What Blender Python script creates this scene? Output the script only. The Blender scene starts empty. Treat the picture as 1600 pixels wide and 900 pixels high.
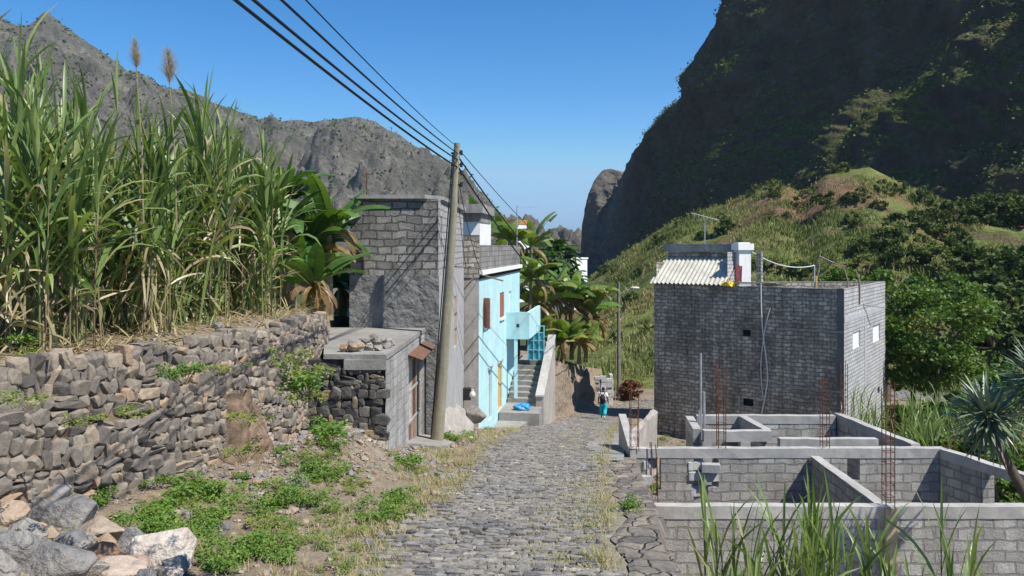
import bpy, bmesh, math, random
import numpy as np
from mathutils import Vector, Matrix, noise, Euler

random.seed(7)
rng = np.random.default_rng(7)
C = bpy.context.scene.collection
scene = bpy.context.scene
PI = math.pi
R = math.radians

# ------------------------------------------------------------------ camera, sky, sun, exposure
FPX, HX, HY = 1250.0, 800.0, 385.0          # focal length in photo pixels, principal column, horizon row
cd = bpy.data.cameras.new('camera')
cam = bpy.data.objects.new('camera', cd)
C.objects.link(cam)
cam.location = (0, 0, 0)
cam.rotation_euler = (R(90), 0, 0)
cd.sensor_width = 36
cd.lens = 36 * FPX / 1600
cd.shift_y = -(450 - HY) / 1600
cd.clip_start = 0.1
cd.clip_end = 30000
scene.camera = cam

SUN = Vector((0.50, -0.30, 0.81)).normalized()
world = bpy.data.worlds.new('World')
scene.world = world
world.use_nodes = True
wn = world.node_tree
wn.nodes.clear()
sky = wn.nodes.new('ShaderNodeTexSky')
sky.sky_type = 'NISHITA'
sky.sun_disc = False
sky.sun_elevation = math.asin(SUN.z)
sky.sun_rotation = math.atan2(SUN.x, SUN.y)
sky.altitude = 1500
sky.air_density = 1.0
sky.dust_density = 0.0
sky.ozone_density = 3.0
hs = wn.nodes.new('ShaderNodeHueSaturation')
hs.inputs['Saturation'].default_value = 1.36
bg = wn.nodes.new('ShaderNodeBackground')
bg.inputs['Strength'].default_value = 0.11
wo = wn.nodes.new('ShaderNodeOutputWorld')
wn.links.new(sky.outputs[0], hs.inputs['Color'])
cap = wn.nodes.new('ShaderNodeMix')          # keeps the band above the horizon from bleaching out
cap.data_type = 'RGBA'
cap.blend_type = 'DARKEN'
cap.inputs[0].default_value = 0.92
cap.inputs[7].default_value = (2.3, 4.05, 5.8, 1)
wn.links.new(hs.outputs[0], cap.inputs[6])
wn.links.new(cap.outputs[2], bg.inputs['Color'])
wn.links.new(bg.outputs[0], wo.inputs[0])

sl = bpy.data.lights.new('sun', 'SUN')
sl.energy = 4.6
sl.angle = R(0.53)
sl.color = (1.0, 0.955, 0.88)
so = bpy.data.objects.new('sun', sl)
C.objects.link(so)
so.rotation_euler = SUN.to_track_quat('Z', 'Y').to_euler()

scene.view_settings.view_transform = 'Standard'
scene.view_settings.look = 'None'
scene.view_settings.exposure = 0.55
scene.view_settings.gamma = 1.0
scene.cycles.max_bounces = 6
scene.cycles.diffuse_bounces = 3
scene.cycles.transparent_max_bounces = 6

# ------------------------------------------------------------------ helpers
def P(px, py, Y):
    """a point at forward distance Y (metres) seen at a photo pixel"""
    return ((px - HX) * Y / FPX, Y, (HY - py) * Y / FPX)

def Xat(px, Y):
    return (px - HX) * Y / FPX

def Zat(py, Y):
    return (HY - py) * Y / FPX

ORIG = {}

class MB:
    """collects vertices and faces, builds ONE mesh object"""
    def __init__(self):
        self.v = []; self.q = []; self.t = []; self.n = 0; self.tint = []; self.mi_q = []; self.mi_t = []
    def add(self, v, f, tint=0.5, mi=0):
        v = np.asarray(v, float).reshape(-1, 3)
        k = len(v)
        f = np.asarray(f, int)
        if f.size == 0:
            return
        if f.shape[1] == 4:
            self.q.append(f + self.n); self.mi_q.append(np.broadcast_to(np.asarray(mi), (len(f),)).copy())
        else:
            self.t.append(f + self.n); self.mi_t.append(np.broadcast_to(np.asarray(mi), (len(f),)).copy())
        self.v.append(v); self.n += k
        self.tint.append(np.broadcast_to(np.asarray(tint, float), (k,)).copy())
    def box(self, c, s, rz=0.0, tint=0.5, mi=0, M=None):
        """box by centre and full size"""
        x, y, z = s[0] / 2, s[1] / 2, s[2] / 2
        v = np.array([(-x, -y, -z), (x, -y, -z), (x, y, -z), (-x, y, -z), (-x, -y, z), (x, -y, z), (x, y, z), (-x, y, z)])
        if M is not None:
            v = v @ np.array(M.to_3x3()).T
        if rz:
            ca, sa = math.cos(rz), math.sin(rz)
            v = np.stack([v[:, 0] * ca - v[:, 1] * sa, v[:, 0] * sa + v[:, 1] * ca, v[:, 2]], 1)
        self.add(v + np.array(c), [(3, 2, 1, 0), (4, 5, 6, 7), (0, 1, 5, 4), (1, 2, 6, 5), (2, 3, 7, 6), (3, 0, 4, 7)], tint, mi)
    def wall(self, a, b, z0, z1, th, side=1, tint=0.5, mi=0, z1b=None):
        """upright slab from a to b (xy), thickness to one side (1 = left of a->b)"""
        a = np.array(a[:2], float); b = np.array(b[:2], float)
        d = (b - a) / np.linalg.norm(b - a)
        n = np.array((-d[1], d[0])) * th * side
        zb = z1 if z1b is None else z1b
        p = [a, b, b + n, a + n]
        v = [(q[0], q[1], z0) for q in p] + [(p[0][0], p[0][1], z1), (p[1][0], p[1][1], zb), (p[2][0], p[2][1], zb), (p[3][0], p[3][1], z1)]
        F = [(3, 2, 1, 0), (4, 5, 6, 7), (0, 1, 5, 4), (1, 2, 6, 5), (2, 3, 7, 6), (3, 0, 4, 7)]
        if side < 0:
            F = [f[::-1] for f in F]
        self.add(v, F, tint, mi)
    def prism(self, poly, z0, z1, tint=0.5, mi=0, mi_side=None):
        """vertical prism from an xy polygon (counter-clockwise)"""
        n = len(poly)
        z0 = [z0] * n if np.isscalar(z0) else z0
        z1 = [z1] * n if np.isscalar(z1) else z1
        v = [(p[0], p[1], z) for p, z in zip(poly, z0)] + [(p[0], p[1], z) for p, z in zip(poly, z1)]
        for i in range(n):
            j = (i + 1) % n
            self.add([v[i], v[j], v[n + j], v[n + i]], [(0, 1, 2, 3)], tint, mi if mi_side is None else mi_side[i])
        if n == 4:
            self.add(v[n:], [(0, 1, 2, 3)], tint, mi)
            self.add(v[:n], [(3, 2, 1, 0)], tint, mi)
        else:
            self.add(v[n:], [(0, i, i + 1) for i in range(1, n - 1)], tint, mi)
            self.add(v[:n], [(0, i + 1, i) for i in range(1, n - 1)], tint, mi)
    def tube(self, pts, r, k=8, tint=0.5, mi=0, cap=True):
        pts = [np.array(p, float) for p in pts]
        n = len(pts)
        r = [r] * n if np.isscalar(r) else list(r)
        ref = np.array((0.31, 0.17, 0.93))
        rings = []
        for i, p in enumerate(pts):
            d = pts[min(i + 1, n - 1)] - pts[max(i - 1, 0)]
            d = d / (np.linalg.norm(d) + 1e-9)
            rf = ref if abs(d @ ref) < 0.9 else np.array((1.0, 0, 0))
            u = np.cross(d, rf); u /= np.linalg.norm(u)
            w = np.cross(d, u)
            a = np.arange(k) * 2 * PI / k
            rings.append(p + r[i] * (np.cos(a)[:, None] * u + np.sin(a)[:, None] * w))
        v = np.concatenate(rings)
        f = []
        for i in range(n - 1):
            for j in range(k):
                f.append((i * k + j, i * k + (j + 1) % k, (i + 1) * k + (j + 1) % k, (i + 1) * k + j))
        self.add(v, f, tint, mi)
        if cap:
            self.add(np.concatenate([rings[-1], [pts[-1]]]), [(j, (j + 1) % k, k) for j in range(k)], tint, mi)
            self.add(np.concatenate([rings[0], [pts[0]]]), [((j + 1) % k, j, k) for j in range(k)], tint, mi)
    def panel(self, a, b, z0, z1, holes=(), depth=0.14, tint=0.5, mi=0, zt=None):
        """wall face from a to b (outside on the right hand of a->b), with real recessed openings.
        holes: (u0,u1,z0,z1) in metres along the wall; reveals go inwards by depth"""
        a = np.array(a[:2], float); b = np.array(b[:2], float)
        L = np.linalg.norm(b - a); d = (b - a) / L
        n = np.array((-d[1], d[0]))          # inwards
        us = sorted({0.0, L} | {h[0] for h in holes} | {h[1] for h in holes})
        zs = sorted({z0, z1} | {h[2] for h in holes} | {h[3] for h in holes})
        def pt(u, z, w=0.0):
            q = a + d * u + n * w
            return (q[0], q[1], z)
        for i in range(len(us) - 1):
            for j in range(len(zs) - 1):
                um, zm = (us[i] + us[i + 1]) / 2, (zs[j] + zs[j + 1]) / 2
                if any(h[0] < um < h[1] and h[2] < zm < h[3] for h in holes):
                    continue
                self.add([pt(us[i], zs[j]), pt(us[i + 1], zs[j]), pt(us[i + 1], zs[j + 1]), pt(us[i], zs[j + 1])], [(0, 1, 2, 3)], tint, mi)
        for (u0, u1, h0, h1) in holes:
            for (p, q, r_, s_) in (((u0, h0), (u1, h0), 0, 0), ((u1, h0), (u1, h1), 0, 0), ((u1, h1), (u0, h1), 0, 0), ((u0, h1), (u0, h0), 0, 0)):
                self.add([pt(*p), pt(*q), pt(q[0], q[1], depth), pt(p[0], p[1], depth)], [(3, 2, 1, 0)], tint, mi)
    def build(self, name, mats, parent=None, smooth=False, origin=None):
        me = bpy.data.meshes.new(name)
        v = np.concatenate(self.v)
        base = Vector(origin) if origin is not None else (ORIG[parent.name] if parent is not None else Vector((0, 0, 0)))
        v = v - np.array(base)
        nq = sum(len(x) for x in self.q); nt = sum(len(x) for x in self.t)
        loops = []; sizes = []; mis = []
        if nq:
            loops.append(np.concatenate(self.q).ravel()); sizes.append(np.full(nq, 4)); mis.append(np.concatenate(self.mi_q))
        if nt:
            loops.append(np.concatenate(self.t).ravel()); sizes.append(np.full(nt, 3)); mis.append(np.concatenate(self.mi_t))
        loops = np.concatenate(loops); sizes = np.concatenate(sizes); mis = np.concatenate(mis)
        me.vertices.add(len(v)); me.loops.add(len(loops)); me.polygons.add(len(sizes))
        me.vertices.foreach_set('co', v.astype(np.float32).ravel())
        me.loops.foreach_set('vertex_index', loops.astype(np.int32))
        st = np.concatenate([[0], np.cumsum(sizes)[:-1]])
        me.polygons.foreach_set('loop_start', st.astype(np.int32))
        me.polygons.foreach_set('material_index', mis.astype(np.int32))
        me.polygons.foreach_set('use_smooth', np.full(len(sizes), bool(smooth)))
        me.update(calc_edges=True)
        at = me.attributes.new('tint', 'FLOAT', 'POINT')
        at.data.foreach_set('value', np.concatenate(self.tint).astype(np.float32))
        # metre-scaled uv: along the wall / height on upright faces, xy on level ones
        nr = np.zeros(len(sizes) * 3, np.float32)
        me.polygons.foreach_get('normal', nr)
        nr = nr.reshape(-1, 3)
        ln = np.repeat(nr, sizes, axis=0)
        pv = v[loops] + np.array(base)
        hn = np.hypot(ln[:, 0], ln[:, 1]) + 1e-9
        up = np.abs(ln[:, 2]) > 0.72
        tx, ty = -ln[:, 1] / hn, ln[:, 0] / hn
        flip = np.where((tx + 0.01 * ty) < 0, -1, 1)
        uu = np.where(up, pv[:, 0], (pv[:, 0] * tx + pv[:, 1] * ty) * flip)
        vv = np.where(up, pv[:, 1], pv[:, 2])
        uvl = me.uv_layers.new(name='UVMap')
        uvl.data.foreach_set('uv', np.stack([uu, vv], 1).astype(np.float32).ravel())
        o = bpy.data.objects.new(name, me)
        for m in (mats if isinstance(mats, (list, tuple)) else [mats]):
            me.materials.append(m)
        C.objects.link(o)
        if parent is not None:
            o.parent = parent
        if origin is not None:
            o.location = base
        ORIG[o.name] = base
        return o

def tag(o, label=None, cat=None, group=None, kind=None):
    if label: o['label'] = label
    if cat: o['category'] = cat
    if group: o['group'] = group
    if kind: o['kind'] = kind
    return o

def thing(name, label, cat, loc, group=None):
    o = bpy.data.objects.new(name, None)
    C.objects.link(o)
    o.empty_display_size = 0.2
    o.location = loc
    ORIG[o.name] = Vector(loc)
    return tag(o, label, cat, group)

def copy_tree(o, parent=None):
    c = o.copy()
    C.objects.link(c)
    if parent is not None:
        c.parent = parent
    ORIG[c.name] = ORIG[o.name].copy()
    for ch in list(o.children):
        copy_tree(ch, c)
    return c

# ---- materials
def N(nt, t, ins=None, **props):
    n = nt.nodes.new(t)
    for k, v in props.items():
        setattr(n, k, v)
    for k, v in (ins or {}).items():
        s = n.inputs[k]
        if isinstance(v, bpy.types.NodeSocket):
            nt.links.new(v, s)
        elif isinstance(v, (tuple, list)) and len(v) == 3 and s.type == 'RGBA':
            s.default_value = (*v, 1)
        else:
            s.default_value = v
    return n

def ramp(nt, fac, stops, interp='LINEAR'):
    n = nt.nodes.new('ShaderNodeValToRGB')
    n.color_ramp.interpolation = interp
    e = n.color_ramp.elements
    while len(e) < len(stops):
        e.new(0.5)
    for i, (p, c) in enumerate(stops):
        e[i].position = p
        c = (c, c, c) if np.isscalar(c) else c
        e[i].color = (*c, 1)
    nt.links.new(fac, n.inputs[0])
    return n.outputs[0]

def mix(nt, fac, a, b, mode='MIX'):
    n = nt.nodes.new('ShaderNodeMix')
    n.data_type = 'RGBA'
    n.blend_type = mode
    for i, x in ((0, fac), (6, a), (7, b)):
        s = n.inputs[i]
        if isinstance(x, bpy.types.NodeSocket):
            nt.links.new(x, s)
        elif i == 0:
            s.default_value = x
        else:
            s.default_value = (*x, 1) if len(x) == 3 else x
    return n.outputs[2]

def math_(nt, op, a, b=0.0, c=0.0, clamp=False):
    n = nt.nodes.new('ShaderNodeMath')
    n.operation = op
    n.use_clamp = clamp
    for i, x in enumerate((a, b, c)):
        if isinstance(x, bpy.types.NodeSocket):
            nt.links.new(x, n.inputs[i])
        else:
            n.inputs[i].default_value = x
    return n.outputs[0]

def new_mat(name):
    m = bpy.data.materials.new(name)
    m.use_nodes = True
    nt = m.node_tree
    nt.nodes.clear()
    out = nt.nodes.new('ShaderNodeOutputMaterial')
    bs = nt.nodes.new('ShaderNodeBsdfPrincipled')
    bs.inputs['Specular IOR Level'].default_value = 0.3
    nt.links.new(bs.outputs[0], out.inputs[0])
    return m, nt, bs, out

def coords(nt, kind='Object', scale=None):
    tc = nt.nodes.new('ShaderNodeTexCoord')
    o = tc.outputs[kind]
    if scale is not None:
        mp = N(nt, 'ShaderNodeMapping', {'Vector': o, 'Scale': scale})
        o = mp.outputs[0]
    return o

def noise_(nt, vec, scale, detail=4.0, rough=0.55, dist=0.0):
    return N(nt, 'ShaderNodeTexNoise', {'Vector': vec, 'Scale': scale, 'Detail': detail, 'Roughness': rough, 'Distortion': dist}).outputs['Fac']

def bump(nt, bs, h, strength=0.5, dist=0.02, prev=None):
    ins = {'Height': h, 'Strength': strength, 'Distance': dist}
    if prev is not None:
        ins['Normal'] = prev
    b = N(nt, 'ShaderNodeBump', ins)
    nt.links.new(b.outputs[0], bs.inputs['Normal'])
    return b.outputs[0]

def mat_simple(name, col, rough=0.7, var=0.25, scale=6.0, bmp=0.15, metal=0.0, spec=0.3, kind='Object'):
    m, nt, bs, out = new_mat(name)
    v = coords(nt, kind)
    n = noise_(nt, v, scale, 5)
    lo = tuple(c * (1 - var) for c in col); hi = tuple(min(1, c * (1 + var)) for c in col)
    nt.links.new(ramp(nt, n, [(0.3, lo), (0.7, hi)]), bs.inputs['Base Color'])
    bs.inputs['Roughness'].default_value = rough
    bs.inputs['Metallic'].default_value = metal
    bs.inputs['Specular IOR Level'].default_value = spec
    if bmp:
        bump(nt, bs, noise_(nt, v, scale * 5, 4), bmp, 0.01)
    return m

def mat_block(name, c1, c2, mortar, bw=0.4, bh=0.2, ms=0.012, bumps=0.8, stain=(0.03, 0.03, 0.028), stain_amt=0.5, streak=0.5, rough=0.92, warp=0.02, dist=0.025, pits=0.5, smear=0.35, speck=0.0):
    """concrete-block masonry on metre uv"""
    m, nt, bs, out = new_mat(name)
    uv = coords(nt, 'UV')
    w = N(nt, 'ShaderNodeTexNoise', {'Vector': uv, 'Scale': 2.3, 'Detail': 3}).outputs['Color']
    w2 = N(nt, 'ShaderNodeVectorMath', {0: w, 1: (0.5, 0.5, 0.5)}, operation='SUBTRACT').outputs[0]
    w3 = N(nt, 'ShaderNodeVectorMath', {0: w2, 'Scale': warp * 3}, operation='SCALE').outputs[0]
    vec = N(nt, 'ShaderNodeVectorMath', {0: uv, 1: w3}, operation='ADD').outputs[0]
    br = N(nt, 'ShaderNodeTexBrick', {'Vector': vec, 'Color1': (*c1, 1), 'Color2': (*c2, 1), 'Mortar': (*mortar, 1), 'Scale': 1.0,
           'Mortar Size': ms, 'Mortar Smooth': 0.25, 'Bias': 0.0, 'Brick Width': bw, 'Row Height': bh}, offset=0.5)
    fine = noise_(nt, uv, 26, 5, 0.65)
    big = noise_(nt, uv, 0.55, 5, 0.6)
    mid = noise_(nt, uv, 3.1, 4, 0.6)
    st = coords(nt, 'UV', (2.6, 0.22, 1))
    stv = noise_(nt, st, 1.4, 5, 0.65)
    col = br.outputs['Color']
    # mortar smeared over block faces
    col = mix(nt, math_(nt, 'MULTIPLY', ramp(nt, mid, [(0.52, 0.0), (0.66, 1.0)]), smear), col, mortar)
    col = mix(nt, math_(nt, 'MULTIPLY', ramp(nt, stv, [(0.45, 0.0), (0.68, 1.0)]), streak), col, stain)
    col = mix(nt, math_(nt, 'MULTIPLY', ramp(nt, big, [(0.42, 0.0), (0.65, 1.0)]), stain_amt), col, stain)
    if speck:
        col = mix(nt, math_(nt, 'MULTIPLY', ramp(nt, noise_(nt, uv, 7.5, 4, .7), [(.56, 0.), (.66, 1.)]), speck), col, (.55, .53, .49))
    col = mix(nt, 0.55, col, ramp(nt, fine, [(0.25, 0.25), (0.75, 0.8)]), 'OVERLAY')
    nt.links.new(col, bs.inputs['Base Color'])
    bs.inputs['Roughness'].default_value = rough
    bs.inputs['Specular IOR Level'].default_value = 0.15
    h = math_(nt, 'MULTIPLY_ADD', br.outputs['Fac'], -1.0, math_(nt, 'MULTIPLY', fine, pits))
    h = math_(nt, 'MULTIPLY_ADD', mid, 0.7, h)
    bump(nt, bs, h, bumps, dist)
    return m

def mat_plaster(name, col, dark, stain_amt=0.5, streak=0.4, bumps=0.4, bscale=14.0, dist=0.02, rough=0.9, lumps=0.0):
    m, nt, bs, out = new_mat(name)
    uv = coords(nt, 'UV')
    ob = coords(nt, 'Object')
    big = noise_(nt, ob, 0.8, 6, 0.65)
    mid = noise_(nt, ob, 5.0, 5, 0.6)
    st = coords(nt, 'UV', (3.0, 0.25, 1))
    stv = noise_(nt, st, 1.3, 5, 0.65)
    c = mix(nt, math_(nt, 'MULTIPLY', ramp(nt, big, [(0.4, 0.0), (0.68, 1.0)]), stain_amt), col, dark)
    c = mix(nt, math_(nt, 'MULTIPLY', ramp(nt, stv, [(0.46, 0.0), (0.7, 1.0)]), streak), c, dark)
    c = mix(nt, 0.4, c, ramp(nt, mid, [(0.25, 0.3), (0.75, 0.72)]), 'OVERLAY')
    nt.links.new(c, bs.inputs['Base Color'])
    bs.inputs['Roughness'].default_value = rough
    bs.inputs['Specular IOR Level'].default_value = 0.2
    h = noise_(nt, ob, bscale, 6, 0.6)
    if lumps:
        vo = N(nt, 'ShaderNodeTexVoronoi', {'Vector': ob, 'Scale': bscale * 0.6}, feature='SMOOTH_F1').outputs['Distance']
        h = math_(nt, 'MULTIPLY_ADD', vo, lumps, h)
    bump(nt, bs, h, bumps, dist)
    return m

def mat_tint(name, stops, rough=0.85, bmp=0.3, scale=9.0, spec=0.25, dist=0.01, mott=0.45, trans=0.0, transcol=None, objrand=0.0, dust=0.0, dustcol=(.33, .285, .215)):
    """colour from the 'tint' attribute (a colour of each stone or leaf of its own), with mottling"""
    m, nt, bs, out = new_mat(name)
    a = N(nt, 'ShaderNodeAttribute', attribute_name='tint').outputs['Fac']
    ob = coords(nt, 'Object')
    if objrand:
        oi = nt.nodes.new('ShaderNodeObjectInfo').outputs['Random']
        a = math_(nt, 'ADD', a, math_(nt, 'MULTIPLY', math_(nt, 'SUBTRACT', oi, 0.5), objrand))
    c = ramp(nt, a, stops)
    if mott:
        c = mix(nt, mott, c, ramp(nt, noise_(nt, ob, scale, 6, 0.65), [(0.25, 0.2), (0.75, 0.8)]), 'OVERLAY')
    if dust:
        d_ = math_(nt, 'MULTIPLY', ramp(nt, noise_(nt, ob, 1.3, 6, .7), [(.42, 0.), (.68, 1.)]), dust)
        c = mix(nt, d_, c, dustcol)
    nt.links.new(c, bs.inputs['Base Color'])
    bs.inputs['Roughness'].default_value = rough
    bs.inputs['Specular IOR Level'].default_value = spec
    if bmp:
        bump(nt, bs, noise_(nt, ob, scale * 2.5, 5, 0.6), bmp, dist)
    if trans:
        tr = N(nt, 'ShaderNodeBsdfTranslucent')
        c2 = mix(nt, 1.0, c, transcol or (1.3, 1.35, 0.6), 'MULTIPLY')
        nt.links.new(c2, tr.inputs['Color'])
        ms = N(nt, 'ShaderNodeMixShader', {0: trans, 1: bs.outputs[0], 2: tr.outputs[0]})
        nt.links.new(ms.outputs[0], out.inputs[0])
    return m

# ---- vegetation shapes
def blades(mb, base, az, e0, length, width, droop, segs=5, tint=0.5, twist=None, fold=0.0, mi=0, sharp=0.6, pw=1.4):
    """arching strap leaves, all at once"""
    base = np.asarray(base, float).reshape(-1, 3)
    n = len(base)
    B = lambda x: np.broadcast_to(np.asarray(x, float), (n,))
    az, e0, length, width, droop, tint = map(B, (az, e0, length, width, droop, tint))
    tw = B(0.0 if twist is None else twist)
    s = np.linspace(0, 1, segs + 1)
    e = e0[:, None] - droop[:, None] * s ** pw
    em = (e[:, 1:] + e[:, :-1]) / 2
    ds = (length / segs)[:, None]
    r = np.concatenate([np.zeros((n, 1)), np.cumsum(np.cos(em) * ds, 1)], 1)
    z = np.concatenate([np.zeros((n, 1)), np.cumsum(np.sin(em) * ds, 1)], 1)
    ca, sa = np.cos(az)[:, None], np.sin(az)[:, None]
    pts = np.stack([base[:, 0:1] + r * ca, base[:, 1:2] + r * sa, base[:, 2:3] + z], 2)
    prof = np.clip(np.sin(PI * (0.10 + 0.90 * s)), 0, 1) ** sharp
    prof[-1] = 0.03
    w = width[:, None] * prof / 2
    hs_ = np.stack([-sa, ca, np.zeros_like(sa)], 2)
    nrm = np.stack([-np.sin(e) * ca, -np.sin(e) * sa, np.cos(e)], 2)
    side = hs_ * np.cos(tw)[:, None, None] + nrm * np.sin(tw)[:, None, None]
    n2 = -hs_ * np.sin(tw)[:, None, None] + nrm * np.cos(tw)[:, None, None]
    if fold:
        Lp = pts + side * w[..., None] + n2 * (w * fold)[..., None]
        Rp = pts - side * w[..., None] + n2 * (w * fold)[..., None]
        v = np.stack([Lp, pts, Rp], 2)
        k = 3
    else:
        v = np.stack([pts + side * w[..., None], pts - side * w[..., None]], 2)
        k = 2
    idx = np.arange(n * (segs + 1) * k).reshape(n, segs + 1, k)
    fs = [np.stack([idx[:, :-1, j], idx[:, :-1, j + 1], idx[:, 1:, j + 1], idx[:, 1:, j]], -1).reshape(-1, 4) for j in range(k - 1)]
    mb.add(v.reshape(-1, 3), np.concatenate(fs), np.repeat(tint, (segs + 1) * k), mi)

def leaves(mb, cen, size, tint=0.5, aspect=0.55, flat=0.4, mi=0, r_=None):
    """scattered single leaves (kite-shaped quads, folded a little)"""
    g = r_ or rng
    cen = np.asarray(cen, float).reshape(-1, 3)
    n = len(cen)
    size = np.broadcast_to(np.asarray(size, float), (n,)); tint = np.broadcast_to(np.asarray(tint, float), (n,))
    nr = g.normal(size=(n, 3)); nr[:, 2] = np.abs(nr[:, 2]) + flat
    nr /= np.linalg.norm(nr, axis=1)[:, None]
    t = np.cross(nr, g.normal(size=(n, 3))); t /= np.linalg.norm(t, axis=1)[:, None] + 1e-9
    b = np.cross(nr, t)
    a, w = size[:, None], (size * aspect)[:, None]
    v = np.stack([cen - t * a * .5, cen + b * w * .5 - t * a * .06, cen + t * a * .5 - nr * a * .12, cen - b * w * .5 - t * a * .06], 1)
    mb.add(v.reshape(-1, 3), np.arange(n * 4).reshape(n, 4), np.repeat(tint, 4), mi)

def rock_hull(seed, n=22, sq=(1, .8, .6), boxy=0.5, bev=0.0):
    g = np.random.default_rng(seed)
    p = g.normal(size=(n, 3)); p /= np.linalg.norm(p, axis=1)[:, None]
    p = np.sign(p) * np.abs(p) ** (1 - boxy * .6)
    p /= np.abs(p).max(0)
    p *= np.array(sq) * g.uniform(.9, 1.0, (n, 1))
    bm = bmesh.new()
    for q in p:
        bm.verts.new(q)
    r = bmesh.ops.convex_hull(bm, input=bm.verts)
    bmesh.ops.delete(bm, geom=list({x for x in r['geom_unused'] + r['geom_interior'] if isinstance(x, bmesh.types.BMVert)}), context='VERTS')
    if bev:
        bmesh.ops.dissolve_limit(bm, angle_limit=R(14), verts=bm.verts, edges=bm.edges)
        bmesh.ops.bevel(bm, geom=list(bm.edges), offset=bev, segments=1, affect='EDGES', clamp_overlap=True)
    bmesh.ops.triangulate(bm, faces=bm.faces)
    bm.verts.ensure_lookup_table(); bm.verts.index_update()
    v = np.array([x.co[:] for x in bm.verts]); f = np.array([[x.index for x in q.verts] for q in bm.faces])
    bm.free()
    return v, f

STONES = [rock_hull(100 + i, 32, (1, 1, 1), 0.72, 0.09) for i in range(16)]
ROCKS = [rock_hull(300 + i, 18, (1, .8, .62), 0.45, 0.045) for i in range(12)]

def frac(x, y, z=0.0, H=0.9, octv=5, lac=2.1):
    return noise.fractal(Vector((x, y, z)), H, lac, octv, noise_basis='PERLIN_ORIGINAL')

def smooth01(t):
    t = min(1.0, max(0.0, t))
    return t * t * (3 - 2 * t)
# ------------------------------------------------------------------ the ground
RZ_Y = [-12, 0, 7, 10, 15, 20, 30, 38, 45, 51, 56, 62, 80, 120, 400, 1500, 3000]
RZ_Z = [0.1, -1.75, -2.84, -3.32, -4.15, -5.0, -6.9, -8.45, -9.72, -10.45, -10.75, -10.95, -11.6, -12.5, -14, -17, -40]
def roadz(y):
    # smoothed piecewise-linear fall of the street
    return float(np.interp(y - 1.2, RZ_Y, RZ_Z) + 2 * np.interp(y, RZ_Y, RZ_Z) + np.interp(y + 1.2, RZ_Y, RZ_Z)) / 4

ROAD = np.array([(-.25, -6, 1.5, 1.2), (-.12, 0, 1.5, 1.2), (.17, 7, 1.46, .88), (.48, 10, 1.45, .93), (.81, 15, 1.55, 1.14), (1.05, 20, 1.6, 1.6),
                 (2.1, 30, 1.75, 1.95), (3.5, 38, 1.7, 1.9), (5.0, 45, 1.95, 1.85), (7.4, 50.3, 2.0, 2.0), (10.6, 54.2, 2.0, 2.0), (16, 57.2, 2.0, 2.0), (26, 58.5, 2.0, 2.0), (45, 59, 2., 2.)])
def _spline(A, m=14):
    out = []
    n = len(A)
    for i in range(n - 1):
        p0, p1, p2, p3 = A[max(i - 1, 0)], A[i], A[i + 1], A[min(i + 2, n - 1)]
        for k in range(m):
            t = k / m
            out.append(0.5 * ((2 * p1) + (-p0 + p2) * t + (2 * p0 - 5 * p1 + 4 * p2 - p3) * t * t + (-p0 + 3 * p1 - 3 * p2 + p3) * t ** 3))
    out.append(A[-1])
    return np.array(out)
RP = _spline(ROAD)
RS = np.concatenate([[0], np.cumsum(np.hypot(np.diff(RP[:, 0]), np.diff(RP[:, 1])))])
RT = np.gradient(RP[:, :2], axis=0); RT /= np.linalg.norm(RT, axis=1)[:, None]
def road_at(s, d=0.0):
    """a point s metres along the street, d metres to the right of its middle"""
    x = np.interp(s, RS, RP[:, 0]); y = np.interp(s, RS, RP[:, 1])
    tx = np.interp(s, RS, RT[:, 0]); ty = np.interp(s, RS, RT[:, 1])
    return x + ty * d, y - tx * d
Ls = RP[:, 0] - RP[:, 2]; Rs = RP[:, 0] + RP[:, 3]
def edgeL(y): return float(np.interp(y, RP[:, 1], Ls))
def edgeR(y): return float(np.interp(y, RP[:, 1], Rs))

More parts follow.
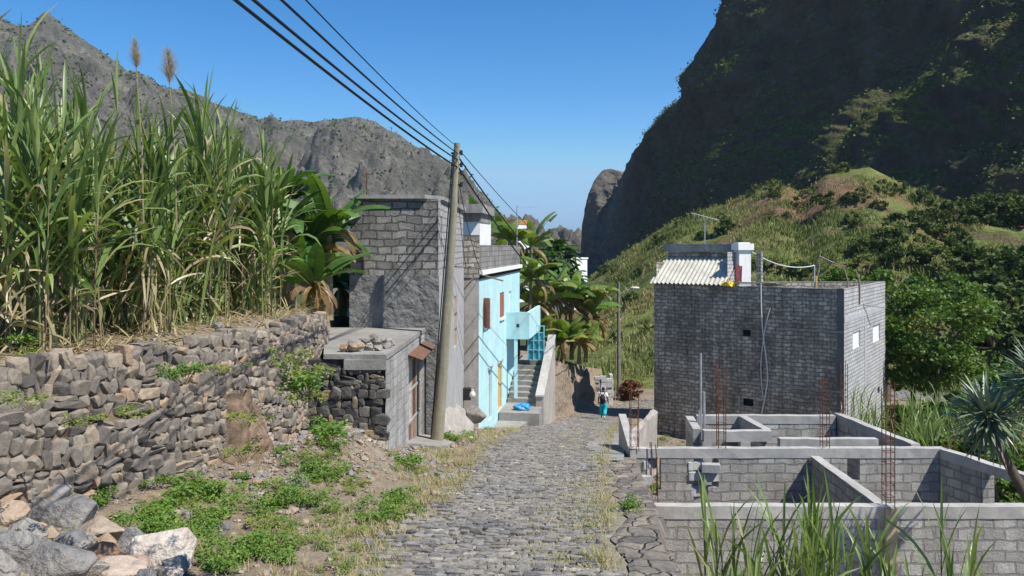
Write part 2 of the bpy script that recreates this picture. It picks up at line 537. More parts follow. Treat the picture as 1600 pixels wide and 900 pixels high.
XL_Y = [-12, 2, 5, 9, 12.5, 15, 17.6, 18.2, 29, 30, 40, 41, 43, 47, 51, 53, 56, 58]
XL_X = [-9.8, -8.2, -7.2, -5.76, -4.5, -4.15, -3.95, -4.5, -4.5, -5.3, -5.3, 1.4, 2.1, 3.25, 5.0, 6.6, 9.0, 10]
TZ_Y = [-12, 17, 22, 30, 40, 46, 52, 60, 70]
TZ_Z = [-1.3, -1.45, -1.75, -3.0, -5.1, -6.3, -7.9, -10.4, -11.4]
PZ_Y = [-12, 0, 8, 13, 22, 35, 45, 60, 100]
PZ_Z = [-4.0, -4.9, -5.9, -6.9, -7.9, -9.9, -10.6, -11.3, -12.4]
def ground_z(x, y):
    zr = roadz(y)
    if y > 62:
        far = zr
        t = smooth01((y - 62) / 10)
        nz = frac(x * .02, y * .02, 3) * min(1, (y - 62) / 60) * 1.5
        return far - .25 + nz
    L, Rr = edgeL(y), edgeR(y)
    nz = frac(x * .9, y * .9, 1.3) * .05 + frac(x * .25, y * .25, 5.3) * .06
    if y > 50:
        d = abs((y - np.interp(x, RP[:, 0], RP[:, 1])))
        if x > 6 and (d < 3.2 or y > 53):
            return min(zr, roadz(float(np.interp(x, RP[:, 0], RP[:, 1])))) - .06 + nz * smooth01((d - 2.2) / 1.5)
    if L <= x <= Rr:
        return zr - .05
    if x < L:
        xl = float(np.interp(y, XL_Y, XL_X))
        rise = float(np.interp(y, [6, 9.5, 12.5], [-.05, -.02, .30]))
        v = zr + rise * smooth01((L - x) / max(.8, (L - xl))) + nz * smooth01((L - x) / .5)
        if y < 17.8:
            v += .05 * smooth01((xl + 1.0 - x) / 1.0)            # a little soil banked up against the terrace wall
            v += .62 * math.exp(-(((x + 4.6) / 1.2) ** 2 + ((y - 6.3) / 1.5) ** 2))     # heap under the rocks
            v += .55 * math.exp(-(((x + 3.15) / .75) ** 2 + ((y - 14.3) / 1.7) ** 2))     # rubble slope by the shed
        tz = float(np.interp(y, TZ_Y, TZ_Z)) + min(.7, .05 * max(0, xl - x)) + nz * 1.6
        t = smooth01((xl - .32 - x) / .3 + .5)
        return v * (1 - t) + tz * t
    pz = float(np.interp(y, PZ_Y, PZ_Z)) + nz * 2 - .05 * max(0, min(x - Rr, 12))
    t = smooth01((x - Rr - .42) / .3)
    return (zr - .05) * (1 - t) + pz * t

def grid_sheet(xs, ys, zf):
    xs = np.asarray(xs); ys = np.asarray(ys)
    v = np.array([(x, y, zf(float(x), float(y))) for y in ys for x in xs])
    nx = len(xs)
    i = np.arange((len(ys) - 1) * nx).reshape(-1, nx)[:, :-1].ravel()
    return v, np.stack([i, i + 1, i + nx + 1, i + nx], 1)

# soil / dry litter
def mat_soil():
    m, nt, bs, out = new_mat('soil')
    ob = coords(nt, 'Object')
    a = noise_(nt, ob, 0.7, 6, 0.6); b = noise_(nt, ob, 7, 6, 0.65); c = noise_(nt, ob, 45, 3, 0.7)
    col = ramp(nt, b, [(0.3, (.135, .098, .068)), (0.5, (.225, .17, .12)), (0.72, (.33, .268, .195))])
    col = mix(nt, ramp(nt, a, [(.45, 0.), (.62, .8)]), col, (.29, .245, .175))
    vo = N(nt, 'ShaderNodeTexVoronoi', {'Vector': ob, 'Scale': 22.0})
    peb = ramp(nt, vo.outputs['Distance'], [(.18, 1.), (.3, 0.)])
    pc = mix(nt, vo.outputs['Color'], (.2, .17, .14), (.42, .38, .33))
    col = mix(nt, math_(nt, 'MULTIPLY', peb, .55), col, pc)
    col = mix(nt, .4, col, ramp(nt, c, [(.3, .25), (.7, .75)]), 'OVERLAY')
    far = N(nt, 'ShaderNodeSeparateXYZ', {0: ob}).outputs['Y']
    col = mix(nt, ramp(nt, math_(nt, 'MULTIPLY', far, .01), [(.6, 0.), (1., 1.)]), col, (.07, .085, .035))
    nt.links.new(col, bs.inputs['Base Color'])
    bs.inputs['Roughness'].default_value = .95
    bs.inputs['Specular IOR Level'].default_value = .1
    h = math_(nt, 'MULTIPLY_ADD', peb, .5, b)
    h = math_(nt, 'MULTIPLY_ADD', c, .3, h)
    bump(nt, bs, h, .9, .04)
    return m
M_soil = mat_soil()

def geo(a, b, n):
    return list(np.geomspace(a, b, n))
xs = [-x for x in geo(14, 3000, 22)][::-1] + list(np.arange(-13, -9, .5)) + list(np.arange(-9, 8.2, .17)) + list(np.arange(8.4, 14, .6)) + geo(14.5, 3000, 26)
ys = [-12, -8, -5, -2, 0, 2] + list(np.arange(3, 20, .22)) + list(np.arange(20.2, 62, .6)) + geo(63, 3200, 40)
mb = MB(); v, f = grid_sheet(xs, ys, ground_z); mb.add(v, f)
ground = mb.build('ground', M_soil, smooth=True); tag(ground, kind='structure')

# the sea at the mouth of the valley
mb = MB(); mb.add([(-9000, 3000, -34), (9000, 3000, -34), (9000, 11000, -34), (-9000, 11000, -34)], [(0, 1, 2, 3)])
M_sea = mat_simple('sea_water', (.03, .08, .13), .25, .1, .01, 0)
tag(mb.build('sea', M_sea), kind='structure')

# ------------------------------------------------------------------ cobbled road
M_cobble = mat_tint('cobble', [(0, (.075, .072, .07)), (.35, (.16, .153, .147)), (.7, (.24, .225, .205)), (.92, (.31, .28, .235)), (1, (.42, .38, .32))], .85, .8, 26, .25, .008, .65, dust=.5)
def mat_joint():
    m, nt, bs, out = new_mat('joint_dirt')
    ob = coords(nt)
    a = noise_(nt, ob, 1.1, 5, .6); b = noise_(nt, ob, 16, 5, .65)
    col = ramp(nt, b, [(.3, (.15, .13, .095)), (.55, (.25, .22, .155)), (.75, (.36, .32, .22))])
    col = mix(nt, ramp(nt, a, [(.5, 0.), (.7, .6)]), col, (.3, .25, .16))
    nt.links.new(col, bs.inputs['Base Color']); bs.inputs['Roughness'].default_value = .95
    bump(nt, bs, b, .7, .02)
    return m
M_joint = mat_joint()
mb = MB()
ss = np.arange(0, RS[-1], .35)
rows = []
for s in ss:
    y0 = road_at(s)[1]
    hl = np.interp(s, RS, RP[:, 2]) + .12; hr = np.interp(s, RS, RP[:, 3]) + .05
    rows.append([(*road_at(s, d), roadz(road_at(s)[1]) - .012 + frac(*road_at(s, d)) * .012) for d in np.linspace(-hl, hr, 15)])
v = np.array(rows).reshape(-1, 3)
i = np.arange((len(ss) - 1) * 15).reshape(-1, 15)[:, :-1].ravel()
mb.add(v, np.stack([i, i + 1, i + 16, i + 15], 1), .5, 1)
def cobble_profile(x, y):
    # a street worn hollow in two soft tracks, with dips and humps
    return frac(x * .55, y * .55, 7.7) * .05
s = .2
g = np.random.default_rng(5)
topc = []
while s < RS[-1] - 1:
    cy = road_at(s)[1]
    row_d = g.uniform(.07, .115)
    if cy < 3:
        s += row_d; continue
    hl = float(np.interp(s, RS, RP[:, 2])); hr = float(np.interp(s, RS, RP[:, 3]))
    d = -hl + g.uniform(-.25, .25) - .05
    dend = hr - (.22 if cy < 15 else .1) + g.uniform(-.3, .12)
    if 16.5 < cy < 26:
        dend -= .55 * math.sin((cy - 16.5) / 9.5 * PI)
    big = 1.0 if cy < 30 else 1.35
    while d < dend:
        w = g.uniform(.065, .20) * big
        edge = min(d + hl, dend - d)
        if g.random() < (.08 if edge > .35 else .4):
            d += w; continue
        topc.append((s + g.normal() * .012, d + w / 2, w * .95, row_d * big * g.uniform(.8, .98), g.normal() * .10))
        d += w
    s += row_d * big
tc = np.array(topc)
cx, cyy = road_at(tc[:, 0], tc[:, 1])
tx = np.interp(tc[:, 0], RS, RT[:, 0]); ty = np.interp(tc[:, 0], RS, RT[:, 1])
an = np.arctan2(-tx, ty) + tc[:, 4]
midy = road_at(tc[:, 0])[1]
zz = np.array([roadz(q) for q in midy])
slope = np.array([(roadz(q + .2) - roadz(q - .2)) / .4 for q in midy])
n = len(tc)
zz = zz + np.array([cobble_profile(a, b) for a, b in zip(cx, cyy)]) * .4 + g.normal(size=n) * .006
ca, sa = np.cos(an), np.sin(an)
def ringv(k, z, jit):
    base = np.array([(-.5, -.5), (0, -.56), (.5, -.5), (.57, 0), (.5, .5), (0, .56), (-.5, .5), (-.57, 0)]) * k
    q = np.broadcast_to(base, (n, 8, 2)) + g.normal(size=(n, 8, 2)) * jit
    lx = q[:, :, 0] * tc[:, 2:3]; ly = q[:, :, 1] * tc[:, 3:4]
    X = cx[:, None] + lx * ca[:, None] - ly * sa[:, None]
    Y = cyy[:, None] + lx * sa[:, None] + ly * ca[:, None]
    zt = np.broadcast_to(np.asarray(z), (n,))[:, None] + g.normal(size=(n, 8)) * .005
    return np.stack([X, Y, zz[:, None] + zt + ly * ca[:, None] * slope[:, None]], 2)
hgt = g.uniform(.007, .024, n)
r0 = ringv(1.0, -.03, .02); r1 = ringv(.97, hgt * .35, .05); r2 = ringv(.70, hgt, .07)
tilt = g.normal(size=n) * .02
cen = np.stack([cx, cyy, zz + hgt * 1.02], 1)[:, None]
vv = np.concatenate([r0, r1, r2, cen], 1)
base = (np.arange(n) * 25)[:, None, None]
q = np.array([(a * 8 + j, a * 8 + (j + 1) % 8, a * 8 + 8 + (j + 1) % 8, a * 8 + 8 + j) for a in (0, 1) for j in range(8)])
t3 = np.array([(16 + j, 16 + (j + 1) % 8, 24) for j in range(8)])
tint = np.clip(g.normal(.5, .2, n), 0, 1)
mb.add(vv.reshape(-1, 3), (base + q).reshape(-1, 4), np.repeat(tint, 25), 0)
mb.t.append(((base + t3).reshape(-1, 3))+ (mb.n - n * 25)); mb.mi_t.append(np.zeros(n * 8, int))
tag(mb.build('road', [M_cobble, M_joint]), kind='structure')

# worn concrete apron along the right edge of the street, and the far asphalt stretch
M_conc_grey = mat_plaster('worn_concrete', (.30, .285, .26), (.17, .16, .14), .7, .0, .5, 18, .012)
mb = MB()
pts = []
for y in np.arange(16.3, 27.2, .45):
    u = (y - 16.3) / 10.9
    w = .30 + .7 * max(0, math.sin(min(1, u * 1.15) * PI)) ** .8 if u < .87 else .35
    for k in range(6):
        x = edgeR(y) + .16 - (w + frac(y * 1.3, 2, 3) * .25) * (k / 5)
        pts.append((x, y, roadz(y) + .014 + frac(x * .6, y * .6, 2) * .015))
v = np.array(pts); i = np.arange((len(v) // 6 - 1) * 6).reshape(-1, 6)[:, :-1].ravel()
mb.add(v, np.stack([i + 1, i, i + 6, i + 7], 1))
tag(mb.build('pavement', M_conc_grey, smooth=True), kind='structure')

# ------------------------------------------------------------------ hillside beyond the houses
HU = [860, 890, 915, 960, 1000, 1050, 1100, 1130, 1180, 1210, 1235, 1255, 1290, 1320, 1360, 1400, 1440, 1480, 1540, 1600, 1700, 1900, 2300]
HPY = [470, 455, 440, 405, 378, 345, 328, 318, 298, 287, 293, 302, 272, 266, 261, 282, 300, 318, 322, 328, 326, 320, 330]
HYD = [165, 165, 165, 160, 156, 150, 148, 146, 142, 140, 140, 140, 138, 137, 136, 132, 130, 128, 124, 120, 112, 100, 80]
TERR = [(.24, .012), (.42, .014), (.60, .02), (.77, .014)]
def hill_s(u, s):
    """point on the hillside at azimuth u (photo column) and fraction s of the way up"""
    yr = float(np.interp(u, HU, HYD)); zr_ = Zat(float(np.interp(u, HU, HPY)), yr)
    yb = 61.0 if u < 1350 else float(np.interp(u, [1350, 1600, 2300], [61, 55, 44]))
    zb = roadz(yb) - .4
    if s <= 1:
        y = yb + (yr - yb) * s
        hgt = s ** 1.15
        # level terraces with short steep banks
        for c, w in TERR:
            c2 = c + frac(u * .004, c * 9, 2) * .03
            hgt += .045 * (smooth01((s - c2) / w + .5) - smooth01((s - c2 + .10) / .12))
        z = zb + (zr_ - zb) * hgt
    else:
        y = yr + (s - 1) * 60
        z = zr_ - (s - 1) ** 1.3 * 26
    x = Xat(u, y)
    amp = min(1, max(0, s) * 2.2)
    z += frac(x * .045, y * .045, 9) * 1.5 * amp * (1 if s < .85 else max(.15, 1 - (s - .85) * 6)) + frac(x * .3, y * .3, 4) * .28 * amp
    return x, y, z

def mat_hill():
    m, nt, bs, out = new_mat('hill_grass')
    ob = coords(nt)
    a = noise_(nt, ob, .045, 6, .62); b = noise_(nt, ob, .35, 6, .65); c = noise_(nt, ob, 2.2, 5, .7)
    col = ramp(nt, b, [(.30, (.055, .078, .022)), (.5, (.15, .168, .052)), (.72, (.24, .235, .095))])
    col = mix(nt, ramp(nt, a, [(.48, 0.), (.60, 1.)]), col, ramp(nt, b, [(.32, (.055, .085, .022)), (.7, (.15, .17, .055))]))
    soil = ramp(nt, noise_(nt, ob, .11, 5, .6), [(.55, 0.), (.61, 1.)])
    col = mix(nt, math_(nt, 'MULTIPLY', soil, ramp(nt, b, [(.35, 0.), (.55, .9)])), col, (.2, .115, .07))
    kn = N(nt, 'ShaderNodeVectorMath', {0: ob, 1: (47., 127., 7.0)}, operation='DISTANCE').outputs['Value']
    kf = math_(nt, 'MULTIPLY_ADD', b, -14.0, kn)
    col = mix(nt, ramp(nt, math_(nt, 'MULTIPLY', kf, .05), [(.02, .85), (.26, 0.)]), col, mix(nt, c, (.15, .085, .055), (.27, .165, .11)))
    # steep terrace banks are bare earth
    nz = N(nt, 'ShaderNodeSeparateXYZ', {0: nt.nodes.new('ShaderNodeNewGeometry').outputs['True Normal']}).outputs['Z']
    col = mix(nt, math_(nt, 'MULTIPLY', ramp(nt, nz, [(.62, 1.), (.8, 0.)]), .75), col, (.16, .11, .07))
    col = mix(nt, .55, col, ramp(nt, c, [(.28, .12), (.72, .85)]), 'OVERLAY')
    nt.links.new(col, bs.inputs['Base Color']); bs.inputs['Roughness'].default_value = 1
    bs.inputs['Specular IOR Level'].default_value = .05
    bump(nt, bs, math_(nt, 'MULTIPLY_ADD', c, .6, b), 1.0, .6)
    return m
M_hill = mat_hill()
us = np.arange(855, 2300, 9.0); sv = np.concatenate([np.linspace(-.03, 1, 130), np.linspace(1.02, 1.5, 8)])
v = np.array([hill_s(float(u), float(s)) for s in sv for u in us]); nx = len(us)
i = np.arange((len(sv) - 1) * nx).reshape(-1, nx)[:, :-1].ravel()
mb = MB(); mb.add(v, np.stack([i, i + 1, i + nx + 1, i + nx], 1))
tag(mb.build('hillside', M_hill, smooth=True), kind='structure')

# ------------------------------------------------------------------ the dark cliff
CT = [(906, 400, 506), (909, 350, 506), (918, 312, 506), (928, 283, 506), (941, 266, 506), (954, 263, 506), (966, 268, 504), (977, 277, 500), (981, 262, 468), (986, 243, 450), (1012, 204, 420), (1045, 172, 392), (1068, 150, 372), (1080, 112, 358), (1090, 82, 345), (1120, 28, 326), (1142, -25, 312), (1400, -158, 286), (1790, -352, 212), (1970, -345, 180), (2080, -358, 158), (2200, -132, 145), (2350, 60, 132), (2700, 160, 100)]
CB = [(908, 460, 494), (910, 460, 493), (914, 460, 491), (919, 460, 489), (925, 460, 487), (931, 460, 485), (937, 460, 483), (942, 460, 478), (946, 458, 445), (957, 455, 425), (980, 450, 395), (1005, 445, 368), (1028, 440, 346), (1045, 438, 330), (1060, 436, 318), (1088, 430, 297), (1112, 428, 280), (1170, 425, 245), (1285, 425, 195), (1440, 430, 163), (1590, 435, 143), (1750, 440, 130), (1950, 440, 113), (2450, 440, 88)]
ct = np.array([P(*p) for p in CT]); cb = np.array([P(*p) for p in CB])
na, nh = 330, 250
ka = np.linspace(0, len(ct) - 1, len(ct))
seg = np.linalg.norm(np.diff((ct + cb) / 2, axis=0), axis=1)
w_ = np.concatenate([[0], np.cumsum(seg ** .6)]); w_ /= w_[-1]
aa = np.linspace(0, 1, na)
CTi = np.stack([np.interp(aa, w_, ct[:, k]) for k in range(3)], 1)
CBi = np.stack([np.interp(aa, w_, cb[:, k]) for k in range(3)], 1)
rows = []
for j in range(nh + 14):
    if j < nh:
        h = j / (nh - 1)
        rows.append(CBi + (CTi - CBi) * h)
    else:                     # the plateau falling away behind the rim
        k = (j - nh + 1)
        rows.append(CTi + np.array((8.0, 10.0, -.5)) * k ** 1.3 * np.array((1, 1, 1.6)))
V = np.array(rows)
du = np.gradient(V[:nh], axis=1); dv = np.gradient(V[:nh], axis=0)
nrm = np.cross(du, dv); nrm /= np.linalg.norm(nrm, axis=2)[..., None] + 1e-9
flipm = np.where((nrm[..., 0:1] > 0), -1, 1); nrm = nrm * flipm
for j in range(nh):
    h = j / (nh - 1)
    env = min(1, (1 - h) * 7 + .12)
    for i_ in range(na):
        p = V[j, i_]
        a = aa[i_]
        big = frac(p[0] * .018, p[1] * .018, p[2] * .026 + 4, 1.0, 4) * 9.0
        rib = (1 - abs(frac(p[0] * .035 + 7, p[1] * .035, p[2] * .012, 1.0, 4))) * 5 - 4
        fine = frac(p[0] * .12, p[1] * .12, p[2] * .16, .8, 5) * 2.0
        fine += frac(p[0] * .35, p[1] * .35, p[2] * .5, .7, 4) * .9
        # slanting ledges that climb to the right
        lg = math.sin((p[2] * .085 - a * 9.0) * 1.0 + frac(p[0] * .02, p[1] * .02, 8) * 3.0)
        led = max(0, lg) ** 2 * 6.0
        k = min(1, .55 + a * .8)
        V[j, i_] = p + nrm[j, i_] * ((big + rib + led) * env * k + fine * min(1, env + .25) * k)
def mat_cliff():
    m, nt, bs, out = new_mat('cliff_rock')
    ob = coords(nt)
    a = noise_(nt, ob, .02, 6, .65); b = noise_(nt, ob, .11, 7, .7); c = noise_(nt, ob, .8, 5, .7)
    rock = ramp(nt, b, [(.3, (.045, .038, .032)), (.55, (.095, .078, .062)), (.75, (.165, .135, .108))])
    geo_ = nt.nodes.new('ShaderNodeNewGeometry')
    nz = N(nt, 'ShaderNodeSeparateXYZ', {0: geo_.outputs['Normal']}).outputs['Z']
    veg = ramp(nt, math_(nt, 'ADD', nz, math_(nt, 'MULTIPLY', b, .5)), [(.50, 0.), (.66, 1.)])
    green = ramp(nt, c, [(.3, (.03, .045, .012)), (.55, (.09, .115, .03)), (.75, (.16, .18, .05))])
    green = mix(nt, ramp(nt, a, [(.42, 0.), (.6, 1.)]), green, ramp(nt, c, [(.3, (.05, .045, .025)), (.7, (.15, .13, .07))]))
    # the far pinnacle is bare rock, its colour lightened to look sunlit
    yy_ = N(nt, 'ShaderNodeSeparateXYZ', {0: ob}).outputs['Y']
    far_ = ramp(nt, math_(nt, 'MULTIPLY', yy_, .001), [(.41, 0.), (.47, 1.)])
    veg = math_(nt, 'MULTIPLY', veg, math_(nt, 'MULTIPLY_ADD', far_, -.85, 1.0))
    rock = mix(nt, far_, rock, ramp(nt, noise_(nt, ob, .25, 6, .7), [(.3, (.10, .09, .078)), (.55, (.19, .17, .145)), (.75, (.27, .24, .2))]))
    col = mix(nt, veg, rock, green)
    nt.links.new(col, bs.inputs['Base Color']); bs.inputs['Roughness'].default_value = 1
    bs.inputs['Specular IOR Level'].default_value = .05
    bump(nt, bs, math_(nt, 'MULTIPLY_ADD', c, .35, b), 1.0, 3.0)
    return m
M_cliff = mat_cliff()
gc = np.random.default_rng(19)
jj = gc.integers(3, nh - 2, 26000); ii = gc.integers(110, na - 20, 26000)
e1 = V[jj, ii + 1] - V[jj, ii - 1]; e2 = V[jj + 1, ii] - V[jj - 1, ii]
nn = np.cross(e1, e2); nn /= np.linalg.norm(nn, axis=1)[:, None] + 1e-9; nn *= np.where(nn[:, :1] > 0, -1, 1)
wv = np.array([frac(q[0] * .03, q[1] * .03, q[2] * .05, .9, 4) for q in V[jj, ii]])
ok = (nn[:, 2] + wv * .6 > .50)
CLIFF_SCRUB = V[jj, ii][ok] + nn[ok] * .2
v = V.reshape(-1, 3); i = np.arange((nh + 13) * na).reshape(-1, na)[:, :-1].ravel()
mb = MB(); mb.add(v, np.stack([i, i + 1, i + na + 1, i + na], 1))
tag(mb.build('cliff', M_cliff, smooth=True), kind='structure')

# ------------------------------------------------------------------ sunlit mountain on the left
MU = [-2600, -1500, -800, -400, -100, 0, 18, 38, 55, 70, 85, 130, 178, 200, 215, 258, 285, 310, 330, 370, 405, 425, 440, 470, 500, 530, 562, 585, 600, 625, 650, 680, 702, 725, 742, 757, 770, 800, 830, 860, 890, 930, 1000]
MPY = [60, 40, 90, 40, 60, 26, 36, 43, 33, 20, 27, 62, 93, 112, 110, 137, 139, 148, 157, 173, 186, 179, 186, 181, 187, 183, 182, 190, 203, 213, 230, 244, 262, 272, 294, 303, 322, 347, 362, 385, 398, 405, 412]
def mtn(u, s):
    yr = float(np.interp(u, [-2600, -800, 0, 400, 600, 1000], [350, 620, 820, 950, 1000, 1200]))
    zt = Zat(float(np.interp(u, MU, MPY)), yr)
    yb = yr * .36
    if s <= 1:
        y = yb + (yr - yb) * s
        z = -16 + (zt + 16) * s ** 1.28
        env = min(1, s * 3) * min(1, (1 - s) * 3.0 + .05)
    else:
        y = yr + (s - 1) * 500; z = zt - (s - 1) * 330; env = .1
    x = Xat(u, y)
    rid = (1 - abs(frac(x * .0055 + 3, y * .0040, 1.5, 1.0, 5)) * 2)
    z += (rid - .5) * 52 * env + (.5 - abs(frac(x * .018, y * .013, 6, .8, 5))) * 30 * env - 10 * env + frac(x * .05, y * .05, 2, .6, 6) * 10 * min(1, env + .12)
    return x, y, z
def mat_mtn():
    m, nt, bs, out = new_mat('mountain_rock')
    ob = coords(nt)
    a = noise_(nt, ob, .006, 7, .65); b = noise_(nt, ob, .035, 7, .72); c = noise_(nt, ob, .22, 6, .72)
    rock = ramp(nt, b, [(.3, (.08, .076, .062)), (.52, (.145, .135, .11)), (.75, (.28, .25, .215))])
    green = ramp(nt, c, [(.3, (.045, .052, .026)), (.5, (.09, .098, .05)), (.7, (.15, .152, .085))])
    nz = N(nt, 'ShaderNodeSeparateXYZ', {0: nt.nodes.new('ShaderNodeNewGeometry').outputs['Normal']}).outputs['Z']
    f_ = ramp(nt, math_(nt, 'ADD', nz, math_(nt, 'MULTIPLY', math_(nt, 'ADD', a, b), .55)), [(1.0, 0.), (1.25, .75)])
    col = mix(nt, f_, rock, green)
    col = mix(nt, .45, col, ramp(nt, c, [(.3, .2), (.7, .8)]), 'OVERLAY')
    nt.links.new(col, bs.inputs['Base Color']); bs.inputs['Roughness'].default_value = 1
    bs.inputs['Specular IOR Level'].default_value = .05
    bump(nt, bs, math_(nt, 'MULTIPLY_ADD', c, .4, b), 1.0, 9.0)
    return m
M_mtn = mat_mtn()
us = np.concatenate([np.linspace(-2600, -60, 60), np.arange(-50, 1000, 3.2)]); sv = np.concatenate([np.linspace(0, 1, 210), [1.02, 1.1, 1.4]])
v = np.array([mtn(float(u), float(s)) for s in sv for u in us]); nx = len(us)
i = np.arange((len(sv) - 1) * nx).reshape(-1, nx)[:, :-1].ravel()
mb = MB(); mb.add(v, np.stack([i, i + 1, i + nx + 1, i + nx], 1))
tag(mb.build('mountain', M_mtn, smooth=True), kind='structure')
gc = np.random.default_rng(23)
MTN_SCRUB = np.array([mtn(float(u), float(s_)) for u, s_ in zip(gc.uniform(-40, 780, 9000), gc.uniform(.30, 1.0, 9000))])
MTN_SCRUB = MTN_SCRUB[np.array([frac(q[0] * .012, q[1] * .012, q[2] * .012, .9, 4) > -.12 for q in MTN_SCRUB])]

# a farther slope at the mouth of the valley
def farhill(u, s):
    yr = 2600.0
    zt = Zat(float(np.interp(u, [600, 840, 870, 900, 920, 960, 1200], [400, 394, 391, 388, 384, 370, 300])), yr)
    y = 1500 + (yr - 1500) * s
    x = Xat(u, y)
    return x, y, -30 + (zt + 30) * s + frac(x * .004, y * .004, 3) * 26 * min(1, 4 * (1 - s) + .06)
us = np.arange(600, 1200, 8); sv = np.linspace(0, 1, 40)
v = np.array([farhill(float(u), float(s)) for s in sv for u in us]); nx = len(us)
i = np.arange((len(sv) - 1) * nx).reshape(-1, nx)[:, :-1].ravel()
mb = MB(); mb.add(v, np.stack([i, i + 1, i + nx + 1, i + nx], 1))
tag(mb.build('distant_hill', M_mtn, smooth=True), kind='structure')
# ------------------------------------------------------------------ materials of the built things
M_stone = mat_tint('wall_stone', [(0, (.10, .088, .078)), (.3, (.185, .160, .134)), (.55, (.255, .215, .170)), (.75, (.305, .245, .182)), (.9, (.335, .235, .158)), (1, (.39, .345, .295))], .9, .7, 13, .2, .012, .6)
M_dstone = mat_tint('dark_grey_stone', [(0, (.055, .053, .05)), (.4, (.115, .108, .098)), (.7, (.19, .17, .14)), (1, (.30, .21, .12))], .95, .9, 12, .15, .02, .65)  # dark grey to brown stone tones
M_earth = mat_simple('packed_earth', (.185, .13, .09), .97, .5, 7, 1.0, 0, .1)
M_rock = mat_tint('loose_rock', [(0, (.15, .148, .15)), (.3, (.225, .22, .215)), (.5, (.32, .285, .245)), (.7, (.39, .285, .195)), (.85, (.28, .145, .09)), (1, (.60, .545, .465))], .95, 1.0, 6, .12, .05, .75, dust=.45)
M_blockL = mat_block('grey_blocks', (.20, .19, .175), (.38, .36, .325), (.118, .112, .10), stain_amt=.35, streak=.4, bumps=1.0, ms=.022, smear=.35, dist=.06, warp=.065, speck=.2)
M_blockS = mat_block('street_blocks', (.34, .335, .325), (.45, .44, .43), (.22, .215, .205), stain_amt=.2, streak=.3, stain=(.16, .155, .15), bumps=.9, ms=.018, smear=.1)
M_blockR = mat_block('dark_stained_blocks', (.29, .262, .22), (.60, .55, .475), (.21, .19, .158), stain=(.075, .066, .054), stain_amt=.62, streak=.72, bumps=1.0, ms=.03, smear=.5, warp=.085, speck=.45)  # uneven blocks with heavy dark stains, streaks and pale specks
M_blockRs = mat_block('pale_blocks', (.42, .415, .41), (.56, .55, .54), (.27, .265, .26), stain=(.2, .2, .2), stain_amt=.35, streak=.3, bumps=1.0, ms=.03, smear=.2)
M_blockC = mat_block('new_blocks', (.355, .336, .305), (.51, .485, .44), (.27, .255, .232), stain=(.215, .2, .178), stain_amt=.45, streak=.6, bumps=1.0, ms=.02, smear=.45, warp=.045)
M_beam = mat_plaster('cast_concrete', (.45, .43, .395), (.27, .255, .23), .6, .45, .5, 20, .012)
M_conc = mat_plaster('old_concrete', (.33, .32, .30), (.12, .115, .105), .6, .5, .5, 16, .015)
M_roofc = mat_plaster('roof_concrete', (.30, .285, .26), (.15, .14, .125), .7, .0, .6, 14, .02)
M_dplast = mat_plaster('rough_dark_render', (.225, .218, .208), (.13, .13, .13), .5, .3, 1.0, 7, .10, lumps=.7)
M_lplast = mat_plaster('pale_grey_render', (.41, .40, .39), (.27, .262, .25), .5, .5, .4, 12, .02)
M_bplast = mat_plaster('beige_render', (.43, .385, .34), (.25, .225, .2), .6, .55, .5, 14, .02)
M_teal = mat_plaster('pale_blue_paint', (.48, .735, .755), (.34, .47, .48), .4, .5, .15, 10, .008, .8)
M_gate = mat_simple('turquoise_iron', (.045, .29, .36), .5, .25, 5, .1, 0, .4)
M_gatef = mat_simple('light_turquoise_iron', (.22, .52, .58), .5, .2, 5, .1, 0, .4)
M_white = mat_plaster('white_paint', (.80, .80, .78), (.6, .59, .56), .4, .4, .15, 14, .008, .8)
M_whitew = mat_simple('white_frame', (.82, .82, .8), .5, .06, 5, .05)
M_rust = mat_tint('rusty_sheet', [(0, (.46, .44, .35)), (.4, (.235, .135, .085)), (.7, (.13, .068, .045)), (1, (.075, .038, .028))], .85, .5, 9, .2, .008, .7)
M_rustbar = mat_simple('rusted_bar', (.14, .06, .035), .85, .4, 12, .3)
M_iron = mat_simple('dark_iron', (.03, .03, .032), .5, .3, 10, .1, .3)
M_galv = mat_simple('galvanised_steel', (.42, .43, .44), .45, .15, 8, .1, .4)
M_wood = mat_plaster('weathered_pole_wood', (.30, .27, .19), (.16, .145, .105), .5, .85, .5, 10, .015)
M_wood2 = mat_simple('grey_stick_wood', (.25, .2, .15), .9, .35, 10, .4)
M_yel = mat_simple('yellow_door_paint', (.58, .38, .13), .6, .12, 6, .1)
M_shut = mat_simple('red_brown_shutter', (.34, .12, .07), .65, .2, 8, .1)
M_glass = mat_simple('dark_glass', (.015, .018, .02), .12, .1, 3, 0, 0, .6)
M_dark = mat_simple('near_black', (.018, .016, .015), 1, .2, 3, 0)  # near-black colour, stands in for shade inside openings
M_cable = mat_simple('black_cable', (.012, .012, .014), .5, .1, 5, 0)
M_corr = mat_plaster('cream_corrugated_sheet', (.55, .525, .44), (.3, .28, .23), .45, .7, .2, 8, .01)
M_blue = mat_simple('blue_sack_plastic', (.03, .25, .55), .4, .3, 8, .3)
M_hose = mat_simple('white_hose', (.62, .62, .6), .5, .1, 5, 0)
M_terra = mat_simple('orange_tile', (.45, .2, .09), .8, .2, 6, .1)
M_timber = mat_simple('raw_timber', (.45, .36, .22), .85, .25, 9, .3)
M_wblock = mat_tint('loose_block', [(0, (.30, .295, .29)), (1, (.52, .51, .49))], .92, .6, 16, .15, .01, .5)

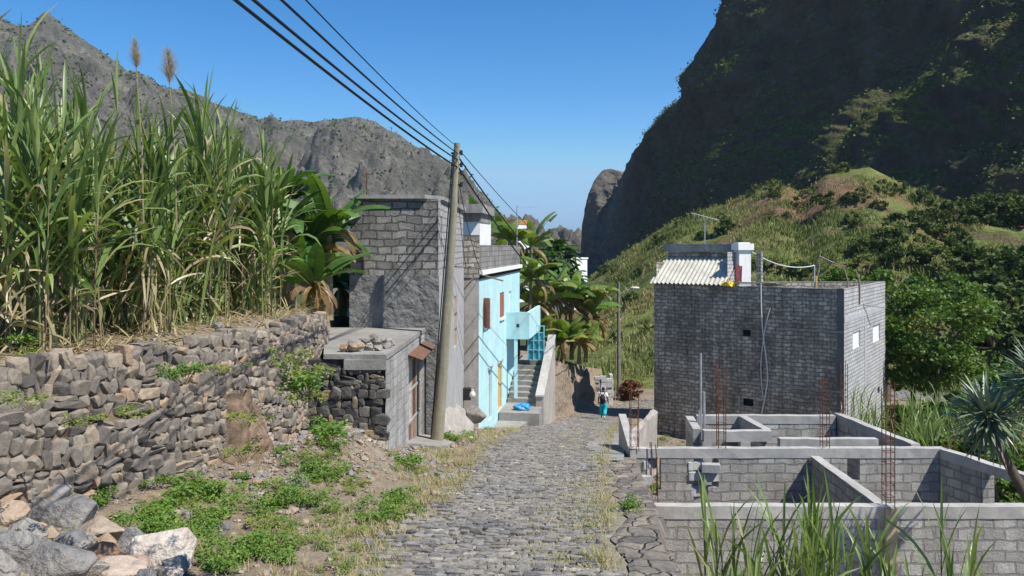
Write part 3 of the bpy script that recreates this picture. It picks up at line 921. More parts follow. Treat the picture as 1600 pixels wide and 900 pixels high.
# ------------------------------------------------------------------ dry stone terrace wall on the left
def stone_wall(path, zb, zt, batter=.08, mean=.135, seed=1, grade=None, colour=None, depth=.17):
    """fitted irregular stones along a path; outside on the right hand of the path direction. zb, zt: functions of x,y"""
    g = np.random.default_rng(seed)
    path = np.array(path, float)
    L = np.concatenate([[0], np.cumsum(np.linalg.norm(np.diff(path, axis=0), axis=1))])
    mb = MB()
    def at(s):
        x, y = np.interp(s, L, path[:, 0]), np.interp(s, L, path[:, 1])
        x2, y2 = np.interp(s + .1, L, path[:, 0]), np.interp(s + .1, L, path[:, 1])
        if s + .1 > L[-1]:
            x2, y2 = x, y; x1, y1 = np.interp(s - .1, L, path[:, 0]), np.interp(s - .1, L, path[:, 1])
            t = np.array((x2 - x1, y2 - y1))
        else:
            t = np.array((x2 - x, y2 - y))
        t /= np.linalg.norm(t)
        return np.array((x, y)), t
    hmax = 4.0
    z = -.25
    # rows share a wavy base line so courses rise and fall
    row = 0
    while z < hmax:
        rh = g.uniform(.7, 1.35) * mean
        s = -g.uniform(0, .3)
        while s < L[-1]:
            sz = grade(s / L[-1]) if grade else 1.0
            w = float(np.clip(g.lognormal(math.log(.235), .42), .09, .5)) * sz * mean / .2
            hh = rh * sz
            p, t = at(min(L[-1], max(0, s + w / 2)))
            o = np.array((t[1], -t[0]))            # outwards
            b0, t0 = zb(*p), zt(*p)
            zc = b0 + z * sz + hh / 2 + frac(s * .6, row * .3, seed) * .10
            if zc > t0 - hh * .1 or zc < b0 - .35:
                s += w; continue
            parts = [(0, 0, w, hh)]
            r = g.random()
            if r < .28 and w > .22:
                k = g.uniform(.35, .65); parts = [(0, -hh * (1 - k) / 2, w, hh * k), (0, hh * k / 2, w, hh * (1 - k))]
            elif r < .40:
                parts = [(0, hh * .18, w, hh * 1.36)]
            for (ds_, dz_, ww, h2) in parts:
                V, F = STONES[g.integers(len(STONES))]
                th = g.normal() * .17
                sc = np.array((ww * .56 * g.uniform(1.0, 1.16), depth * g.uniform(.7, 1.1), h2 * .58 * g.uniform(1.0, 1.2)))
                q = V * sc
                if g.random() < .5: q = q * np.array((-1, 1, 1)); 
                a, c = math.cos(th), math.sin(th)
                q = np.stack([q[:, 0] * a - q[:, 2] * c, q[:, 1], q[:, 0] * c + q[:, 2] * a], 1)
                yaw = g.normal() * .07
                q = np.stack([q[:, 0] * math.cos(yaw) - q[:, 1] * math.sin(yaw), q[:, 0] * math.sin(yaw) + q[:, 1] * math.cos(yaw), q[:, 2]], 1)
                zz_ = zc + dz_
                inset = batter * (zz_ - b0) + g.normal() * .014 + sc[1] - .06
                pos = p - o * inset
                W = np.stack([pos[0] + q[:, 0] * t[0] - q[:, 1] * o[0], pos[1] + q[:, 0] * t[1] - q[:, 1] * o[1], zz_ + q[:, 2]], 1)
                tn = float(np.clip(g.normal(.42, .22), 0, 1)) if g.random() > .06 else g.uniform(.8, 1)
                if colour: tn = colour(g, s / L[-1], (zz_ - b0))
                mb.add(W, F, tn)
            s += w
        z += rh
        row += 1
    # earth and small fill behind the faces
    bk = MB()
    n = int(L[-1] / .4) + 2
    pts = []
    for k in range(n):
        s = L[-1] * k / (n - 1)
        p, t = at(s); o = np.array((t[1], -t[0]))
        b0, t0 = zb(*p) - .3, zt(*p) - .04
        for zz_ in np.linspace(b0, t0, 9):
            q = p - o * (batter * (zz_ - b0) + .015 + frac(s * 2, zz_ * 2, seed) * .05)
            pts.append((q[0], q[1], zz_))
    i = np.arange((n - 1) * 9).reshape(-1, 9)[:, :-1].ravel()
    bk.add(pts, np.stack([i, i + 9, i + 10, i + 1], 1))
    return mb, bk

WP = _spline(np.array([(-10.2, 1.0), (-8.2, 4.2), (-6.7, 7.2), (-5.76, 9), (-4.95, 11.2), (-4.5, 12.5), (-4.2, 14.5), (-3.98, 16.2), (-3.88, 17.4), (-4.0, 18.3)]), 8)
def wall_top(x, y):
    return float(np.interp(y, [0, 9, 12, 15, 17, 18.3], [-1.3, -1.36, -1.42, -1.47, -1.45, -1.6])) + frac(x * 1.3, y * 1.3, 2) * .12
def wall_foot(x, y):
    return roadz(y) + float(np.interp(y, [6, 9.5, 12.5], [-.05, -.02, .30])) + .32
w = thing('dry_stone_wall', 'long dry stone terrace wall of grey and brown stones holding up the sugarcane field', 'stone wall', (-5, 11, -3))
sw, bk = stone_wall(WP, lambda x, y: wall_foot(x, y) - .75, wall_top, grade=lambda u: 1.18 - .5 * max(0, u - .35), seed=4)
sw.build('stones', M_stone, w)
bk.build('earth_fill', M_earth, w)
# red earth bared where the wall has slumped: a smooth bulge running down the face
mb = MB()
rows = []
for k in range(26):
    u = k / 25
    for j in range(15):
        b_ = j / 14 * 2 - 1
        y = 13.1 + b_ * (.6 + .35 * u) + frac(u * 3, b_ * 2, 1) * .14
        xw = float(np.interp(y, WP[:, 1], WP[:, 0]))
        zt_ = -2.35 - u * 1.45
        out_ = .0 + .38 * u ** 1.7 + (1 - b_ * b_) * .07 + frac(y * 3, zt_ * 3, 5) * .14 + frac(y * .9, zt_ * 1.1, 2) * .12 - .30 * abs(b_) ** 2.4
        rows.append((xw + out_, y, zt_))
i = np.arange(25 * 15).reshape(-1, 15)[:, :-1].ravel()
mb.add(rows, np.stack([i, i + 15, i + 16, i + 1], 1))
mb.build('slumped_earth', M_earth, w, smooth=True)

w = thing('dry_stone_wall', 'short higher dry stone wall behind the sugarcane at the photo\'s edge', 'stone wall', (-8.4, 11.6, -1))
sw, bk = stone_wall([(-13, 10.6), (-9, 11.8), (-7.25, 12.3), (-7.2, 13.4)], lambda x, y: -1.2, lambda x, y: .15, seed=9)
sw.build('stones', M_stone, w); bk.build('earth_fill', M_earth, w)

# kerb and retaining wall under the right edge of the street
w = thing('retaining_wall', 'low stone retaining wall with flat kerb slabs under the street edge', 'retaining wall', (2.2, 12, -5))
path = [(edgeR(y) + .36, y) for y in np.arange(2.5, 17.3, .5)][::-1]
path = [(edgeR(y) + .36, y) for y in np.arange(2.5, 17.3, .5)]
sw, bk = stone_wall(path, lambda x, y: float(np.interp(y, PZ_Y, PZ_Z)) - .1, lambda x, y: roadz(y) - .08, batter=.06, seed=12)
sw.build('stones', M_stone, w); bk.build('earth_fill', M_earth, w)
def mat_kerb():
    m, nt, bs, out = new_mat('kerb_stone')
    ob = coords(nt, 'Object', (1, .75, 0.01))
    w = N(nt, 'ShaderNodeVectorMath', {0: ob, 1: N(nt, 'ShaderNodeVectorMath', {0: N(nt, 'ShaderNodeTexNoise', {'Vector': ob, 'Scale': 3.0, 'Detail': 3}).outputs['Color'], 'Scale': .22}, operation='SCALE').outputs[0]}, operation='ADD').outputs[0]
    e = N(nt, 'ShaderNodeTexVoronoi', {'Vector': w, 'Scale': 3.6}, feature='DISTANCE_TO_EDGE').outputs['Distance']
    cv = N(nt, 'ShaderNodeSeparateXYZ', {0: N(nt, 'ShaderNodeTexVoronoi', {'Vector': w, 'Scale': 3.6}).outputs['Color']}).outputs['X']
    col = ramp(nt, cv, [(0, (.115, .105, .095)), (.5, (.185, .165, .14)), (1, (.25, .215, .175))])
    f = noise_(nt, ob, 14, 6, .65)
    col = mix(nt, .6, col, ramp(nt, f, [(.28, .2), (.72, .8)]), 'OVERLAY')
    col = mix(nt, ramp(nt, e, [(.005, .8), (.04, 0.)]), col, (.11, .09, .065))
    col = mix(nt, ramp(nt, noise_(nt, ob, 1.6, 5, .65), [(.5, 0.), (.66, .75)]), col, (.30, .255, .185))
    nt.links.new(col, bs.inputs['Base Color']); bs.inputs['Roughness'].default_value = .95
    bs.inputs['Specular IOR Level'].default_value = .1
    bump(nt, bs, math_(nt, 'MULTIPLY_ADD', f, .35, ramp(nt, e, [(.0, 0.), (.08, 1.)])), .9, .03)
    return m
M_kerb = mat_kerb()
mb = MB()
rows = []
ys_ = np.arange(2.6, 16.9, .11)
for y in ys_:
    for k in range(9):
        u = k / 8
        wl = .50 + frac(y * .9, 3, 5) * .10
        x = edgeR(y) + .47 + frac(y * 1.7, 1, 2) * .07 - wl * (1 - u)
        slab = frac(round(y / .55) * 7.3, round(u * 1.6) * 3.1, 4) * .012      # slabs settled at slightly different heights
        z = roadz(y) + .012 + slab + frac(x * 3, y * 3, 8) * .014
        if k == 0: z -= .02
        if k == 8: z -= .16
        rows.append((x, y, z))
i = np.arange((len(ys_) - 1) * 9).reshape(-1, 9)[:, :-1].ravel()
mb.add(rows, np.stack([i, i + 1, i + 10, i + 9], 1))
mb.build('kerb_slabs', M_kerb, w)

# ------------------------------------------------------------------ shed with the rusty door
GA, GB = np.array((-2.53, 16.0)), np.array((-2.32, 21.24))     # street side, near and far end
gz = -2.26
def gp(u, w=0.0):
    d = (GB - GA) / np.linalg.norm(GB - GA)
    n = np.array((-d[1], d[0]))
    q = GA + d * u + n * w
    return (q[0], q[1])
GL = float(np.linalg.norm(GB - GA))
sh = thing('shed', 'low flat-roofed concrete shed with a rusty street door beside the stone wall', 'shed', (-3.3, 18.5, -5))
du0, du1 = 2.75, 4.75
dz0, dz1 = -4.98, -2.68
mb = MB()
mb.panel(gp(0), gp(GL), -5.9, gz, [(du0, du1, dz0, dz1)], .16, mi=1)
mb.add([(*gp(GL), -5.9), (*gp(GL, 2.2), -5.9), (*gp(GL, 2.2), gz), (*gp(GL), gz)], [(0, 1, 2, 3)], mi=1)
mb.build('street_wall', [M_conc, mat_block('limewashed_blocks', (.36, .35, .33), (.46, .45, .43), (.34, .33, .31), ms=.02, stain=(.16, .15, .14), stain_amt=.55, streak=.75, bumps=.6, warp=.05, smear=.7)], sh)
mb = MB(); mb.wall((gp(.06)[0] - .02, gp(.06)[1]), (gp(0)[0] - 1.75, gp(.06)[1] + .02), -5.9, gz - .02, .25, -1)
sw, bk = stone_wall([(-4.3, 16.02), (-3.4, 16.0), (gp(0)[0] - .10, 15.99)], lambda x, y: -5.2, lambda x, y: gz - .12, batter=.0, mean=.15, seed=44, depth=.10, colour=lambda g, u, h: float(np.clip(g.normal(.36, .17), 0, .85)) if g.random() > .1 else g.uniform(.7, .95))
mb.build('front_core', mat_simple('dark_mortar', (.06, .056, .05), .95, .4, 9, .6, 0, .1), sh)
sw.build('stone_front', M_dstone, sh)
mb = MB()
roof = [(*gp(-.04, -.03), 0), (*gp(GL - .02, -.03), 0), (*gp(GL - .02, 2.95), 0), (-4.15, 17.7, 0), (-3.78, 16.05, 0)]
mb.prism([q[:2] for q in roof], gz, gz + .10)
# thick cast lip under the front edge
mb.prism([(-3.35, 15.93), (gp(0)[0] + .02, 15.93), (gp(0)[0] + .02, 16.1), (-3.35, 16.1)], [gz - .20, gz - .20, gz - .20, gz - .14], gz - .003)
mb.build('roof_slab', M_roofc, sh)
# door: three columns of rusty panels in a pale iron frame
dth = .07
fr = thing_frame = MB()
def dq(u, z, w=0.0):
    x, y = gp(u, w); return (x, y, z)
for u in np.linspace(du0 + .03, du1 - .03, 4):
    fr.wall(gp(u - .028, .03), gp(u + .028, .03), dz0, dz1, .06, 1)
for z in np.linspace(dz0 + .03, dz1 - .03, 4):
    fr.wall(gp(du0, .026), gp(du1, .026), z - .028, z + .028, .055, 1)
door = fr.build('door', mat_simple('pale_iron_frame', (.36, .35, .33), .7, .25, 10, .2), sh)
for k in range(3):
    for j in range(3):
        pm = MB()
        u0 = du0 + .03 + (du1 - du0 - .06) / 3 * k; u1 = u0 + (du1 - du0 - .06) / 3
        z0 = dz0 + .03 + (dz1 - dz0 - .06) / 3 * j; z1 = z0 + (dz1 - dz0 - .06) / 3
        tn = [[.55, .05, .08], [.35, .72, .7], [.25, .5, .4]][k][j]
        pm.wall(gp(u0, .05), gp(u1, .05), z0, z1, .015, 1, tint=tn)
        pm.build('door_panel', M_rust, door)
mb = MB()
mb.add([dq(du0 - .1, dz1 + .16, .02), dq(du1 + .25, dz1 + .2, .02), dq(du1 + .25, dz1 + .08, -.34), dq(du0 - .1, dz1 + .03, -.34)], [(0, 1, 2, 3)], .62)
mb.add([dq(du0 - .1, dz1 + .14, .02), dq(du1 + .25, dz1 + .18, .02), dq(du1 + .25, dz1 + .06, -.34), dq(du0 - .1, dz1 + .01, -.34)], [(3, 2, 1, 0)], .8)
mb.add([dq(du0 - .1, dz1 + .01, -.34), dq(du1 + .25, dz1 + .06, -.34), dq(du1 + .25, dz1 + .08, -.34), dq(du0 - .1, dz1 + .03, -.34)], [(0, 1, 2, 3)], .9)
mb.build('door_canopy', M_rust, sh)
mb = MB(); mb.tube([dq(du1 + .06, dz1 - .02, -.22), dq(du1 + .18, dz1 - .02, -.16), dq(du1 + .21, dz1 - .1, -.06), dq(du1 + .21, dz0, -.06)], .028, 8)
mb.build('drainpipe', M_iron, sh)
mb = MB()
V = []
for (x, y, dz) in ((gp(2.55)[0] - .05, 18.55, .05), (gp(2.6)[0] + .75, 18.7, -.02), (gp(4)[0] + .95, 20.0, .02), (gp(5)[0] + .25, 20.9, .10), (gp(5)[0] - .1, 20.95, .12)):
    V.append((x, y, ground_z(x, y) + .05 + max(0, dz) * .5))
mb.prism([q[:2] for q in V], [q[2] - .5 for q in V], [q[2] for q in V])
mb.build('door_ramp', M_conc_grey, sh)
# stones kept on the roof
g = np.random.default_rng(21)
spots = [(-3.42, 16.45, .13, .74, 'rust brown stone at the near corner of the stones on the shed roof'), (-3.2, 16.40, .15, .68, 'large tan brown stone on the shed roof edge'), (-2.98, 16.62, .12, .35, None), (-2.76, 16.6, .13, .45, None), (-2.52 - .14, 16.95, .12, .33, None),
         (-3.36, 17.1, .15, .40, None), (-3.1, 17.15, .14, .5, None), (-2.86, 17.3, .15, .42, None), (-2.62, 17.45, .13, .36, None), (-3.3, 17.6, .13, .45, None), (-3.0, 17.75, .15, .38, None), (-2.78, 17.95, .13, .5, None),
         (-3.08, 16.9, .12, .42, None), (-2.88, 16.95, .11, .36, None), (-3.0, 17.3, .13, .45, 'pale stone on top of the heap on the shed roof')]
for k, (x, y, r, tn, lab) in enumerate(spots):
    V, F = ROCKS[g.integers(len(ROCKS))]
    mb = MB()
    E = np.array(Euler((g.normal() * .2, g.normal() * .2, g.uniform(0, 6))).to_matrix())
    q = (V * r * g.uniform(.9, 1.25)) @ E.T
    top = gz + .10 - q[:, 2].min() - .02 + (.12 if k >= 12 else 0)
    mb.add(q + np.array((x, y, top)), F, tn)
    o = mb.build('roof_stone', M_rock, None, origin=(x, y, gz + .1))
    tag(o, lab or 'grey stone in the loose heap on the flat shed roof', 'stone', 'stones heaped on the shed roof')

# ------------------------------------------------------------------ grey two-storey block house
BF, BFR, BBK = (-4.31, 21.32), (-1.96, 21.32), (-1.77, 29.0)
ztop, zmid = 1.27, -.77
hz = thing('block_house', 'two-storey grey concrete block house with dark rendered base behind the shed', 'house', (-3.1, 25, -6))
mb = MB()
W1 = (3.55, 3.95, .02, .88)   # window on the street face, metres from the front corner
mb.panel(BFR, BBK, zmid, ztop, [(2.9, 3.75, -.12, .86), (.55, .85, -.1, .84)], .22, mi=1)
mb.panel(BF, BFR, zmid, ztop, mi=0)
mb.panel((-4.5, 29), BF, zmid, ztop, mi=0)
mb.panel(BBK, (-4.5, 29), zmid, ztop, mi=0)
mb.build('block_wall', [M_blockL, M_blockS], hz)
mb = MB()
mb.panel((BFR[0] + .02, BFR[1] - .02), (BBK[0] + .02, BBK[1]), -7.4, zmid, [(4.2, 5.0, -3.25, -1.6)], .16, mi=1)
mb.panel((BF[0] - .02, BF[1] - .02), (BFR[0] + .02, BFR[1] - .02), -5.8, zmid, mi=0)
mb.panel((-4.5, 29), (BF[0] - .02, BF[1] - .02), -5.8, zmid, mi=0)
mb.add([(BF[0] - .02, BF[1] - .02, zmid), (BFR[0] + .02, BFR[1] - .02, zmid), (BBK[0] + .02, BBK[1], zmid), (-4.5, 29, zmid)], [(0, 1, 2, 3)])
mb.build('rendered_wall', [M_dplast, M_lplast], hz)
mb = MB()
mb.prism([(BF[0] - .05, BF[1] - .12), (BFR[0] - .35, BFR[1] - .12), (BFR[0] + .09, BFR[1] + .55), (BBK[0] + .10, BBK[1]), (-4.55, 29)], ztop, [ztop + .10, ztop + .10, ztop + .10, ztop + .16, ztop + .1])
mb.build('roof_slab', M_conc, hz)
def street_pt(u, z, w=0.0):
    a = np.array(BFR); b = np.array(BBK); d = (b - a) / np.linalg.norm(b - a); n = np.array((d[1], -d[0]))
    q = a + d * u + n * w
    return (q[0], q[1], z)
def framed(parent, u0, u1, z0, z1, pt, name='window', fm=None, pm=None, depth=-.1, bar=.05, leaf=None):
    mb = MB()
    for a, b in ((u0, u0 + bar), (u1 - bar, u1)):
        mb.wall(pt(a, 0, depth)[:2], pt(b, 0, depth)[:2], z0, z1, .06, 1)
    for a, b in ((z0, z0 + bar), (z1 - bar, z1)):
        mb.wall(pt(u0 + bar, 0, depth)[:2], pt(u1 - bar, 0, depth)[:2], a, b, .06, 1)
    f = mb.build(name, fm, parent)
    mb = MB(); mb.wall(pt(u0 + bar, 0, depth - .03)[:2], pt(u1 - bar, 0, depth - .03)[:2], z0 + bar, z1 - bar, .01, 1)
    mb.build(leaf or 'pane', pm, f)
    return f
framed(hz, 2.9, 3.75, -.12, .86, street_pt, 'window', M_gatef, M_gatef, leaf='shutter', depth=-.13)
framed(hz, .55, .85, -.1, .84, street_pt, 'window', M_whitew, M_glass, depth=-.13)
framed(hz, 4.2, 5.0, -3.25, -1.6, street_pt, 'window', M_yel, M_bplast, depth=-.04, leaf='infill')
mb = MB(); mb.tube([street_pt(2.6, -.6, .02), street_pt(2.9, -.62, .75)], .03, 6); mb.build('bracket', M_wood2, hz)
mb = MB()
mb.panel(street_pt(5.35, 0, .10)[:2], street_pt(7.68, 0, .10)[:2], -7.6, -3.9, mi=0)
# rough plinth stepping out along the street
mb = MB()
rows = []
for k in range(24):
    u = .3 + k / 23 * 7.5
    e_ = max(.02, min(1, k / 4, (23 - k) / 3))
    for j, (zz_, out_) in enumerate(((.75, .0), (.62, .10), (.38, .2), (.15, .34), (-.3, .5))):
        x, y, _ = street_pt(u, 0, (out_ + frac(u * 2.2, j * .9, 3) * .16) * e_ + .02 - .04 * (j == 0))
        rows.append((x, y, roadz(y) + .2 + zz_ * (.35 + .65 * e_) + frac(u * 1.6, j, 8) * .16))
i = np.arange(23 * 5).reshape(-1, 5)[:, :-1].ravel()
mb.add(rows, np.stack([i, i + 1, i + 6, i + 5], 1))
mb.build('plinth', M_bplast, hz, smooth=True)
mb = MB(); mb.tube([(-4.05, 22.3, ztop + .1), (-4.05, 22.3, ztop + .78)], .018, 6, mi=0); mb.tube([(-4.2, 22.3, ztop + .72), (-3.85, 22.3, ztop + .76)], .012, 6)
tag(mb.build('roof_antenna', M_rustbar, None, origin=(-4.05, 22.3, ztop + .1)), 'thin rusty antenna rod standing on the grey block house roof', 'antenna')

# ------------------------------------------------------------------ pale blue house with balcony and stair
FA = np.array((-1.23, 29.5)); FD = np.array((1.61, 10.5)) / math.hypot(1.61, 10.5); FN = np.array((FD[1], -FD[0])); FL = 10.62
def fp(t, z=0.0, w=0.0):
    q = FA + FD * t + FN * w
    return (q[0], q[1], z)
def ft(px):
    k = (px - HX) / FPX
    return (k * FA[1] - FA[0]) / (FD[0] - k * FD[1])
def fz(py, t):
    return Zat(py, FA[1] + FD[1] * t)
bh = thing('blue_house', 'two-storey pale blue house with balcony and grey stained parapet', 'house', (-2, 35, -8))
zc_ = -1.23
h1 = (ft(755.5), ft(762), fz(509, ft(759)), fz(466, ft(759)))
h2 = (ft(781), ft(787.5), fz(496, ft(784)), fz(457, ft(784)))
h3 = (ft(795.3), ft(799), -4.2, fz(455, ft(797)))
h4 = (ft(763), ft(768.5), fz(655, ft(766)), fz(576, ft(766)))
h5 = (ft(778), ft(784.5), fz(640, ft(781)), fz(567, ft(781)))
mb = MB()
mb.panel(fp(0)[:2], fp(FL)[:2], -9.4, zc_, [h1, h2, h3, h4, h5], .16, mi=0)
far = fp(FL)
mb.panel(far[:2], (far[0] - 6, far[1] + .9), -9.6, zc_, mi=0)
mb.build('street_wall', M_teal, bh)
mb = MB()
mb.panel((-7, 29.5), (fp(0)[0] - .002, 29.5), -8, -1.15, mi=0)
mb.build('side_wall', M_bplast, bh)
mb = MB()
mb.panel((-5.2, 29.46), (fp(0)[0] + .03, 29.46), -1.15, .42, mi=0)
mb.panel((fp(0)[0] + .02, 29.46), fp(FL, 0, .02)[:2], -.9, .05, mi=1)
mb.add([fp(0, .05, .02), fp(FL, .05, .02), fp(FL, .05, -.18), fp(0, .05, -.18)], [(0, 1, 2, 3)], mi=1)
mb.panel(fp(FL, 0, .02)[:2], (far[0] - 5, far[1] + .8), -.9, .05, mi=1)
mb.add([(-5.2, 29.46, .42), (fp(0)[0] + .03, 29.46, .42), (fp(0)[0] + .03, 29.7, .42), (-5.2, 29.7, .42)], [(0, 1, 2, 3)])
mb.add([(fp(0)[0] + .03, 29.46, .42), (fp(0)[0] + .03, 29.46, -1.15), (fp(0)[0] + .03, 29.7, -1.15), (fp(0)[0] + .03, 29.7, .42)], [(0, 1, 2, 3)])
mb.build('parapet', [M_blockR, mat_block('stained_parapet_blocks', (.26, .25, .235), (.34, .33, .31), (.2, .19, .18), stain=(.07, .065, .06), stain_amt=.4, streak=.9, ms=.014, smear=.3)], bh)
mb = MB()
mb.wall(fp(.02, 0, .02)[:2], fp(FL, 0, .02)[:2], -1.06, -.9, .12, -1)
mb.build('cornice', M_white, bh)
mb = MB(); mb.wall(fp(.02, 0, .0)[:2], fp(FL, 0, .0)[:2], -1.21, -1.06, .06, -1); mb.build('cornice_band', M_dark, bh)  # near-black strip directly below the cornice
mb = MB(); mb.add([(-6.5, 29.6, -.55), (fp(0)[0], 29.6, -.55), fp(FL, -.55), (far[0] - 6, far[1], -.55)], [(0, 1, 2, 3)]); mb.build('roof_deck', M_roofc, bh)
def shutter(parent, h, open_=0.0, mat=M_shut, name='shutter'):
    mb = MB(); n = 13
    for k in range(n):
        z = h[2] + .06 + (h[3] - h[2] - .12) * k / (n - 1)
        a, b = fp(h[0] + .04, z, -.05), fp(h[1] - .04, z, -.05)
        a2, b2 = fp(h[0] + .04, z - .07, -.015), fp(h[1] - .04, z - .07, -.015)
        mb.add([a, b, b2, a2], [(3, 2, 1, 0)])
    for u in (h[0], h[1] - .05):
        mb.wall(fp(u, 0, -.01)[:2], fp(u + .05, 0, -.01)[:2], h[2], h[3], .05, 1)
    mb.wall(fp(h[0], 0, -.065)[:2], fp(h[1], 0, -.065)[:2], h[2], h[3], .01, 1)
    return mb.build(name, mat, parent)
shutter(bh, h1); shutter(bh, h2)
for h in (h1, h2, h3):
    mb = MB(); mb.wall(fp(h[0] - .07, 0, -.02)[:2], fp(h[1] + .07, 0, -.02)[:2], h[2] - .09, h[2] - .003, .11, -1); mb.build('sill', M_white, bh)
for h in (h4, h5):
    mb = MB(); mb.wall(fp(h[0] - .1, 0, -.02)[:2], fp(h[1] + .1, 0, -.02)[:2], h[3] + .003, h[3] + .10, .06, -1); mb.build('lintel', M_lplast, bh)
# one shutter leaf stands open towards us
mb = MB(); q0 = fp(h1[0] - .02, 0, .02); q1 = (q0[0] + .22, q0[1] - .30)
mb.wall(q0[:2], q1, h1[2] - .05, h1[3] + .05, .04, 1); mb.build('open_shutter', M_shut, bh)
def fpt(u, z, w): return fp(u, z, w)
framed(bh, *h3, fpt, 'upper_door', M_whitew, M_whitew, leaf='door_leaf', depth=-.05)
framed(bh, *h4, fpt, 'narrow_door', M_lplast, M_white, leaf='door_leaf', depth=-.09)
framed(bh, *h5, fpt, 'yellow_door', M_yel, M_yel, leaf='door_leaf', depth=-.05)
t0 = ft(791); zb0, zb1 = -4.15, -2.94
bal = MB()
bal.wall(fp(t0, 0, .0)[:2], fp(t0, 0, 1.04)[:2], zb0, zb1, .12, 1)
bal.wall(fp(t0 + .12, 0, 1.04)[:2], fp(FL, 0, 1.04)[:2], zb0, zb1, .12, 1)
bal.wall(fp(t0 + .12, 0, 0)[:2], fp(FL, 0, 0)[:2], zb0, zb0 + .15, .92, -1)
balcony = bal.build('balcony', M_teal, bh)
mb = MB(); u = .46; a_, b_ = fp(t0 - .004, 0, u), fp(t0 - .004, 0, u + .13)
mb.wall(a_[:2], b_[:2], -3.62, -3.46, .03, 1); mb.build('balcony_hole_shade', M_glass, balcony)  # dark patch on the face, painted in place of the hole's shade
mb = MB(); mb.box(fp(t0 + .1, -5.6, .42), (.16, .16, 3.0)); mb.build('balcony_post', M_teal, bh)
mb = MB(); mb.wall(fp(t0 + 2.9, 0, .01)[:2], fp(t0 + 3.6, 0, .01)[:2], -5.4, -4.2, .1, -1); mb.build('opening_shade', M_dark, bh)  # near-black slab painting the shade of the opening below the balcony
# roof room, white, behind the parapet
mb = MB(); mb.panel((-5.2, 31), (-1.24, 31), .0, 1.18); mb.panel((-1.24, 31), (-.9, 34), .0, 1.18)
rr = mb.build('roof_room', M_white, bh)
mb = MB(); mb.prism([(-5.3, 30.5), (-1.12, 30.5), (-.75, 34.1), (-5.3, 34.1)], 1.28, 1.62); mb.build('roof_room_slab', M_conc, rr)
mb = MB(); mb.prism([(-5.2, 30.98), (-1.2, 30.98), (-.9, 33.8), (-5.2, 33.8)], .95, 1.279); mb.build('under_slab_band', M_conc, rr)  # grey concrete band between the slab and the white wall
mb = MB(); mb.tube([fp(10.4, .0, -.1), fp(10.4, 2.05, -.1)], .03, 6); mb.tube([fp(10.4, 1.95, -.1), (fp(10.4)[0] + .95, fp(10.4)[1], 1.95)], .008, 5)
tag(mb.build('antenna_mast', M_galv, None, origin=fp(10.4, .0, -.1)), 'slim grey antenna mast at the far end of the blue house parapet', 'antenna')
for k, (zz_, uu_) in enumerate(((-1.35, 0.1), )):
    mb = MB(); mb.tube([fp(.05, -1.02, -.02), (fp(.05)[0] + .9, fp(.05)[1] - .5, -1.25)], .03, 6); mb.tube([fp(.05, -1.02, -.02), (fp(.05)[0] - .75, fp(.05)[1] - .3, -1.62)], .02, 6)
    mb.build('cable_arm', M_wood2, bh)

# concrete stair with its side wall and iron gate
st = thing('outdoor_staircase', 'grey concrete staircase climbing beside the blue house to a turquoise gate', 'staircase', fp(6.5, -8, .8))
mb = MB(); mb.prism([fp(3.6, 0, .02)[:2], fp(3.5, 0, .02)[:2], fp(3.5, 0, 1.0)[:2], fp(3.6, 0, 1.0)[:2]][::-1], -8.4, -7.4)
mb = MB(); mb.prism([fp(2.7, 0, .04)[:2], fp(2.7, 0, 1.05)[:2], fp(4.2, 0, 1.25)[:2], fp(4.2, 0, .04)[:2]], -8.9, -7.32); mb.build('step', M_conc_grey, st)
mb = MB(); mb.prism([fp(4.2, 0, .04)[:2], fp(4.2, 0, 1.75)[:2], fp(6.4, 0, 1.7)[:2], fp(6.4, 0, .04)[:2]], -8.9, -6.98); mb.build('landing', M_conc_grey, st)
ns = 8
for k in range(ns):
    a, b = 6.4 + k * .42, 6.4 + (k + 1) * .42
    mb = MB(); z1 = -6.98 + (k + 1) * .185
    mb.prism([fp(a, 0, .05)[:2], fp(a, 0, 1.42)[:2], fp(b, 0, 1.42)[:2], fp(b, 0, .05)[:2]], -9, z1)
    mb.build('step', M_conc_grey, st)
mb = MB(); zt_ = -6.98 + ns * .185
mb.prism([fp(9.76, 0, .05)[:2], fp(9.76, 0, 1.42)[:2], fp(11.5, 0, 1.42)[:2], fp(11.5, 0, .05)[:2]], -9, zt_); mb.build('landing', M_conc_grey, st)
mb = MB()
mb.wall(fp(5.6, 0, 1.77)[:2], fp(10.5, 0, 1.80)[:2], -9.4, -6.55, .33, 1, z1b=-4.45); mb.build('side_wall', M_bplast, st)
mb = MB(); mb.wall(fp(5.55, 0, 1.80)[:2], fp(10.5, 0, 1.83)[:2], -6.548, -6.47, .38, 1, z1b=-4.37)
v_ = mb.v[-1]; v_[1, 2] = -4.448; v_[2, 2] = -4.448
mb.build('wall_coping', M_beam, st)
gt = thing_gate = MB()
ga, gb = fp(9.0, 0, .62), fp(9.0, 0, 1.42)
for u in (0, .27, .53, .77):
    gt.box(fp(9.0, (-5.42 - 3.78) / 2, .62 + u + .02), (.05, .05, 1.64), rz=-.15)
for z in (-5.42, -4.95, -4.5, -4.12, -3.8):
    gt.wall(fp(8.98, 0, .62)[:2], fp(8.98, 0, 1.44)[:2], z - .025, z + .025, .05, 1)
gate = gt.build('gate', M_gatef, st)
mb = MB(); mb.wall(fp(9.02, 0, .63)[:2], fp(9.02, 0, 1.43)[:2], -5.42, -4.12, .015, 1); mb.build('gate_sheet', M_gate, gate)
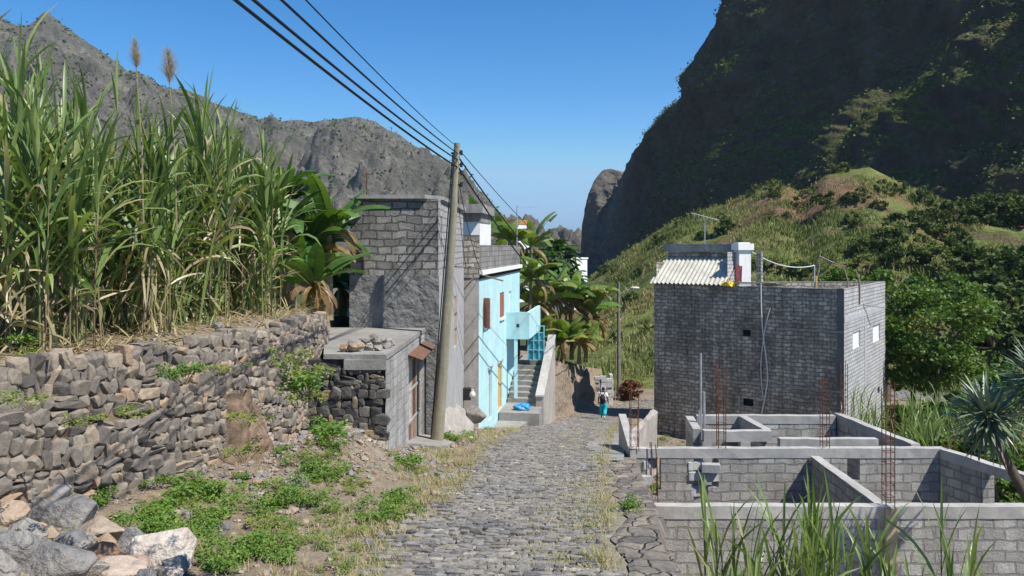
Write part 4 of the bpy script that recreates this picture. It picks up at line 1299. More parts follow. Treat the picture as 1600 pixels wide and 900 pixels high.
# blue sack on the landing
mb = MB()
bm = bmesh.new(); bmesh.ops.create_icosphere(bm, subdivisions=3, radius=1)
for q in bm.verts:
    p = q.co; k = 1 + frac(p.x * 1.7, p.y * 1.7, p.z * 1.7) * .35
    q.co = Vector((p.x * .36 * k, p.y * .26 * k, max(-.10, p.z * .20 * k)))
bm.verts.index_update(); V = np.array([q.co[:] for q in bm.verts]); F = np.array([[q.index for q in f.verts] for f in bm.faces]); bm.free()
sp = fp(4.9, -6.89, .95)
mb.add(V + np.array(sp), F); tag(mb.build('plastic_sack', M_blue, None, origin=sp), 'crumpled blue plastic sack lying on the stair landing', 'sack')
# gas bottle and bulky meter by the grey house door
# ------------------------------------------------------------------ tall block house on the right
RC = np.array((16.6, 40.0)); RU = np.array((-.821, .570)); RSd = np.array((.570, .821))
RFL = RC + RU * 10.3; RBL = RFL + RSd * 3.0; RFAR = RC + RSd * 11.0
rzt = -2.14
def rp(t, w=0.0, z=0.0):
    """t metres left of the near corner along the front, w metres back"""
    q = RC + RU * t + RSd * w
    return (q[0], q[1], z)
def rt(px):
    k = (px - HX) / FPX
    return (RC[0] - RC[1] * k) / (-RU[0] + RU[1] * k)
def rs(px):
    k = (px - HX) / FPX
    return (RC[1] * k - RC[0]) / (RSd[0] - RSd[1] * k)
def rfz(py, t): return Zat(py, RC[1] + RU[1] * t)
def rsz(py, s): return Zat(py, RC[1] + RSd[1] * s)
tb = thing('block_house', 'tall dark concrete block house with a corrugated lean-to on its roof', 'house', (*((RC + RFAR + RFL) / 3), -10.5))
def vent(p0, p1, y0, y1):
    a, b = rt(p0), rt(p1)
    return (10.3 - a, 10.3 - b, rfz(y1, a), rfz(y0, a))
v1 = vent(1160, 1173, 515, 525); v2 = vent(1161, 1177, 622, 634); 
s1 = (rs(1332.5), rs(1344), rsz(544, rs(1338)), rsz(518, rs(1338))); s2 = (rs(1364), rs(1375), rsz(534, rs(1369)), rsz(508, rs(1369)))
mb = MB()
mb.panel(RFL, RC, -12, rzt, [v1, v2], .2, mi=0)
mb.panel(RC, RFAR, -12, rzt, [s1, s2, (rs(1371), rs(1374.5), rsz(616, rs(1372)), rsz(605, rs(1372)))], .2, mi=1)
mb.panel(RFAR, RBL, -12, rzt, mi=0)
mb.panel(RBL, RFL, -12, rzt, mi=0)
# inside of the roof parapet, its top, and the deck
for a, b in ((rp(10.1, .2), rp(.2, .2)), (rp(.2, .2), rp(.25, 10.5)), (rp(.25, 10.5), rp(10.1, 2.75)), (rp(10.1, 2.75), rp(10.1, .2))):
    mb.panel(b[:2], a[:2], -3.1, rzt, mi=0)
ring_o = [rp(10.3, 0, rzt), rp(0, 0, rzt), rp(0, 11, rzt), rp(10.3, 3.0, rzt)]; ring_i = [rp(10.1, .2, rzt), rp(.2, .2, rzt), rp(.25, 10.5, rzt), rp(10.1, 2.75, rzt)]
for k in range(4):
    mb.add([ring_o[k], ring_o[(k + 1) % 4], ring_i[(k + 1) % 4], ring_i[k]], [(0, 1, 2, 3)], mi=2)
mb.add([rp(10.3, 0, -3.1), rp(0, 0, -3.1), rp(0, 11, -3.1), rp(10.3, 3.0, -3.1)], [(0, 1, 2, 3)], mi=2)
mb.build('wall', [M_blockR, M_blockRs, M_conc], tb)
# cast ring beams and corner posts, a few millimetres proud and rough-edged
for (p0, p1, y, hgt) in ((1212, 1317, 513, .12), (1140, 1317, 596, .14), (1220, 1316, 628, .05)):
    mb = MB()
    a, b = rt(p0), rt(p1)
    n = 26
    for k in range(n):
        ta, tb_ = a + (b - a) * k / n, a + (b - a) * (k + 1) / n
        h = hgt * (.6 + .5 * abs(frac(ta * 1.7, y, 2)))
        z = rfz(y, a) + frac(ta, y, 6) * .02
        mb.wall(rp(ta, -.02 - abs(frac(ta * 2, y, 1)) * .02)[:2], rp(tb_, -.02)[:2], z - h / 2, z + h / 2, .06, 1)
    mb.build('ring_beam', M_conc, tb)
mb = MB()
for k in range(40):
    z0 = -12 + k * .247
    e = .05 + frac(k * .7, 2, 3) * .05
    mb.wall(rp(0, -.012)[:2], rp(.30 + e, -.012)[:2], z0, z0 + .246, .05, -1, mi=0)
mb.build('corner_post', mat_plaster('dark_concrete', (.14, .14, .14), (.06, .06, .06), .5, .4, .6, 10, .02), tb)
mb = MB(); ss_ = rs(1352)
mb.wall((RC + RSd * (ss_ - .17) + np.array((.821, -.57)) * .02), (RC + RSd * (ss_ + .17) + np.array((.821, -.57)) * .02), -12, rzt - 1.35, .06, 1)
mb.wall((RC + RSd * .05 + np.array((.821, -.57)) * .022), (RC + RSd * 10.9 + np.array((.821, -.57)) * .022), rzt - 1.7, rzt - 1.4, .06, 1)
mb.build('side_beam', mat_plaster('side_concrete', (.42, .42, .42), (.3, .3, .3), .5, .4, .5, 10, .02), tb)
def sidept(u, z, w):
    q = RC + RSd * u + np.array((.821, -.57)) * w
    return (q[0], q[1], z)
framed(tb, *s1, sidept, 'window', M_whitew, M_whitew, depth=-.05, leaf='shutter')
framed(tb, *s2, sidept, 'window', M_whitew, M_whitew, depth=-.05, leaf='shutter')
for h in (v1, v2):
    mb = MB()
    mb.wall(rp(10.3 - h[0], .15)[:2], rp(10.3 - h[1], .15)[:2], h[2], h[3], .01, 1)
    mb.build('vent_shade', M_dark, tb)  # near-black sheet, shade of the open vent put into colour
mb = MB(); a = v2; mb.wall(rp(10.3 - a[0] + .02, -.015)[:2], rp(10.3 - a[1] - .02, -.015)[:2], a[2] - .05, a[2] + .02, .08, 1); mb.wall(rp(10.3 - a[0] + .25, -.03)[:2], rp(10.3 - a[0] + .13, -.03)[:2], a[2] - .05, a[3] + .12, .05, -1); mb.build('vent_sill', M_conc, tb)
# rooftop room
mb = MB()
mb.panel(rp(10.28, 1.9)[:2], rp(6.1, 1.9)[:2], -3.1, -.30, mi=0)
mb.panel(rp(6.1, .35)[:2], rp(6.1, 3.1)[:2], -3.1, -.31, mi=1)
mb.panel(rp(6.1, 3.1)[:2], rp(10.28, 2.9)[:2], -3.1, -.31, mi=0)
mb.panel(rp(10.28, 2.9)[:2], rp(10.28, .3)[:2], -3.1, -.9, mi=0)
mb.build('roof_room', [M_blockR, M_blockRs], tb)
mb = MB(); mb.prism([rp(10.5, 1.75)[:2], rp(6.0, 1.75)[:2], rp(6.0, 3.3)[:2], rp(10.5, 3.3)[:2]], -.30, .13); mb.build('roof_room_slab', M_conc, tb)
mb = MB()
# triangular cheek wall under the lean-to
mb.add([rp(6.02, .0, -2.16), rp(6.02, 1.9, -2.16), rp(6.02, 1.9, -.75)], [(0, 1, 2)])
mb.build('cheek_wall', M_blockRs, tb)
mb = MB()
nseg = 17 * 6
us = np.linspace(6.08, 10.45, nseg + 1)
zz_ = np.sin(np.arange(nseg + 1) / 6 * 2 * PI) * .045
lo = [rp(u, -.22, -2.08 + d) for u, d in zip(us, zz_)]; hi = [rp(u, 1.88, -.68 + d) for u, d in zip(us, zz_)]
lo2 = [(x, y, z - .012) for x, y, z in lo]; hi2 = [(x, y, z - .012) for x, y, z in hi]
n = nseg + 1
i = np.arange(nseg)
mb.add(lo + hi, np.stack([i, i + n, i + n + 1, i + 1], 1)); mb.add(lo2 + hi2, np.stack([i, i + 1, i + n + 1, i + n], 1)); mb.add(lo + lo2, np.stack([i, i + 1, i + n + 1, i + n], 1))
mb.build('corrugated_roof', M_corr, tb, smooth=True)
mb = MB(); c = rp(5.72, 1.7); mb.box((c[0], c[1], -1.2), (.74, .5, 2.0), rz=.28); mb.build('white_pillar', M_white, tb)
mb = MB(); mb.box((c[0], c[1], -.02), (.98, .74, .36), rz=.28); mb.box((c[0] - .05, c[1], .19), (.72, .5, .06), rz=.28); mb.build('pillar_cap', M_white, tb)
mb = MB(); mb.wall(rp(5.0, 2.2)[:2], rp(4.75, 2.2)[:2], -2.0, -.3, .3, -1); mb.build('rear_post', M_blockR, tb)
# things on that roof
g = np.random.default_rng(8)
mb = MB()
for k in range(7):
    t0_ = g.uniform(3.4, 5.3); mb.box(rp(t0_, .12 + g.uniform(-.1, .15), rzt + .05 + k * .018), (g.uniform(.6, 1.5), .12, .03), rz=-.607 + g.normal() * .12)
mb.box(rp(4.4, .1, rzt + .2), (2.1, .3, .05), rz=-.56)
tag(mb.build('timber_stack', M_wood2, None, origin=rp(4.4, .1, rzt)), 'grey weathered boards lying on the dark house parapet', 'timber')
mb = MB(); leaves(mb, np.array(rp(5.85, -.05, rzt + .12)) + g.normal(size=(40, 3)) * (.18, .1, .07), .22, 1, .8)
tag(mb.build('yellow_cloth', mat_simple('yellow_cloth', (.75, .55, .03), .9), None, origin=rp(5.85, -.05, rzt)), 'yellow cloths dropped at the foot of the white rooftop pillar', 'cloth')
mb = MB(); g2 = np.random.default_rng(5)
V = []
for k in range(9):
    for j in range(5):
        q = rp(6.0 - j * .10, 1.25 + math.sin(j * 2.1 + k * .3) * .05, -1.05 - k * .11 + math.sin(j * 1.3) * .04); V.append(q)
i = np.arange(8 * 5).reshape(-1, 5)[:, :-1].ravel(); mb.add(V, np.stack([i, i + 5, i + 6, i + 1], 1))
tag(mb.build('red_cloth', mat_simple('red_pink_cloth', (.75, .2, .2), .9, .4, 3), None, origin=rp(5.9, 2.1, -2), smooth=True), 'red and pink cloth hung beside the white rooftop pillar', 'cloth')
for k, (px, yt, yb_, dx, lab) in enumerate(((1272, 390, 452, 10, 'tall leaning forked stick standing on the dark house roof'), (1324, 423, 452, -4, 'short stick standing near the roof corner of the dark house'), (1343, 421, 449, -7, 'bent stick at the far roof corner of the dark house'))):
    Y = 43.5 if k == 0 else 41.5
    mb = MB(); a = P(px, yb_, Y); b = P(px + dx, yt, Y)
    mb.tube([a, ((a[0] + b[0]) / 2 + .08, Y, (a[2] + b[2]) / 2), b], [.05, .045, .03], 6)
    if k == 0: mb.tube([(b[0] - .1, Y, b[2] - .35), (b[0] + .75, Y, b[2] - .75)], .05, 6)
    else: mb.tube([(a[0], a[1], a[2] - .9), a], .05, 6)
    if k == 0: mb.tube([(a[0], a[1], a[2] - 1.0), a], .05, 6)
    tag(mb.build('roof_stick', M_wood2, None, origin=a), lab, 'stick', 'sticks on the dark house roof')
mb = MB(); mb.tube([rp(8.2, 2.4, .1), rp(8.2, 2.4, 1.55)], .035, 6); 
c = rp(8.2, 2.4, 1.5)
mb.tube([(c[0] - .8, c[1], c[2] + .45), (c[0] + .75, c[1] - .2, c[2] + .02)], .018, 5)
for k in range(6):
    q = (c[0] - .6 + k * .25, c[1] - k * .03, c[2] + .36 - k * .065); mb.tube([(q[0] - .05, q[1] - .25, q[2] - .12), (q[0] + .05, q[1] + .25, q[2] + .12)], .01, 4)
tag(mb.build('roof_antenna', M_galv, None, origin=rp(8.2, 2.4, .1)), 'tilted television aerial on the dark house rooftop room', 'antenna')
mb = MB(); mb.box(rp(1.55, .9, rzt + .22), (.08, .08, .75)); tag(mb.build('yellow_post', M_yel, None, origin=rp(1.55, .9, -2.3)), 'thin yellow post standing on the dark house roof', 'post')
mb = MB(); q0 = sidept(6.0, rzt - 1.2, 0); mb.tube([sidept(4.6, rzt - 1.05, .03), sidept(6.6, rzt - 1.3, .75)], .035, 6); mb.build('side_pipe', M_galv, tb)
def hose(pts, name, lab, r=.028):
    mb = MB(); q = []
    for (px, py) in pts:
        t = rt(px); q.append(rp(t, -.07, rfz(py, t)))
    Q = _spline(np.array([(*p, 0) for p in q]), 5)[:, :3]
    mb.tube(list(Q), r, 6); tag(mb.build(name, M_hose, None, origin=q[-1]), lab, 'hose', 'hoses hanging down the dark house front')
hose([(1189.5, 443), (1190.5, 490), (1194, 530), (1198, 560), (1200, 590), (1197, 615), (1190, 650)], 'hanging_hose', 'long white hose hanging from the roof edge of the dark block house', .035)
hose([(1204, 481), (1199, 500), (1195, 520), (1190, 560), (1190, 590), (1193, 625)], 'hanging_hose', 'shorter white hose looped halfway down the dark block house front', .025)
mb = MB()
a = np.array(rp(5.3, 1.8, -.25)); b = np.array(rp(2.8, 5.5, -1.1))
mb.tube([a + (b - a) * t - np.array((0, 0, 1.2 * 4 * t * (1 - t) * .35)) for t in np.linspace(0, 1, 12)], .03, 5); mb.tube([b, b - np.array((0, 0, 1.9))], .03, 5)
tag(mb.build('slack_cord', M_hose, None, origin=b), 'slack pale cord strung from the white rooftop pillar', 'cord')

# ------------------------------------------------------------------ unfinished house below the street
UZ = -4.45
uh = thing('unfinished_house', 'roofless unfinished house of new grey blocks below the street', 'building', (6.5, 17, -7))
def uwall(a, b, z0=-7.4, z1=UZ, th=.2, side=1, beam=.21, name='wall', z1b=None, holes=()):
    mb = MB()
    zt = z1 if z1b is None else min(z1, z1b)
    if z0 < zt - beam - .01:
        A, B = np.array(a, float), np.array(b, float); d = (B - A) / np.linalg.norm(B - A); n = np.array((-d[1], d[0])) * side
        L_ = np.linalg.norm(B - A)
        def slope_box(m, u0, u1, za, zb_lo, ins):
            pass
        if holes:
            us = sorted({0, L_} | {h[0] for h in holes} | {h[1] for h in holes}); zs = sorted({z0, zt - beam} | {h[2] for h in holes} | {h[3] for h in holes})
            for i_ in range(len(us) - 1):
                for j_ in range(len(zs) - 1):
                    um, zm = (us[i_] + us[i_ + 1]) / 2, (zs[j_] + zs[j_ + 1]) / 2
                    if any(h[0] < um < h[1] and h[2] < zm < h[3] for h in holes): continue
                    mb.wall(A + d * us[i_] + n * .012, A + d * us[i_ + 1] + n * .012, zs[j_], zs[j_ + 1], th - .024, side)
        else:
            mb.wall(A + n * .012, B + n * .012, z0, z1 - beam, th - .024, side, z1b=None if z1b is None else z1b - beam)
        w_ = mb.build(name, M_blockC, uh)
    bm_ = MB()
    A, B = np.array(a, float), np.array(b, float); L_ = np.linalg.norm(B - A); d = (B - A) / L_; n = np.array((-d[1], d[0])) * side
    m_ = max(2, int(L_ / .3)); ring = []
    for k in range(m_ + 1):
        u = k / m_; q = A + (B - A) * u; zt_ = z1 + ((z1b if z1b is not None else z1) - z1) * u
        j = lambda c, s_=.006: frac(q[0] * 1.9 + c, q[1] * 1.9, c * 3.1) * s_ * 1.6
        ring.append([(*(q + n * j(1)), zt_ - beam + j(2)), (*(q + n * (th + j(3))), zt_ - beam + j(2)), (*(q + n * (th + j(4))), zt_ + j(5, .011)), (*(q + n * j(6)), zt_ + j(5, .011))])
    V = np.array(ring).reshape(-1, 3)
    F = [(k * 4 + c, k * 4 + (c + 1) % 4, k * 4 + 4 + (c + 1) % 4, k * 4 + 4 + c) for k in range(m_) for c in range(4)] + [(3, 2, 1, 0), (m_ * 4, m_ * 4 + 1, m_ * 4 + 2, m_ * 4 + 3)]
    bm_.add(V, F)
    bm_.build('beam', M_beam, uh)
ZA = -4.43
uwall((2.45, 13.62), (11.2, 13.62), z1=ZA, name='front_wall', side=1)
hB = [(.38, .68, -5.36, -4.66), (.45, .62, -5.5, -5.36), (1.40, 1.95, -5.3, -4.66), (1.40, 1.72, -5.72, -5.3), (4.78, 5.06, -5.15, -4.66)]
uwall((2.6, 17.6), (9.55, 17.6), name='middle_wall', holes=hB)
uwall((6.56, 17.58), (6.36, 13.83), z1=-4.61, z1b=-4.50, side=1, beam=.02, name='inner_wall')
uwall((9.4, 17.58), (9.69, 16.55), side=-1 * -1, name='side_wall')
uwall((9.69, 16.548), (10.5, 13.84), z0=-4.6, side=1, name='side_wall')
mb = MB(); mb.wall((9.72, 16.5), (9.95, 16.5), -7.4, -4.67, .2, 1); mb.wall((9.95, 16.5), (10.5, 16.5), -7.4, -5.35, .2, 1); mb.build('stub_wall', M_blockC, uh)
uwall((4.87, 21.0), (8.5, 21.0), name='rear_wall')
uwall((4.60, 19.45), (4.75, 20.98), side=1, name='inner_wall')
uwall((4.62, 19.25), (6.25, 19.25), z0=-4.7, beam=.25, name='lintel')
uwall((5.95, 20.98), (6.12, 19.46), side=1, name='inner_wall')
uwall((6.22, 18.55), (8.5, 18.55), z0=-4.7, z1=UZ - .02, beam=.26, name='lintel')
uwall((8.52, 21.2), (8.90, 17.82), z1=UZ + .04, side=1, name='side_wall')
mb = MB(); mb.box((5.62, 19.35, -6), (.24, .2, 2.6)); mb.box((4.70, 19.35, -6), (.22, .2, 2.6)); mb.build('post', M_beam, uh)
mb = MB(); mb.box((6.44, 13.60, -5.6), (.20, .06, 2.3)); mb.build('column_formwork', M_timber, uh)
# sloping parapet along the street edge and the low rubble wall behind it
mb = MB(); mb.wall((2.58, 17.7), (2.72, 20.4), -5.9, UZ - .02, .18, -1, z1b=-4.27); mb.build('street_parapet', M_beam, uh)
def cage(x, y, z0, z1, w=.14, mat=M_rustbar, ties=True, lean=0.0, r=.0085):
    mb = MB()
    g = np.random.default_rng(int(x * 100))
    for sx in (-1, 1):
        for sy in (-1, 1):
            mb.tube([(x + sx * w / 2, y + sy * w / 2, z0), (x + sx * w / 2 + lean * .5, y + sy * w / 2, (z0 + z1) / 2), (x + sx * w / 2 + lean + g.normal() * .02, y + sy * w / 2, z1 + g.uniform(-.2, .12))], r, 5)
    if ties:
        z = z0 + .1
        while z < z1 - .2:
            q = [(x - w / 2, y - w / 2, z), (x + w / 2, y - w / 2, z), (x + w / 2, y + w / 2, z), (x - w / 2, y + w / 2, z), (x - w / 2, y - w / 2, z)]
            mb.tube(q, .006, 4); z += g.uniform(.14, .24)
    return mb.build('rebar_cage', mat, uh)
cage(6.46, 13.73, -4.6, -2.25, .15)
cage(6.92, 17.7, -4.6, -2.75, .15)
cage(4.63, 17.7, -4.6, -2.6, .16, r=.011)
cage(3.13, 17.62, -5.9, -4.25, .14, r=.011)
cage(2.70, 17.66, -4.5, -3.15, .17)
cage(8.75, 21.1, -4.6, -3.1, .14)
cage(9.62, 17.6, -4.6, -4.2, .14)
mb = MB()
for (px, yt, r) in ((1096, 552, .028), (1101, 612, .035), (1094, 640, .03)):
    a = P(px, 690, 20.2); mb.tube([(a[0], 20.2, -7), (a[0] - .02, 20.2, Zat(yt, 20.2))], r, 7)
mb.build('conduit', M_galv, uh)
rw = thing('rubble_wall', 'low pale rubble wall stub behind the sloping concrete parapet', 'wall', (3.4, 21.5, -6))
mb = MB()
n = 12
rows = []
for k in range(n):
    u = k / (n - 1)
    for j, zz_ in enumerate((-6.6, -5.9, -5.3, -4.92 + .12 * u, -4.90 + .12 * u)):
        rows.append((2.9 + 1.35 * u + frac(u * 6, j, 4) * .06 + (.25 if j == 4 else 0) * -.4, 20.1 + 3.2 * u + (.22 if j == 4 else 0) + frac(u * 5, j * 2, 2) * .06, zz_ + frac(u * 7, j, 9) * .05))
i = np.arange((n - 1) * 5).reshape(-1, 5)[:, :-1].ravel(); mb.add(rows, np.stack([i, i + 5, i + 6, i + 1], 1)); mb.build('wall_face', M_bplast, rw)
# loose blocks
def block_mesh(nm='concrete_block'):
    bm = bmesh.new(); bmesh.ops.create_cube(bm, size=1)
    for q in bm.verts: q.co = Vector((q.co.x * .39, q.co.y * .19, q.co.z * .19))
    bmesh.ops.bevel(bm, geom=list(bm.edges), offset=.008, segments=1, affect='EDGES')
    # two hollow cores on the upper face
    for cx_ in (-.088, .088):
        bmesh.ops.create_cube(bm, size=1, matrix=Matrix.Translation((cx_, 0, .0960)) @ Matrix.Diagonal((.12, .11, .002, 1)))
    bmesh.ops.triangulate(bm, faces=bm.faces)
    bm.verts.index_update(); V = np.array([q.co[:] for q in bm.verts]); F = np.array([[q.index for q in f.verts] for f in bm.faces]); bm.free()
    return V, F
BV, BFc = block_mesh()
def loose_block(loc, rz, tint, label, group, tip=0.0):
    mb = MB(); E = np.array(Euler((tip, 0, rz)).to_matrix())
    mb.add(BV @ E.T + np.array(loc), BFc, tint)
    return tag(mb.build('concrete_block', M_wblock, None, origin=(loc[0], loc[1], loc[2] - .1)), label, 'block', group)
g = np.random.default_rng(31)
for (x, y, z, rz, lab) in ((4.05, 17.72, -4.84, .2, 'grey block at the top of the gap in the middle wall'), (4.36, 17.55, -4.86, -.15, 'pale block jutting from the top of the wall gap'), (4.08, 17.68, -5.06, .05, 'block in the second course of the wall gap'), (4.38, 17.66, -5.08, .3, 'tilted block in the second course of the wall gap'),
                        (4.12, 17.72, -5.42, .1, 'block low in the wall gap beside the rebar'), (4.05, 17.75, -5.62, -.1, 'lowest block in the wall gap'), (3.02, 17.75, -4.82, .5, 'pale block stuck in the broken hole near the street'), (2.85, 17.55, -5.12, .2, 'broken block jutting beneath the hole near the street')):
    loose_block((x, y, z), rz, g.uniform(.3, .9), lab, 'loose blocks in the unfinished walls')
# stack of blocks by the bend
bx0, by0 = 5.5, 52.0
zb = roadz(51.5) + .02
for k in range(10):
    for c_ in range(3):
        if k == 9 and c_ == 2: continue
        x = bx0 + c_ * .41 + g.normal() * .025 + (.06 if c_ else 0); y = by0 + c_ * .25 + g.normal() * .03
        lab = 'concrete block in the tall pale stack by the bend of the street'
        loose_block((x, y, zb + .1 + k * .2), g.normal() * .05 + (.2 if c_ else 0), g.uniform(.35, 1), lab, 'blocks stacked by the street bend')
for k in range(10):
    for c_ in range(2):
        x = bx0 + 1.05 + g.normal() * .02; y = by0 + .75 + c_ * .42 + g.normal() * .03
        loose_block((x, y, zb + .1 + k * .2), PI / 2 + g.normal() * .05, g.uniform(.5, 1), 'concrete block in the tall pale stack by the bend of the street', 'blocks stacked by the street bend')

# ------------------------------------------------------------------ bank wall below the bananas
bw = thing('bank_wall', 'rough brown earth and stone bank wall beside the stair and bend', 'retaining wall', (3, 46, -9))
mb = MB(); rows = []
pth = _spline(np.array([(1.75, 40.4), (2.2, 43), (3.2, 46.8), (4.2, 49.3), (5.2, 51), (6.3, 52.6)]), 9)
for q in pth:
    zt = float(np.interp(q[1], [40, 44, 47, 48.5, 51, 53], [-5.2, -6.2, -6.75, -7.4, -8.6, -9.9]))
    zb_ = roadz(q[1]) - .15
    for j in range(12):
        h = j / 11
        rows.append((q[0] - h * .35 + frac(q[1] * 1.2, h * 4, 3) * .28, q[1] - .1 * h + frac(q[1], h * 4, 7) * .2, zb_ + (zt - zb_) * h + frac(q[1] * 2, h * 3, 1) * .1))
i = np.arange((len(pth) - 1) * 12).reshape(-1, 12)[:, :-1].ravel(); mb.add(rows, np.stack([i, i + 12, i + 13, i + 1], 1))
mb.build('wall_face', mat_plaster('earth_and_stone', (.30, .24, .18), (.16, .125, .1), .6, .3, 1.0, 3.5, .12, lumps=.9), bw, smooth=True)

# ------------------------------------------------------------------ poles, lamp and cables
pb = np.array((-1.90, 20.0, -5.15)); ptp = np.array((-1.375, 20.0, 2.58))
up = thing('utility_pole', 'tall leaning wooden utility pole beside the rusty shed door', 'utility pole', pb)
mb = MB(); mb.tube([pb + (ptp - pb) * t + np.array((math.sin(t * 3) * .03, 0, 0)) for t in np.linspace(0, 1, 14)], list(np.linspace(.165, .075, 14)), 14); mb.build('pole_shaft', M_wood, up, smooth=True)
mb = MB()
for dz in (.25, .55, .75, 1.05):
    q = ptp - np.array((0.02, 0, dz)); mb.tube([q + np.array((-.13, -.02, 0)), q + np.array((.15, -.02, .01))], .022, 6)
    mb.tube([q + np.array((.13, -.02, -.05)), q + np.array((.13, -.02, .07))], .035, 7)
mb.build('cable_bracket', M_iron, up)
mb = MB(); mb.tube([pb + (ptp - pb) * t + np.array((-.15 + .07 * t, -.06, 0)) for t in np.linspace(.03, .97, 10)], .016, 5); mb.build('riser_cable', M_cable, up)
p2b = np.array((7.48, 56.0, roadz(56) - .3)); p2t = np.array((7.45, 56.0, Zat(441, 56)))
lp = thing('street_lamp', 'thin grey street lamp pole with a single arm at the road bend', 'street lamp', p2b)
mb = MB(); mb.tube([p2b, p2t], [.15, .11], 10); mb.build('pole', M_galv if False else mat_simple('grey_pole', (.2, .185, .16), .8, .3, 4, .2), lp, smooth=True)
mb = MB(); mb.tube([p2t - np.array((0, 0, .9)), p2t + np.array((.6, 0, -.55)), p2t + np.array((.95, 0, -.45))], .03, 6); mb.build('lamp_arm', M_galv, lp)
mb = MB()
bm = bmesh.new(); bmesh.ops.create_uvsphere(bm, u_segments=12, v_segments=7, radius=1)
bm.verts.index_update(); bmesh.ops.triangulate(bm, faces=bm.faces)
SPH_V = np.array([q.co[:] for q in bm.verts]); SPH_F = np.array([[q.index for q in f.verts] for f in bm.faces]); bm.free()
mb.add(SPH_V * (.34, .16, .1) + (p2t + np.array((1.15, 0, -.40))), SPH_F); mb.build('lamp_head', mat_simple('lamp_housing', (.6, .58, .52), .4), lp, smooth=True)
mb = MB(); mb.tube([p2b + np.array((-.3, -.2, 0)), p2b + np.array((-.22, -.15, 3.6))], .05, 6); mb.build('stay', M_wood2, lp)
def cable(A, B, sag, r, lab, n=26, name='overhead_cable', twist=0.0):
    A = np.array(A, float); B = np.array(B, float)
    pts = [A + (B - A) * t - np.array((0, 0, sag * 4 * t * (1 - t))) + np.array((math.sin(t * 60) * twist, 0, math.cos(t * 60) * twist)) for t in np.linspace(0, 1, n)]
    mb = MB(); mb.tube(pts, r, 6); tag(mb.build(name, M_cable, None, origin=A), lab, 'cable', 'cables strung along the street')
def cable_in(px0, dz, r, sag, lab, Ym=7.0):
    T = ptp - np.array((-.02, 0, dz)); M = np.array(P(px0, -2, Ym)); t = (20 - Ym) / 30.0
    M = M + np.array((0, 0, sag * 4 * t * (1 - t)))
    E = T + (M - T) / t
    cable(T, E, sag, r, lab, 40)
cable_in(362, .62, .006, .35, 'thin lowest cable running from the wooden pole towards the sugarcane')
cable_in(366, .60, .015, .34, 'thick lower cable running from the wooden pole over the sugarcane')
cable_in(394, .42, .0165, .36, 'thick middle cable running from the wooden pole over the sugarcane')
cable_in(438, .26, .0135, .34, 'thick upper cable running from the wooden pole over the sugarcane')
cable_in(476, .10, .0075, .33, 'thin topmost cable running from the wooden pole into the sky')
cable(ptp - np.array((0, 0, .10)), p2t - np.array((0, 0, .3)), .9, .010, 'thin cable running from the wooden pole down to the street lamp')
cable(ptp - np.array((0, 0, .30)), p2t - np.array((0, 0, 1.4)), 1.5, .020, 'thick upper cable sagging from the wooden pole past the blue house')
cable(ptp - np.array((0, 0, .55)), p2t - np.array((0, 0, 2.0)), 1.9, .022, 'thick lower cable sagging from the wooden pole past the blue house')
cable(ptp - np.array((0, 0, .75)), fp(.3, -1.05, .1), .35, .012, 'service cable dropping from the wooden pole to the blue house corner', 16)
cable(ptp - np.array((0, 0, .95)), street_pt(2.8, -.6, .5), .25, .010, 'service cable dropping from the wooden pole to the grey house bracket', 14)

# ------------------------------------------------------------------ far houses seen over the roofs
def small_house(name, lab, px, py0, py1, Y, w, d, wallm, roofm, rz=.3, slab=.18, win=True):
    x, y, zt = P(px, py0, Y); zb_ = Zat(py1, Y)
    h = thing(name, lab, 'house', (x, y, zb_ - 4))
    c, s = math.cos(rz), math.sin(rz)
    poly = [(x + a * w / 2 * c - b * d / 2 * s, y + a * w / 2 * s + b * d / 2 * c) for a, b in ((-1, -1), (1, -1), (1, 1), (-1, 1))]
    mb = MB()
    L_ = w
    holes = [(w * .25, w * .42, zt - 1.9, zt - .9), (w * .62, w * .78, zt - 1.9, zt - .9)] if win else []
    for k in range(4):
        mb.panel(poly[k], poly[(k + 1) % 4], zb_ - 4, zt, holes if k == 0 else [], .12)
    mb.build('wall', wallm, h)
    p2 = [(x + (q[0] - x) * 1.06, y + (q[1] - y) * 1.06) for q in poly]
    mb = MB(); mb.prism(p2, zt, zt + slab); mb.build('roof', roofm, h)
    if win:
        a = np.array(poly[0]); b = np.array(poly[1]); dd = (b - a) / np.linalg.norm(b - a); nn = np.array((-dd[1], dd[0]))
        for hh in holes:
            mb = MB(); mb.wall(a + dd * hh[0] + nn * .1, a + dd * hh[1] + nn * .1, hh[2], hh[3], .01, 1); mb.build('window', M_glass, h)
small_house('white_house', 'small white house showing between papaya leaves down the valley', 889, 405, 428, 92, 2.4, 5, M_white, M_white, -.5, .18, False)
small_house('white_house', 'white house with an orange tiled roof behind the banana leaves', 806, 351, 400, 70, 1.3, 3, M_white, M_terra, -.4, .4, False)
# dark boulder and clutter by the grey house corner
V, F = ROCKS[3]
mb = MB(); bp = (-1.28, 28.2, roadz(28.2) + .62); mb.add(V * (.42, .5, .55) + np.array(bp), F, .35); tag(mb.build('boulder', M_rock, None, origin=bp), 'dark brown boulder against the grey house foot', 'rock')
mb = MB(); q = street_pt(7.45, -5.3, .16); mb.box(q, (.28, .3, .42)); o = mb.build('meter_box', M_iron, hz)
mb = MB(); q = street_pt(6.6, roadz(28) + 1.35, .42); mb.add(SPH_V * (.11, .11, .13) + np.array(q), SPH_F); mb.tube([np.array(q) + (0, 0, .1), np.array(q) + (0, 0, .18)], .045, 8)
tag(mb.build('gas_bottle', mat_simple('pale_metal_paint', (.6, .58, .5), .4), None, smooth=True, origin=q), 'small pale gas bottle on the plinth of the grey house', 'gas bottle')

